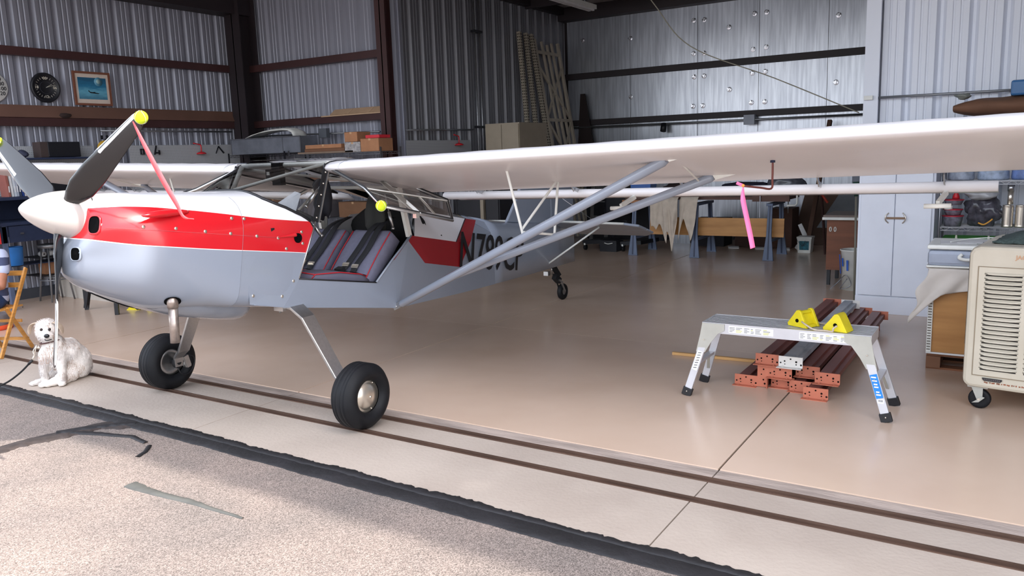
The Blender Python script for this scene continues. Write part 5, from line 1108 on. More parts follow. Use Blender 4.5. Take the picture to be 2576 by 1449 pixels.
b = MB(); b.bar((-11.66, 7.06, 2.28), (-11.64, 7.06, 2.14), .02, .035).bar((-11.66, 6.98, 2.28), (-11.66, 6.98, 2.22), .02, .03).bar((-11.65, 7.02, 2.22), (-11.65, 7.10, 2.22), .02, .02).bar((-11.64, 7.06, 2.16), (-11.64, 7.09, 2.03), .03, .045); b.build('bracket', m_blk, rl)
def lamp(loc, ax, label):
    t = thing('clamp_lamp', label, 'lamp', loc); mm = mat('red lamp enamel', (206, 40, 50), rough=.4); x, y, z = loc
    d = Vector((0, 1, 0)) if ax == 'y' else Vector((.3, 1, 0)).normalized()
    MB(True).tube(spl([Vector(loc) + Vector((0, 0, .02)), Vector(loc) + Vector((0, 0, .13)), Vector(loc) + Vector((0, 0, .15)) - d * .04, Vector(loc) + Vector((0, 0, .17)) - d * .14], 4), .010, 8).build('arm', mm, t)
    MB(True).lathe([(.001, .03), (.04, .025), (.075, .005), (.08, -.01), (.07, -.01)], c=loc, n=20).build('shade', mm, t)
lamp((-11.63, 8.67, 1.985), 'y', 'red clamp lamp on the left wall above the far wing'); lamp((-8.2, 11.3, 1.99), 'y', 'red clamp lamp by the inner side wall above the wing root')
for i, (y, kind, lb) in enumerate(((7.62, 0, 'small black square tool on the long pegboard'), (7.86, 1, 'black upright tool on the long pegboard beside the square one'), (9.05, 2, 'black A-shaped strap on the long pegboard near the corner'))):
    b = MB(); x = -11.68
    if kind == 0: b.box(x, x + .03, y - .03, y - .02, 1.99, 2.07).box(x, x + .03, y + .02, y + .03, 1.99, 2.07).box(x, x + .03, y - .03, y + .03, 2.06, 2.075).box(x, x + .03, y - .03, y + .03, 1.985, 1.995)
    elif kind == 1: b.bar((x + .01, y - .03, 1.98), (x + .01, y + .01, 2.12), .02, .018).box(x, x + .03, y - .03, y + .06, 2.0, 2.02).box(x, x + .03, y + .045, y + .06, 1.98, 2.05)
    else: b.bar((x + .01, y - .06, 1.98), (x + .01, y, 2.10), .01, .014).bar((x + .01, y, 2.10), (x + .01, y + .1, 1.985), .01, .022)
    b.build(('square_tool', 'hand_tool', 'hanging_strap')[i], m_blk, label=lb, cat='tool')
# bench hutch, cabinet and books
hb = thing('tool_bench', 'dark navy steel bench cabinet behind the propeller by the left wall', 'workbench', (-11.4, 5.6, 0))
MB().box(-11.8, -11.1, 4.6, 6.3, 1.42, 1.46).build('top_shelf', m_navy, hb); MB().box(-11.8, -11.75, 4.6, 6.3, .9, 1.42).build('back_panel', m_navy, hb); MB().box(-11.8, -10.95, 4.6, 6.3, 1.1, 1.14).build('worktop', m_navy, hb)
for k in range(3): d = MB().box(-11.0, -10.97, 4.62 + k * .56, 5.16 + k * .56, .88, 1.09).build('drawer', m_navy, hb); MB().box(-10.97, -10.955, 4.75 + k * .56, 4.79 + k * .56, .98, 1.0).build('knob', m_bright, d)
for y in (4.62, 5.12, 6.28): MB().box(-11.02, -10.97, y - .025, y + .025, 0, 1.12).build('post', mat('blue grey post', (86, 98, 124), rough=.5), hb)
for y in (4.62, 6.28): MB().box(-11.15, -11.12, y - .02, y + .02, 1.14, 1.42).build('post', m_navy, hb)
bx = [5.36, 5.40, 5.435, 5.465, 5.495, 5.53, 5.565, 5.60, 5.64, 5.68]; bc = [(150, 90, 80), (214, 214, 214), (200, 206, 214), (170, 176, 190), (60, 70, 90), (36, 62, 130), (216, 216, 220), (34, 54, 116), (60, 96, 190), (210, 210, 214)]
bl_ = ['brown book leftmost on the bench shelf', 'tall white binder second from the left of the bench books', 'pale binder third from the left of the bench books', 'grey binder fourth from the left of the bench books', 'dark slate book in the middle of the bench books', 'dark blue book just right of the slate one', 'thin white binder between two blue books', 'navy book right of the thin white binder', 'mid-blue book next to the rightmost binder', 'white binder at the right end of the bench books']
for i, y in enumerate(bx):
    h = .30 + .05 * ((i * 7) % 4) / 4; t = thing('book', bl_[i], 'book', (-11.3, y, 1.46), 'books on the bench shelf')
    mm = mat('book cover %d' % i, bc[i], rough=.6); b = MB().bar((-11.3, y, 1.462), (-11.3, y - .02, 1.46 + h), .2, .028 - .004 * (i % 2), up=(0, 1, 0)).build('cover', mm, t); MB().box(-11.199, -11.197, y - .010, y + .004, 1.52, 1.60).build('spine_label', m_ppr, b)
MB().box(-11.45, -11.2, 5.92, 6.28, 1.462, 1.72).build('black_case', m_blk, label='black equipment case on the bench shelf beside the books', cat='case')
lump((-11.3, 6.12, 1.755), (.1, .13, .035), 4, .3).build('paper_bundle', m_ppr, label='white crumpled bundle on top of the black equipment case', cat='bundle')
lump((-11.25, 5.9, 1.27), (.14, .26, .1), 5, .15).build('plastic_tub', mat('dusky tub', (66, 76, 104), rough=.4), label='dark blue-grey plastic tub on the bench worktop', cat='tub')
MB().box(-10.95, -10.93, 4.6, 5.05, .88, 1.28).build('red_sign', mat('red sheet', (222, 50, 56), rough=.5), label='red sheet hanging at the left photo edge in front of the bench', cat='sign')
MB(True).lathe([(.001, 0), (.09, 0), (.11, .24), (.112, .25), (.1, .25)], c=(-11.3, 5.36, .55), n=20).build('blue_tub', mat('bright blue plastic', (44, 128, 214), rough=.4), label='bright blue tub behind the seated person', cat='tub')
# low wall rack with rolls and a carton
wr2 = thing('wall_rack', 'low wire wall rack behind the bar stool', 'rack', (-11.6, 6.0, .3))
for z in (.345, .60, .53): MB().box(-11.8, -11.42, (5.2 if z == .53 else 5.72), 6.5, z - .015, z).build('shelf', m_blk if z != .53 else m_navy, wr2)
for y in (5.25, 6.48): MB().box(-11.44, -11.42, y, y + .02, 0, .6).build('post', m_blk, wr2)
cx_ = thing('carton', 'brown cardboard carton on the low wall rack behind the stool', 'box', (-11.6, 6.0, .345)); MB().box(-11.68, -11.5, 5.84, 6.16, .347, .512).build('body', m_card, cx_); MB().box(-11.499, -11.498, 5.98, 6.0, .347, .512).build('tape', m_card2, cx_)
for i, (y, lb) in enumerate(((5.82, 'paper roll at the left end of the wall rack'), (5.96, 'paper roll in the middle of the wall rack'), (6.12, 'paper roll at the right end of the wall rack'))):
    MB(True).lathe([(.012, -.05), (.036, -.05), (.036, .05), (.012, .05)], c=(-11.5, y, .637), axis='Y' if i % 2 else 'X', n=14).build('paper_roll', m_ppr, label=lb, cat='roll', group='paper rolls on the wall rack')
# bar stool
st = thing('bar_stool', 'grey metal bar stool with a foot ring behind the lower propeller blade', 'stool', (-11.25, 5.82, 0)); m_stl = mat('stool steel', (140, 142, 146), rough=.35, metal=.7)
MB(True).lathe([(.001, .79), (.16, .79), (.165, .775), (.16, .74), (.15, .74)], c=(-11.25, 5.82, 0), n=28).build('seat', m_stl, st)
for k in range(4): a = pi / 4 + pi / 2 * k; MB(True).cyl((-11.25 + .12 * cos(a), 5.82 + .12 * sin(a), .75), (-11.25 + .22 * cos(a), 5.82 + .22 * sin(a), 0), .012, n=8).build('leg', m_stl, st)
for z, r in ((.3, .18), (.33, .12)): MB(True).tube([(-11.25 + r * cos(2 * pi * i / 24), 5.82 + r * sin(2 * pi * i / 24), z) for i in range(24)], .008, 6, closed=True).build('foot_ring', m_stl, st)
# white panel and black folding table
MB().box(-11.58, -10.2, 6.03, 6.05, 0, .46).build('white_partition', mat('dirty white panel', (196, 188, 178), rough=.6, var=.06, scale=4), label='low dirty white board standing on the floor behind the stool', cat='panel')
ft = thing('folding_table', 'black-legged folding table hidden behind the aircraft nose', 'table', (-9.75, 5.7, 0))
MB().box(-10.25, -9.2, 5.5, 6.1, .70, .74).build('tabletop', m_blk, ft, bevel=.01)
for a, b_2 in (((-10.1, 5.58, .7), (-10.07, 5.56, 0)), ((-9.95, 5.58, .42), (-10.08, 5.56, .02)), ((-9.36, 5.55, .7), (-9.33, 5.52, 0)), ((-10.05, 6.0, .7), (-10.0, 6.0, 0)), ((-9.3, 6.0, .7), (-9.3, 6.02, 0))): MB().bar(a, b_2, .045, .05).build('leg', m_blk, ft)
MB().bar((-10.1, 5.56, .42), (-9.7, 5.6, .46), .03, .03).build('brace', m_blk, ft)
# ---- wire shelf units along the inner left wall
def wshelf(name, x0, x1, y0, y1, zs, label, ztop=None, m=m_bright, cat='shelf'):
    t = thing(name, label, cat, ((x0 + x1) / 2, (y0 + y1) / 2, 0))
    for x in (x0, x1):
        for y in (y0, y1): MB(True).cyl((x, y, 0), (x, y, ztop or zs[-1] + .04), .013, n=8).build('post', m, t)
    for z in zs:
        b = MB()
        for y in (y0, y1):
            b.bar((x0, y, z), (x1, y, z), .006, .006).bar((x0, y, z - .032), (x1, y, z - .032), .005, .005); k = int((x1 - x0) / .05)
            for i in range(k): xa = x0 + (x1 - x0) * i / k; xb = x0 + (x1 - x0) * (i + 1) / k; b.bar((xa, y, z - (.032 if i % 2 else 0)), (xb, y, z - (0 if i % 2 else .032)), .003, .003)
        for x in (x0, x1): b.bar((x, y0, z), (x, y1, z), .006, .006)
        k = int((y1 - y0) / .03)
        for i in range(k + 1): b.bar((x0, y0 + (y1 - y0) * i / k, z), (x1, y0 + (y1 - y0) * i / k, z), .003, .003)
        b.build('wire_shelf', m, t)
    return t
wshelf('wire_shelving', -11.42, -10.05, 9.05, 9.5, (.3, .9, 1.45, 1.8, 1.93), 'dark wire shelving unit under the grey metal box', 1.97, m_blk)
wshelf('wire_shelving', -9.95, -8.0, 9.05, 9.5, (.3, .9, 1.45, 1.90), 'wire shelving unit under the small cartons by the inner column', 1.97)
gb = thing('metal_box', 'long grey galvanized metal box on top of the dark wire shelving', 'box', (-10.6, 9.3, 1.94)); m_gmb = mat('weathered zinc', (122, 126, 136), rough=.45, metal=.4, var=.14, scale=6)
b = MB(); b.box(-11.38, -9.72, 9.1, 9.45, 1.945, 2.2); b.build('body', m_gmb, gb); b = MB(); b.box(-11.39, -11.37, 9.09, 9.1, 1.945, 2.21).box(-10.13, -10.115, 9.09, 9.1, 1.945, 2.21).box(-9.73, -9.71, 9.09, 9.1, 1.945, 2.2).box(-11.39, -9.71, 9.085, 9.1, 2.19, 2.205); b.build('edge_strip', m_bright, gb)
fa = thing('wingtip_fairing', 'white curved fairing shell lying on the grey metal box', 'fairing', (-10.4, 9.3, 2.2))
MB(True).loft([[(x, 9.12 + .3 * v, 2.205 + h * (sin(pi * min(1, .5 + .5 * (1 - abs(2 * v - 1)))) if 0 else 1 - .25 * abs(2 * v - 1) ** 2)) for v in (0, .25, .5, .75, 1)] for x, h in [(-11.05, .003), (-10.9, .06), (-10.7, .105), (-10.45, .135), (-10.2, .142), (-10.02, .13), (-9.93, .08), (-9.90, .003)]], False, True).build('shell', m_whp, fa, solid=.01)
def carton(x0, x1, y0, y1, z0, z1, label, m=m_card, nm='cardboard_box'):
    t = thing(nm, label, 'box', ((x0 + x1) / 2, (y0 + y1) / 2, z0)); MB().box(x0, x1, y0, y1, z0, z1).build('body', m, t, bevel=.004); MB().box((x0 + x1) / 2 - .02, (x0 + x1) / 2 + .02, y0 - .001, y1 + .001, z1 - .03, z1 + .001).build('tape', mat('kraft tape', (196, 158, 120), rough=.5), t); return t
carton(-9.62, -8.84, 9.1, 9.4, 1.985, 2.045, 'flat tan cardboard box on the wire shelving right of the metal box'); MB().box(-9.8, -8.6, 9.1, 9.42, 1.91, 1.935).build('board', mat('grey plank', (136, 116, 100), rough=.8), label='weathered grey plank under the flat tan box', cat='board'); MB().box(-9.66, -8.8, 9.12, 9.42, 1.937, 1.983).build('board', m_card2, label='thin brown board between the plank and the flat tan box', cat='board')
carton(-8.77, -8.45, 9.1, 9.4, 1.91, 2.06, 'low grey and white printed box on the wire shelving', mat('printed box', (164, 160, 160), rough=.6, var=.3, scale=25)); carton(-8.76, -8.50, 9.1, 9.4, 2.065, 2.21, 'small brown box on top of the printed box'); carton(-8.42, -8.06, 9.08, 9.4, 1.91, 2.10, 'brown box in front of the inner column', m_card)
MB().box(-8.33, -8.06, 9.1, 9.35, 2.105, 2.15).build('red_case', mat('red case', (214, 48, 60), rough=.5), label='small red case on the brown box by the column', cat='case')
for i, (x0, x1, z0, z1, c, lb) in enumerate([(-11.2, -10.8, .91, 1.12, (70, 66, 70), 'dark crate on the middle shelf of the dark shelving'), (-10.7, -10.3, .91, 1.2, (120, 84, 62), 'brown carton on the middle shelf of the dark shelving'), (-9.7, -9.2, .91, 1.2, (96, 92, 96), 'grey crate on the middle shelf by the column'), (-9.0, -8.4, .91, 1.15, (128, 92, 66), 'brown carton on the middle shelf by the column'), (-9.6, -9.1, 1.46, 1.7, (110, 76, 56), 'brown box on the third shelf seen through the cabin'), (-8.9, -8.4, 1.46, 1.68, (60, 60, 66), 'dark case on the third shelf seen through the cabin')]): carton(x0, x1, 9.12, 9.42, z0, z1, lb, mat('shelf goods %d' % i, c, rough=.8), 'storage_box')
# cardboards on the girt
for i, (x0, x1, lb) in enumerate(((-9.72, -9.30, 'left folded cardboard piece on the lower girt'), (-9.29, -8.85, 'middle folded cardboard piece on the lower girt'), (-8.84, -8.56, 'right folded cardboard piece on the lower girt beside the column'))): MB().slab([(x0, 9.79, 2.535), (x1, 9.79, 2.535), (x1 + .06, 9.86, 2.62), (x0 + .06, 9.86, 2.62)], .012).build('folded_cardboard', mat('faded card', (176, 146, 118), rough=.9), label=lb, cat='cardboard', group='cardboard pieces on the girt')
MB().box(-9.9, -8.56, 9.765, 9.79, 2.51, 2.53).build('lath', mat('pale lath', (190, 160, 130)), label='thin pale lath along the front edge of the girt', cat='wood')
def conduit(name, pts, label, r=.014): return MB(True).tube(pts, r, 8).build(name, m_conduit, label=label, cat='conduit')
conduit('electrical_conduit', [(-11.72, 7.0, 2.35), (-11.72, 9.4, 2.35)], 'thin steel conduit along the left wall under the brown hardboard')
conduit('electrical_conduit', [(-11.3, 9.74, 2.26), (-8.6, 9.74, 2.22)], 'thin steel conduit under the girt above the wire shelving')
conduit('electrical_conduit', [(-8.24, 9.95, 2.23), (-8.24, 11.8, 2.25)], 'thin steel conduit along the dark inner side wall')
b = MB().box(-9.83, -9.66, 9.62, 9.7, 2.17, 2.32).build('junction_box', mat('grey box', (92, 96, 104), rough=.5), label='grey junction box on the conduit below the girt', cat='junction box')
tw_p = thing('wall_pipes', 'close pair of vertical steel pipes strapped to the inner side wall', 'pipe', (-8.24, 12.02, 0))
for y in (11.95, 12.1): MB(True).cyl((-8.24, y, 0), (-8.24, y, 4.6), .02, n=8).build('pipe', m_conduit, tw_p)
for z in (3.95, 2.3): MB().box(-8.28, -8.2, 11.9, 12.15, z - .02, z + .02).build('strap', m_blk, tw_p)
# ---- deep bay: tall cabinet, dark cabinets, racks
m_bei = mat('beige cabinet enamel', (150, 138, 120), rough=.5, var=.04)
tc_ = thing('tall_cabinet', 'tall beige steel cabinet in front of the leaning racks', 'cabinet', (-7.3, 11.75, 0)); MB().box(-7.64, -6.97, 11.3, 12.2, 0, 2.31).build('body', m_bei, tc_); MB().box(-7.63, -7.315, 11.28, 11.3, .05, 2.29).build('door', m_bei, tc_); MB().box(-7.305, -6.98, 11.28, 11.3, .05, 2.29).build('door', m_bei, tc_); MB().box(-7.33, -7.29, 11.27, 11.28, 1.1, 1.25).build('handle', m_bright, tc_)
for i, (x0, x1, lb) in enumerate(((-7.78, -7.3, 'left black storage cabinet beyond the fuselage'), (-7.22, -6.95, 'right black storage cabinet beyond the fuselage'))):
    t = thing('storage_cabinet', lb, 'cabinet', ((x0 + x1) / 2, 10.7, 0)); MB().box(x0, x1, 10.6, 11.0, 0, 1.36).build('body', m_blk, t); MB().box(x0 + .02, x1 - .02, 10.585, 10.6, .05, 1.33).build('door', mat('black door', (30, 30, 36), rough=.5), t)
MB().box(-7.3, -7.24, 10.56, 10.62, 0, 1.6).build('post', m_bei, label='pale upright post between the two black cabinets', cat='post')
MB().box(-7.78, -7.0, 10.565, 10.585, 1.28, 1.34).build('hook_rail', m_blk, label='dark rail with pale ties above the black cabinets', cat='rail'); 
b = MB(); rr_ = random.Random(2)
for k in range(26): x = -7.76 + k * .028; b.bar((x, 10.56, 1.32), (x + rr_.uniform(-.02, .02), 10.555, 1.20 + rr_.uniform(0, .03)), .006, .004)
b.build('cable_ties', m_ppr, label='row of pale ties hanging from the dark rail', cat='ties', kind='stuff')
m_rack = mat('cream rack paint', (176, 166, 150), rough=.5, var=.06, scale=10)
for i, (yt, yb, lb) in enumerate(((13.42, 12.9, 'leftmost perforated rack upright leaning on the inner side wall'), (13.67, 13.3, 'middle perforated rack upright leaning on the inner side wall'), (13.87, 13.9, 'right perforated rack upright leaning on the inner side wall'))):
    t = thing('rack_upright', lb, 'rack upright', (-7.62, yb, 0), 'leaning rack uprights'); a = Vector((-8.24, yt, 4.1)); c = Vector((-7.62, yb, 0)); b = MB(); b.bar(a, c, .075, .01, up=(0, -1, .0)).bar(a + Vector((.035, .03, 0)), c + Vector((.035, .03, 0)), .006, .06, up=(0, -1, 0)).bar(a + Vector((-.035, .03, 0)), c + Vector((-.035, .03, 0)), .006, .06, up=(0, -1, 0)); bo = b.build('channel', m_rack, t)
    s_ = MB(); d = (c - a); ax = d.normalized(); 
    for k in range(74):
        p = a + d * ((k + .6) / 76)
        for s in (-1, 1): q = p + Vector((s * .018, -.0065, 0)); s_.bar(q, q + ax * .028, .014, .002, up=(0, -1, 0)); q = p + Vector((.0392, .03 + s * .014, 0)); s_.bar(q, q + ax * .028, .002, .012, up=(0, -1, 0))
    s_.build('slots', m_void, bo, kind='stuff')
rf2 = thing('braced_end_frame', 'cross-braced cream rack end frame leaning in the corner', 'rack', (-7.5, 14.5, 0))
def rfp(y, z): return Vector((-8.26 + (4.1 - z) * .175, y, z))
for y in (14.0, 14.95): MB().bar(rfp(y + .02, 4.02), rfp(y, 0), .07, .05, up=(1, 0, 0)).build('post', m_rack, rf2)
for y, z in ((14.3, 4.0), (14.5, 3.95), (14.7, 4.0)): MB().bar(rfp(y, z), rfp(y + .12, .1), .05, .04, up=(1, 0, 0)).build('post', m_rack, rf2)
for z in (3.78, 2.45, 1.1): MB().bar(rfp(13.95, z), rfp(15.0, z), .04, .06).build('crossbar', m_rack, rf2)
for za, zb in ((3.5, 2.5), (2.4, 1.2)): MB().bar(rfp(14.02, za), rfp(14.95, zb), .03, .05).build('brace', m_rack, rf2); MB().bar(rfp(14.95, za), rfp(14.02, zb), .03, .05).build('brace', m_rack, rf2)
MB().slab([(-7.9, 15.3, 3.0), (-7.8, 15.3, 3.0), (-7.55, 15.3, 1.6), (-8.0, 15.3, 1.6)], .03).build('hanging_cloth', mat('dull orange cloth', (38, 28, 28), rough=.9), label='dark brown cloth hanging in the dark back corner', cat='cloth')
conduit('electrical_conduit', [(-8.2, 15.3, 2.31), (-5.0, 15.3, 2.29), (-2.2, 15.3, 2.28)], 'long steel conduit on the insulated back wall below the lower girt', .02)
MB().box(-4.45, -4.25, 15.25, 15.36, 2.2, 2.38).build('junction_box', mat('pale box', (170, 176, 190), rough=.5), label='pale junction box on the back wall conduit', cat='junction box')
MB(True).tube([(-6.05, 15.3, 2.3), (-6.05, 15.25, 2.15)], .06, 10).build('spray_bottle', m_blk, label='dark bottle hanging under the back wall conduit', cat='bottle')
MB(True).tube(spl([(-4.75, 9.78, 4.6), (-4.02, 9.78, 3.62), (-3.52, 9.78, 3.03), (-2.5, 9.78, 2.57), (-1.56, 9.78, 2.12)], 8), .007, 6).build('hanging_rope', mat('grey rope', (130, 126, 112), rough=.9), label='thin rope sagging across the bay to the white corner trim', cat='rope')
fx = thing('ceiling_light', 'long white fluorescent strip light hanging below the roof', 'light', (-6.33, 11.8, 4.2)); MB().box(-6.42, -6.27, 10.5, 12.8, 4.19, 4.26).build('housing', m_whp, fx); MB().box(-6.40, -6.36, 10.55, 12.75, 4.16, 4.19).build('tube', m_ppr, fx); MB().box(-6.33, -6.29, 10.55, 12.75, 4.16, 4.19).build('tube', m_ppr, fx); MB().box(-6.35, -6.34, 12.5, 12.51, 4.26, 4.85).build('hanger', m_bright, fx); MB().box(-6.35, -6.34, 10.8, 10.81, 4.26, 4.88).build('hanger', m_bright, fx)
# ================= back of the bay: table on sawhorses =================
m_saw = mat('blue grey sawhorse', (100, 112, 136), rough=.6, var=.1, scale=5); m_dkw = mat('dark stained plank', (92, 62, 52), rough=.6, stretch=(.3, 4, 1), var=.15, scale=5)
m_ply = mat('orange plywood', (186, 130, 70), rough=.55, var=.16, scale=3, stretch=(.4, 1, 3), var2=(200, 146, 84)); m_plyd = mat('reddish plywood', (120, 72, 48), rough=.6, var=.22, scale=4, stretch=(.3, 1, 3))
bt_ = thing('plank_table', 'long table of brown planks laid across blue sawhorses at the back', 'table', (-4.3, 13, 0))
MB().box(-5.75, -3.0, 12.75, 13.1, .955, 1.0).build('plank', m_dkw, bt_); MB().box(-5.75, -3.0, 13.12, 13.45, .955, 1.0).build('plank', m_dkw, bt_); MB().box(-5.8, -5.2, 12.72, 13.0, .90, .95).build('plank', m_card, bt_); MB().box(-3.55, -2.98, 12.7, 12.75, .93, 1.03).build('edge_board', m_dkw, bt_)
for i, (x, lb) in enumerate(((-5.58, 'blue-grey sawhorse under the left end of the plank table'), (-4.48, 'blue-grey sawhorse under the middle of the plank table'), (-3.28, 'blue-grey sawhorse under the right end of the plank table'))):
    t = thing('sawhorse', lb, 'sawhorse', (x, 12.95, 0), 'sawhorses under the plank table'); MB().box(x - .05, x + .05, 12.7, 13.5, .86, .9).build('top_rail', m_saw, t)
    for y, dy in ((12.76, -.1), (13.44, .1)):
        MB().slab([(x - .035, y, .87), (x + .035, y, .87), (x + .04, y + dy * .6, .4), (x + .085, y + dy, 0), (x - .085, y + dy, 0), (x - .04, y + dy * .6, .4)], .03).build('leg', m_saw, t, bevel=.004); MB().slab([(x - .008, y - .018, .86), (x + .008, y - .018, .86), (x + .012, y + dy - .018, .02), (x - .012, y + dy - .018, .02)], .006).build('leg_groove', m_navy, t)
    MB().bar((x, 12.7, .3), (x, 13.5, .3), .03, .04).build('brace', m_saw, t)
MB().slab([(-5.33, 12.84, .655), (-3.08, 12.84, .655), (-3.08, 12.82, .36), (-5.33, 12.82, .36)], .02).build('plywood_board', m_ply, label='long orange plywood board standing across the sawhorse legs', cat='board')
cb = thing('storage_bin', 'bright blue plastic bin on the left end of the plank table', 'bin', (-5.56, 13.1, 1.0)); m_binb = mat('blue bin plastic', (40, 96, 176), rough=.4)
MB(True).loft([[(-5.56 + a * w, 13.1 + b_2 * .14, z) for a, b_2 in [(-1, -1), (1, -1), (1, 1), (-1, 1)]] for z, w in ((1.001, .17), (1.25, .19))], True, False, caps=True).build('tub', m_binb, cb); MB().box(-5.77, -5.35, 12.94, 13.26, 1.25, 1.28).build('rim', m_binb, cb)
def drape(x0, x1, ztop, zlow, y, label, seed, m):
    def f(u, v):
        x = x0 + (x1 - x0) * u + .02 * noise.noise(Vector((u * 3, v * 3, seed))); k = lerp([(0, 0), (1, 1)], v); zl = zlow + .22 * noise.noise(Vector((u * 2.2 + seed, 1, 2))) * 1.5
        z = ztop + .04 * (1 - v) - (ztop - zl) * v; yy = y - .05 - .05 * noise.noise(Vector((u * 3.4 + seed, v * 2, seed))) * (.3 + v) + (.3 * max(0, .12 - v) / .12)
        if v < .12: z = ztop + .035 + .01 * noise.noise(Vector((u * 6, v * 9, seed)))
        x = x0 + (x1 - x0) * (.5 + (u - .5) * (1 - .35 * v * abs(sin(seed)))) + .05 * v * sin(seed * 3)
        return (x, yy, z)
    return MB(True).sheet(f, 28, 24).build('drop_cloth', m, label=label, cat='cloth', solid=.004, fix=False)
m_can = mat('beige canvas', (204, 190, 174), rough=.9, var=.08, scale=8)
drape(-5.25, -4.86, 1.0, .46, 12.66, 'left beige canvas cloth hanging over the plank table edge', 1.3, m_can); drape(-5.0, -4.72, 1.0, .34, 12.60, 'longest pointed beige canvas cloth hanging in front of the plywood board', 2.1, m_can); drape(-4.72, -4.4, 1.0, .46, 12.66, 'right beige canvas cloth hanging beside the middle sawhorse', 3.7, m_can)
lump((-3.95, 12.9, 1.06), (.5, .14, .055), 3, .12).build('seat_pad', mat('maroon vinyl', (90, 22, 40), rough=.5), label='maroon pad lying on the plank table', cat='pad')
lump((-3.8, 13.2, 1.16), (.42, .14, .06), 6, .3).build('dark_jacket', mat('navy cloth', (30, 32, 50), rough=.9), label='dark navy cloth heaped on the maroon pad', cat='cloth'); lump((-3.15, 13.2, 1.17), (.28, .12, .15), 7, .4).build('plastic_wrap', mat('smoky plastic', (92, 94, 104), rough=.2, var=.4, scale=12), label='crumpled clear plastic on the right end of the plank table', cat='plastic'); lump((-4.95, 13.2, 1.12), (.3, .14, .1), 12, .3).build('dark_jacket', mat('brown black cloth', (44, 30, 32), rough=.9), label='dark brown jacket beside the blue bin', cat='cloth')
cc = thing('c_clamp', 'white C-clamp gripping the right end of the plank table', 'clamp', (-2.98, 12.8, .9)); MB(True).tube([(-3.02, 12.72, 1.12), (-2.90, 12.72, 1.12), (-2.87, 12.72, 1.10), (-2.87, 12.72, .9), (-2.90, 12.72, .87), (-3.02, 12.72, .87)], .016, 8).build('frame', m_whp, cc); MB(True).cyl((-3.0, 12.72, .93), (-3.0, 12.72, .75), .008).build('screw', m_bright, cc)
cc = thing('c_clamp', 'steel bar clamp on the plank table left of the white C-clamp', 'clamp', (-3.4, 12.8, .9)); MB().bar((-3.42, 12.68, 1.06), (-3.42, 12.68, .68), .012, .02).build('bar', m_bright, cc); MB().box(-3.44, -3.38, 12.66, 12.74, 1.04, 1.07).build('jaw', m_bright, cc)
# things left of the table
for i, (x0, x1, lb) in enumerate(((-6.78, -6.35, 'black low dolly on casters at the foot of the dark stool'), (-6.02, -5.62, 'black low dolly on casters beside the left sawhorse'))):
    t = thing('caster_dolly', lb, 'dolly', ((x0 + x1) / 2, 13.4, 0)); MB().slab([(x0, 13.1, .14), (x1, 13.1, .17), (x1 + .1, 13.7, .17), (x0 + .1, 13.7, .14)], .07).build('frame', m_blk, t)
    for x, y in ((x0 + .05, 13.12), (x1, 13.6)): w = MB(True).cyl((x - .02, y, .052), (x + .02, y, .052), .05, n=14).build('caster_wheel', m_tire, t); MB().bar((x, y, .05), (x - .01, y, .13), .05, .03).build('fork', m_whp, t)
bb_ = thing('black_toolbox', 'black tool box with a pale handle on the floor between the dollies', 'toolbox', (-6.2, 13.2, 0)); MB().box(-6.38, -6.05, 13.0, 13.3, 0, .2).build('body', m_blk, bb_); MB(True).tube(spl([(-6.28, 12.985, .16), (-6.2, 12.97, .145), (-6.12, 12.985, .16)], 4), .008, 6).build('handle', m_whp, bb_)
oc = thing('office_chair', 'dark padded swivel chair beyond the tailplane', 'chair', (-6.35, 13.5, 0)); MB(True).loft([[(-6.6 + .5 * u, 13.75 + .03 * sin(pi * u), z) for u in (0, .1, .5, .9, 1)] + [(-6.1 - .5 * u, 13.68, z) for u in (0, .1, .5, .9, 1)] for z in (.62, .7, 1.0, 1.08)], True, True, caps=True).build('backrest', m_blk, oc, bevel=.02); lump((-6.35, 13.5, .5), (.27, .25, .05), 2, .08).build('seat', m_blk, oc); MB(True).cyl((-6.35, 13.5, .5), (-6.35, 13.5, .1), .03).build('column', m_blk, oc)
for k in range(5): a = 2 * pi * k / 5; MB().bar((-6.35, 13.5, .1), (-6.35 + .26 * cos(a), 13.5 + .26 * sin(a), .06), .04, .03).build('base_leg', m_blk, oc)
ld = thing('stepladder', 'aluminium ladder leaning behind the rudder', 'ladder', (-7.0, 14.2, 0))
for x in (-7.2, -6.88): MB().bar((x - .2, 14.9, 1.9), (x + .14, 14.0, 0), .025, .07, up=(1, 0, 0)).build('rail', m_alu, ld)
for k in range(6): z = .25 + k * .28; y = 14.0 + z * .474; dx = -.34 * z / 1.9 + .14; MB().bar((-7.2 + dx, y, z), (-6.88 + dx, y, z), .03, .02).build('rung', m_alu, ld)
MB().box(-7.6, -6.6, 14.9, 15.3, 0, 1.15).build('dark_crate', mat('black crate', (26, 26, 32), rough=.7), label='large black crate against the back wall behind the stepladder', cat='crate')
MB().box(-7.5, -6.9, 14.92, 15.2, 1.16, 1.24).build('red_case', mat('dark red case', (110, 24, 34), rough=.5), label='dark red flat case on the large black crate', cat='case')
MB().box(-6.5, -5.9, 14.9, 15.3, 0, 1.0).build('grey_crate', mat('dark grey crate', (48, 48, 54), rough=.7), label='dark grey crate against the back wall beside the black one', cat='crate')
MB().box(-5.6, -5.25, 14.6, 14.9, 0, .24).build('foil_box', m_foil, label='silver foil-covered box on the floor under the plank table', cat='box')
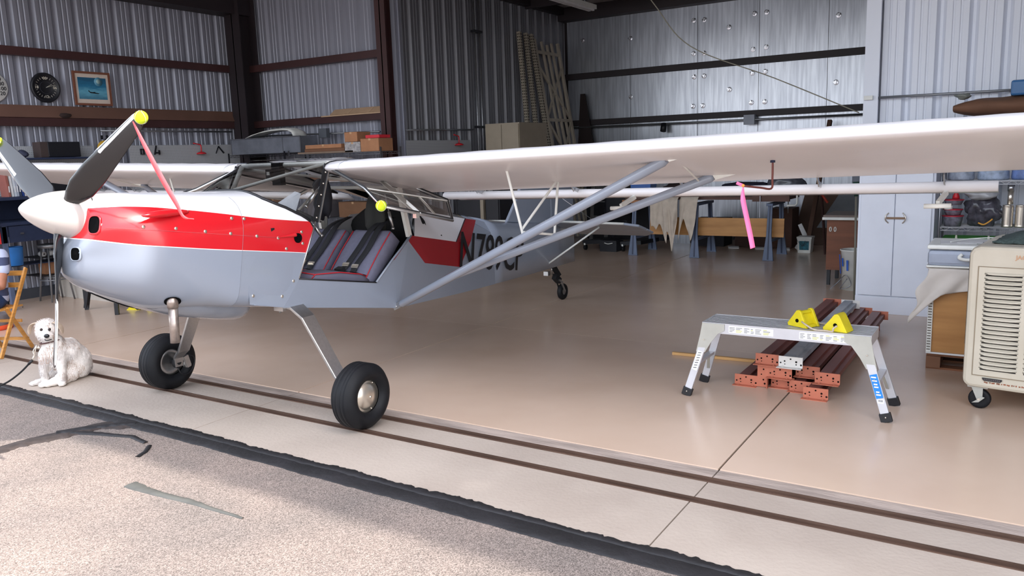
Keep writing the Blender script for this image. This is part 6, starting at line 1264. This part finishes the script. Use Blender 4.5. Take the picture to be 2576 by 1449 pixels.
for i, (x0, x1, z1, c, lb) in enumerate([(-5.1, -4.5, .5, (34, 34, 42), 'dark trunk on the floor behind the middle sawhorse'), (-4.3, -3.75, .42, (70, 48, 42), 'brown trunk on the floor behind the plywood board'), (-3.7, -3.3, .7, (84, 56, 46), 'tall brown box behind the right sawhorse')]): carton(x0, x1, 14.3, 14.8, 0, z1, lb, mat('floor goods %d' % i, c, rough=.8), 'cargo_box')
for i, (x, w, lb) in enumerate(((-4.38, .2, 'white board scrap under the plank table, left one'), (-3.9, .22, 'white board scrap under the plank table, middle one'), (-3.5, .2, 'white board scrap under the plank table, right one'))): MB().slab([(x, 14.15, .03), (x + w, 14.15, .03), (x + w + .03, 14.05, .01), (x + .04, 14.05, .01)], .015).build('board_scrap', m_ppr, label=lb, cat='board', group='white scraps under the plank table')
# pail, boards, brooms by the wooden cabinet
pl_ = thing('white_pail', 'white square pail with a teal picture label on the floor by the wooden cabinet', 'bucket', (-2.98, 13.9, 0))
MB().loft([[(-2.98 + a * w, 13.9 + b_2 * w, z) for a, b_2 in [(-1, -1), (1, -1), (1, 1), (-1, 1)]] for z, w in ((0, .1), (.24, .115), (.24, .122), (.27, .122))], True, False, caps=True).build('body', m_whp, pl_); MB().slab([(-3.055, 13.793, .05), (-2.905, 13.793, .05), (-2.9, 13.785, .2), (-3.06, 13.785, .2)], .003).build('picture_label', mat('teal print', (20, 96, 112), rough=.5, var=.5, scale=18), pl_); MB(True).tube(spl([(-3.1, 13.78, .22), (-3.0, 13.77, .12), (-2.96, 13.77, .21)], 4), .003, 5).build('wire_handle', m_blk, pl_)
MB().slab([(-3.45, 14.95, 0), (-2.5, 14.95, 0), (-2.5, 15.35, .95), (-3.3, 15.35, 1.0)], .012).build('brown_sheet', mat('kraft sheet', (96, 74, 62), rough=.8), label='large brown sheet leaning against the back wall behind the pail', cat='sheet')
MB().bar((-3.0, 14.1, .0), (-2.88, 15.1, 2.2), .07, .06).build('leaning_plank', mat('brown plank', (92, 66, 52), rough=.7), label='brown plank leaning upright behind the white pail', cat='plank')
MB().slab([(-2.95, 14.6, .35), (-2.3, 14.6, .35), (-2.25, 14.9, .95), (-2.6, 14.9, 1.0)], .01).build('grey_sheet', mat('grey plastic sheet', (124, 128, 134), rough=.4), label='grey plastic sheet leaning behind the wooden cabinet', cat='sheet')
MB().slab([(-2.5, 15.2, 1.0), (-2.15, 15.2, 1.0), (-2.15, 15.25, 1.45), (-2.5, 15.25, 1.45)], .01).build('pale_panel', mat('pale grey panel', (150, 156, 172), rough=.5), label='pale grey panel against the back wall right of the plank', cat='panel')
br = thing('push_broom', 'black push broom standing head-up near the wooden cabinet', 'broom', (-2.65, 13.6, 0)); MB().bar((-2.62, 13.7, 0), (-2.72, 13.75, 1.02), .03, .03).build('handle', mat('dark broom handle', (62, 38, 34)), br); MB().box(-2.93, -2.45, 13.7, 13.76, 1.02, 1.06).build('head', m_blk, br); MB(True).cyl((-2.72, 13.7, 1.0), (-2.6, 13.66, .85), .02).build('brace', mat('orange brace', (170, 60, 40)), br)
MB().slab([(-3.2, 14.3, .42), (-3.14, 14.3, .45), (-2.98, 14.3, .13), (-3.06, 14.3, .1)], .01).build('hand_saw', m_alu, label='saw blade leaning among the boards left of the white pail', cat='saw')
lump((-3.1, 14.1, .06), (.1, .08, .06), 15, .3).build('crumpled_paper', m_ppr, label='crumpled pale paper on the floor left of the white pail', cat='paper')
# wooden cabinet with white top
wc = thing('wooden_cabinet', 'reddish plywood cabinet with a white-edged top left of the white tub', 'cabinet', (-1.77, 10.95, 0))
MB().box(-2.03, -1.53, 10.66, 11.3, .2, .84).build('body', m_plyd, wc); MB().box(-2.08, -1.51, 10.6, 11.35, .84, .875).build('top', m_whp, wc, bevel=.006); MB().box(-2.07, -1.515, 10.62, 11.33, .875, .90).build('top_board', mat('grey top board', (120, 104, 96), rough=.6), wc)
for x, y in ((-2.0, 10.7), (-1.56, 10.7), (-2.0, 11.26), (-1.56, 11.26)): MB().box(x - .02, x + .02, y - .02, y + .02, 0, .2).build('leg', m_blk, wc)
for x in (-1.985, -1.93): MB(True).tube([(x - .012 + .012 * (1 + cos(a)), 10.655, .72 + .028 * sin(a)) for a in [2 * pi * k / 10 for k in range(10)]], .006, 5, closed=True).build('handle', m_whp, wc)
wt = thing('white_tub', 'tall white plastic tub with blue print between the wooden and white cabinets', 'tub', (-1.66, 10.45, 0)); MB(True).lathe([(.001, 0), (.13, 0), (.155, .48), (.165, .485), (.165, .50), (.15, .50), (.148, .48)], c=(-1.66, 10.45, 0), n=28).build('body', m_whp, wt)
b = MB(); 
for k, (a0, a1, z0, z1) in enumerate([(-2.75, -2.55, .2, .44), (-2.35, -2.2, .3, .4), (-1.95, -1.8, .25, .38)]): b.add([(-1.66 + (.135 + .02 * z / .24 * 1.0 + .006) * cos(a), 10.45 + (.135 + .02 * z / .24 + .006) * sin(a), z) for a, z in ((a0, z0), (a1, z0), (a1, z1), (a0, z1))], [(0, 1, 2, 3)])
b.build('blue_print', mat('blue print', (52, 98, 190)), wt, solid=.002)
MB(True).tube(spl([(-1.9, 10.25, .01), (-1.8, 10.3, .12), (-1.72, 10.27, .2), (-1.66, 10.28, .08), (-1.78, 10.26, .03), (-1.7, 10.25, .16)], 5), .005, 5).build('loose_wire', m_bright, label='tangled loose wire against the foot of the white tub', cat='wire')
bm_ = thing('garden_rake', 'upright pole with a green head beside the white cabinet', 'broom', (-1.5, 9.6, 0)); MB(True).cyl((-1.5, 9.55, 0), (-1.53, 9.6, 1.22), .012).build('pole', mat('grey pole', (120, 116, 104)), bm_); MB(True).cyl((-1.53, 9.6, 1.2), (-1.535, 9.6, 1.36), .02, .035).build('head', mat('dark green plastic', (24, 62, 50)), bm_)
# ================= white cabinet =================
m_wcab = mat('white cabinet paint', (222, 226, 236), rough=.42, var=.03, scale=3, var2=(226, 230, 240)); wk = thing('white_cabinet', 'large white double-door cabinet with anchor-shaped handles at the right wall', 'cabinet', (-1.06, 9.3, 0))
MB().box(-1.41, -.70, 9.03, 9.6, .0, 1.86).build('body', m_wcab, wk); MB().box(-1.41, -.70, 9.01, 9.03, 0, .185).build('plinth', m_wcab, wk, bevel=.003)
for x0, x1 in ((-1.385, -1.064), (-1.056, -.725)): MB().box(x0, x1, 9.005, 9.03, .195, 1.82).build('door', m_wcab, wk, bevel=.003)
for x, s in ((-1.125, 1), (-.975, -1)): MB(True).tube(spl([(x + s * .01, 9.0, 1.065), (x - s * .012, 8.985, 1.04), (x - s * .02, 8.98, 1.012), (x - s * .012, 8.985, .985), (x + s * .01, 9.0, .96)], 4), .006, 6).build('handle', m_chr, wk)
MB().box(-1.135, -.965, 8.985, 8.997, 1.003, 1.022).build('latch_bar', mat('brown latch', (130, 100, 74), rough=.5), wk)
# conduit and box on the white wall
conduit('electrical_conduit', [(-1.44, 9.86, 2.275), (.6, 9.86, 2.265)], 'steel conduit running across the white right wall', .014)
MB().box(-1.52, -1.43, 9.8, 9.84, 2.255, 2.30).build('switch_box', m_whp, label='small white switch box at the left end of the right wall conduit', cat='switch box')
# chrome wire shelving and its contents
wshelf('chrome_shelving', -.66, .75, 9.12, 9.6, (.52, .915, 1.375, 1.99), 'chrome wire shelving right of the white cabinet', 2.0)
def bottle_row(x, r, z, h, c, label, nm='plastic_jug'):
    t = thing(nm, label, 'jug', (x, 9.35, z)); MB(True).lathe([(.001, 0), (r * .95, 0), (r, .02), (r * .96, h * .4), (r, h * .5), (r, h * .85), (r * .5, h), (r * .2, h * 1.02)], c=(x, 9.33, z), n=20).build('body', mat(nm + str(c), c, rough=.25, var=.25, scale=18), t); MB(True).cyl((x, 9.33, z + h), (x, 9.33, z + h + .03), r * .25).build('lid', m_navyb, t)
bottle_row(-.50, .12, 1.38, .2, (160, 168, 184), 'pale blue jug at the left of the top chrome shelf'); bottle_row(-.22, .14, 1.38, .22, (164, 178, 200), 'larger pale blue jug in the middle of the top chrome shelf'); bottle_row(.04, .11, 1.38, .2, (110, 132, 184), 'deep blue jug at the right of the top chrome shelf')
m_rlid = mat('red lid', (170, 40, 56), rough=.4); m_clr = mat('cloudy container', (120, 118, 130), rough=.2, var=.3, scale=30)
for i, (z, r, h, lb) in enumerate(((.917, .095, .10, 'lowest and widest red-lidded container'), (1.032, .085, .05, 'second red-lidded container from the bottom'), (1.135, .09, .045, 'upper red-lidded container of the stack'))):
    t = thing('food_container', lb + ' on the chrome shelf', 'container', (-.55, 9.25, z), 'red-lidded containers'); MB(True).lathe([(.001, 0), (r * .8, 0), (r, h)], c=(-.55, 9.25, z), n=22).build('bowl', m_clr, t); MB(True).lathe([(r + .006, h), (r + .006, h + .01), (.001, h + .012)], c=(-.55, 9.25, z), n=22).build('lid', m_rlid, t)
MB(True).lathe([(.001, 0), (.035, 0), (.03, .03), (.02, .05), (.025, .075), (.001, .08)], c=(-.53, 9.25, 1.195), n=16).build('red_funnel', mat('bright red plastic', (196, 34, 44), rough=.4), label='red plastic cap on the topmost red-lidded container', cat='cap')
MB(True).cyl((-.59, 9.2, 1.09), (-.59, 9.2, 1.13), .04).build('small_tin', m_whp, label='small white round lid tucked in the container stack', cat='lid')
lump((-.30, 9.32, 1.08), (.15, .12, .15), 21, .45, 18).build('plastic_bag', mat('smoke plastic bag', (74, 72, 80), rough=.15, var=.5, scale=14), label='bulging clear plastic bag of dark goods on the chrome shelf', cat='bag')
lump((-.30, 9.25, 1.235), (.15, .1, .05), 22, .25).build('clear_wrap', mat('clear wrap', (164, 164, 166), rough=.15, var=.2, scale=10), label='pale clear wrap on top of the bulging plastic bag', cat='wrap')
MB(True).tube(spl([(-.32, 9.17, .96), (-.27, 9.16, .945), (-.22, 9.165, .98), (-.2, 9.17, 1.0)], 4), .008, 6).build('yellow_tool', mat('amber plastic', (224, 160, 60)), label='curved amber plastic handle in front of the bag', cat='tool')
for i, (x, lb) in enumerate(((-.075, 'silver ribbed can on the chrome shelf right of the bag'), (.035, 'second silver can at the right photo edge on the chrome shelf'))): MB(True).lathe([(.001, 0), (.05, 0)] + [(.05 - (.004 if k % 2 else 0), .01 + k * .018) for k in range(12)] + [(.05, .215), (.001, .22)], c=(x, 9.25, .917), n=20).build('paint_can', m_chr, label=lb, cat='can')
ts = thing('steel_tube_can', 'tall narrow chrome canister standing on the silver can', 'canister', (-.06, 9.25, 1.14)); MB(True).cyl((-.06, 9.25, 1.14), (-.06, 9.25, 1.27), .026, n=16).build('body', m_chr, ts); MB(True).cyl((-.06, 9.25, 1.27), (-.06, 9.25, 1.33), .031, n=16).build('cap', m_alu, ts)
MB().box(-.63, .3, 9.15, 9.5, .66, .80).build('green_tray', mat('leaf green felt', (66, 150, 52), rough=.8, var=.2), label='bright green tray under the lower chrome shelf', cat='tray')
for i, (x, lb) in enumerate(((-.50, 'left cream bottle spout in front of the green tray'), (-.22, 'right cream bottle spout in front of the green tray'))): MB(True).cyl((x, 9.1, .70), (x, 9.1, .84), .022, .008, n=12).build('bottle_spout', mat('cream plastic', (206, 204, 186), rough=.5), label=lb, cat='bottle')
# brown paper parcel and blue crate on the top
def parcel(u, v):
    a = 2 * pi * v; x = -.60 + 1.2 * u; t_ = min(1, u * 5 + .15); nz_ = noise.noise(Vector((x * 5, cos(a) * 2, sin(a) * 2)))
    return (x, 9.35 + .17 * cos(a) * (1 + .1 * nz_), 2.09 + (.085 * t_ ** .5) * sin(a) * (1 + .2 * nz_) + .02 * u)
MB(True).sheet(parcel, 30, 20).build('paper_parcel', mat('brown wrapping paper', (112, 78, 58), rough=.8, var=.12, scale=4), label='long brown paper parcel on top of the chrome shelving', cat='parcel', fix=False)
lump((-.52, 9.3, 2.21), (.07, .06, .03), 31, .4).build('clear_bag', mat('greenish film', (118, 122, 116), rough=.2), label='small crumpled greenish bag on the end of the brown parcel', cat='bag')
MB().box(-.12, .45, 9.2, 9.55, 2.185, 2.33).build('blue_crate', mat('blue crate plastic', (48, 100, 150), rough=.4), label='blue plastic crate on top of the brown parcel', cat='crate', bevel=.02)
# ================= ice chest, cloth, plywood cabinet, pallet =================
pt = thing('pallet', 'brown wooden pallet under the plywood cabinet', 'pallet', (-.2, 7.2, 0)); m_pal = mat('pallet wood', (122, 78, 52), rough=.8, stretch=(.3, 3, 1), var=.15)
for k in range(3): MB().box(-.54, .3, 6.92 + k * .26, 7.02 + k * .26, .0, .015).build('bottom_board', m_pal, pt); MB().box(-.54, .3, 6.92 + k * .26, 7.02 + k * .26, .105, .125).build('deck_board', m_pal, pt)
for x in (-.54, -.15, .24): MB().box(x, x + .1, 6.9, 7.55, .015, .105).build('stringer', m_card2, pt)
pc_ = thing('plywood_cabinet', 'orange plywood cabinet on a pallet left of the big evaporative cooler', 'cabinet', (-.2, 7.2, .125)); MB().box(-.51, .25, 6.92, 7.5, .126, .80).build('body', m_ply, pc_)
MB().box(-.545, -.51, 6.905, 6.93, .14, .80).build('perforated_strip', m_whp, pc_); b = MB()
for k in range(30): b.box(-.541, -.516, 6.9025, 6.905, .155 + k * .0215, .164 + k * .0215)
b.build('slots', mat('slot grey', (110, 104, 96)), pc_, kind='stuff'); MB().box(-.545, .25, 6.90, 6.92, .126, .14).build('base_strip', m_alu, pc_)
ic = thing('ice_chest', 'pale blue ice chest with a white lid and handle on the plywood cabinet', 'cooler', (-.2, 7.15, .81)); m_ice = mat('pale blue plastic', (160, 168, 184), rough=.4)
MB().box(-.565, -.02, 6.88, 7.4, .825, .95).build('body', m_ice, ic, bevel=.03); MB().box(-.57, -.015, 6.875, 7.405, .955, .99).build('lid', m_whp, ic, bevel=.012); MB().box(-.57, -.015, 6.876, 7.404, .815, .83).build('base_rim', m_whp, ic, bevel=.005); MB(True).tube(spl([(-.33, 6.87, .925), (-.35, 6.86, .90), (-.31, 6.86, .885), (-.26, 6.855, .888), (-.2, 6.86, .89)], 4), .013, 8).build('handle', m_whp, ic)
ppz = [(-.5, 6.95, -.25, 7.2, .1), (-.38, 7.0, -.1, 7.25, -.15)]
for i, (x0, y0, x1, y1, r) in enumerate(ppz): 
    with frame(((x0 + x1) / 2, (y0 + y1) / 2, .992 + i * .003), (0, 0, r)): t = MB().box(-.12, .12, -.12, .12, 0, .002).build('paper_sheet', m_ppr, label=('lower' if i == 0 else 'upper') + ' printed paper sheet lying on the ice chest lid', cat='paper')
MB(True).tube(spl([(-.42, 7.0, 1.002), (-.36, 7.1, 1.01), (-.25, 7.15, 1.02), (-.12, 7.12, 1.03), (-.1, 7.05, 1.01)], 5), .004, 6).build('looped_cord', m_whp, label='looped white cord on the papers of the ice chest', cat='cord')
MB(True).cyl((-.2, 6.93, 1.004), (-.13, 6.94, 1.004), .012, .002).build('marker_cap', m_navy, label='small dark blue cone on the ice chest papers', cat='marker')
def clothf(u, v):
    # top lies on the cabinet, hangs down in front, long corner at the left
    x = -.545 + .5 * u; cor = max(0, 1 - u * 4.5)
    if v < .3: return (x - .03 * cor, 7.3 - (7.3 - 6.89) * v / .3, .808 + .004 * sin(9 * u))
    t = (v - .3) / .7; drop = .17 + .02 * sin(7 * u) + .27 * cor ** 1.3
    return (x - .12 * cor * t ** .6 + .02 * sin(12 * t + 3 * u) * cor, 6.89 - .012 - .03 * t * (.4 + cor) - .02 * sin(16 * u + 5 * t) * t, .805 - drop * t)
MB(True).sheet(clothf, 30, 26).build('cover_cloth', mat('off-white canvas', (206, 198, 190), rough=.9, var=.05, scale=6), label='off-white canvas cloth hanging under the ice chest with a long left corner', cat='cloth', solid=.004, fix=False)
# ================= evaporative cooler on casters =================
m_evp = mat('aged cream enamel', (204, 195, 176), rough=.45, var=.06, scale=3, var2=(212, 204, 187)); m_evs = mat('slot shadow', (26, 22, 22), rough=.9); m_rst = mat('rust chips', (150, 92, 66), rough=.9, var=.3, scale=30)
ev = thing('evaporative_cooler', 'large cream evaporative cooler with louvred panels on casters at the right edge', 'cooler', (.2, 6.1, 0))
with frame((-.245, 5.94, 0), (0, 0, radians(-8))):   # local x along the front, y back
    MB().prism([(0, .19), (.03, .155), (1.0, .155), (1.0, 1.10), (.06, 1.10), (.02, 1.085), (0, 1.05)], 'Y', 0, .8).build('housing', m_evp, ev, bevel=.025)
    MB().box(-.014, 0, .2, .7, .42, 1.0).build('side_panel', m_wcab, ev, bevel=.003); MB().box(-.034, -.015, .2, .7, .40, 1.01).build('side_gasket', m_black, ev)
    px0, px1, pz0, pz1 = .06, .72, .245, .965
    b = MB(); b.box(px0, px1, -.005, 0, pz0, pz1); pn = b.build('louvre_panel', m_evp, ev, bevel=.003)
    b = MB(); b.box(px0 - .004, px0, -.006, .0, pz0 - .004, pz1 + .004).box(px0, px1, -.006, 0, pz1, pz1 + .004).box(px0, px1, -.006, 0, pz0 - .004, pz0); b.build('panel_groove', mat('groove brown', (150, 134, 112), rough=.8), ev)
    for c0, c1 in ((.095, .31), (.34, .555)):
        for k in range(22):
            z = .925 - k * .0297
            m = MB(True); R = []
            for i in range(9):
                u = i / 8; x = c0 + (c1 - c0) * u; e_ = min(1, 6 * min(u, 1 - u)) ** .5; R.append([(x, -.006, z + .007), (x, -.006 - .011 * e_, z + .002), (x, -.006 - .016 * e_, z - .006), (x, -.006 - .013 * e_, z - .011 * e_ + .002)])
            m.loft(R, False, True); m.build('louvre', m_evp, pn, fix=False)
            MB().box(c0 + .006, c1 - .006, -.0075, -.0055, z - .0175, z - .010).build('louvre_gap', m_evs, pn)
    bd = MB(); bd.prism([(.118, .232), (.232, .232), (.232, .222), (.222, .212), (.13, .212), (.12, .222)], 'Y', -.010, -.005); bo = bd.build('name_badge', mat('black badge', (34, 30, 32), rough=.4), ev)
    m = MB()
    for k in range(9): m.box(.13 + k * .0105, .136 + k * .0105, -.0112, -.0104, .218, .227)
    m.build('badge_marks', mat('badge letters', (96, 90, 90)), bo, kind='stuff')
    rr_ = random.Random(9); b = MB()
    for k in range(26): x = .13 + k * .014 + rr_.uniform(-.004, .004); b.box(x, x + rr_.uniform(.006, .016), -.0015, .0005, .198 - rr_.uniform(0, .004), .203 + rr_.uniform(0, .003))
    b.build('rust_chips', m_rst, ev, kind='stuff')
    text('JAC', .036, basis(Vector((.29, -.002, 1.035)), (1, 0, .0), (0, 0, 1)), mat('faded orange letters', (206, 162, 128), rough=.6), ev, 'raised_lettering', thick=.001, bold=.001)
    for x in (.10, .9):
        w = MB(True); c = (x, .07, .068); w.lathe([(.001, -.018), (.045, -.018), (.06, -.02), (.067, -.012), (.067, .012), (.06, .02), (.045, .018), (.001, .018)], c=c, axis='Y', n=24); wo = w.build('caster_wheel', m_tire, ev)
        f = MB(); f.slab([(x - .05, .045, .15), (x - .015, .045, .15), (x + .008, .045, .07), (x - .012, .045, .06)], .004).slab([(x - .015, .042, .15), (x + .02, .042, .15), (x + .02, .042, .075), (x - .01, .042, .07)], .004).slab([(x - .04, .036, .04), (x + .0, .036, .048), (x + .035, .036, .085), (x + .01, .036, .09), (x - .01, .036, .065)], .006).box(x - .07, x + .05, .03, .12, .148, .156); f.build('caster_fork', m_als, ev)
        MB(True).cyl((x, .03, .068), (x, .04, .068), .008).build('axle_bolt', m_chr, ev)
    # dark green mat on the top
    def mt(u, v):
        x = .10 + .9 * u; y = .15 + .55 * v; e_ = min(1, 5 * min(u + .02, v + .02, 1.02 - v)); return (x, y, 1.102 + e_ * (.05 + .04 * u) + .012 * noise.noise(Vector((x * 14, y * 14, 0))))
    MB(True).sheet(mt, 40, 20).build('green_mat', mat('dark green turf', (70, 84, 82), rough=.95, bump=.8, bscale=120, var=.2, scale=60), label='dark grey-green fuzzy mat lying on top of the big cooler', cat='mat', solid=.01, fix=False)
    MB(True).sheet(lambda u, v: (.27 + .05 * u + .02 * v, .33 + .02 * sin(6 * v), 1.15 + .17 * v + .01 * sin(9 * u)), 6, 10).build('grey_strap', mat('grey webbing', (74, 84, 90), rough=.8), label='grey strap standing up from the fuzzy mat on the cooler', cat='strap', solid=.006, fix=False)
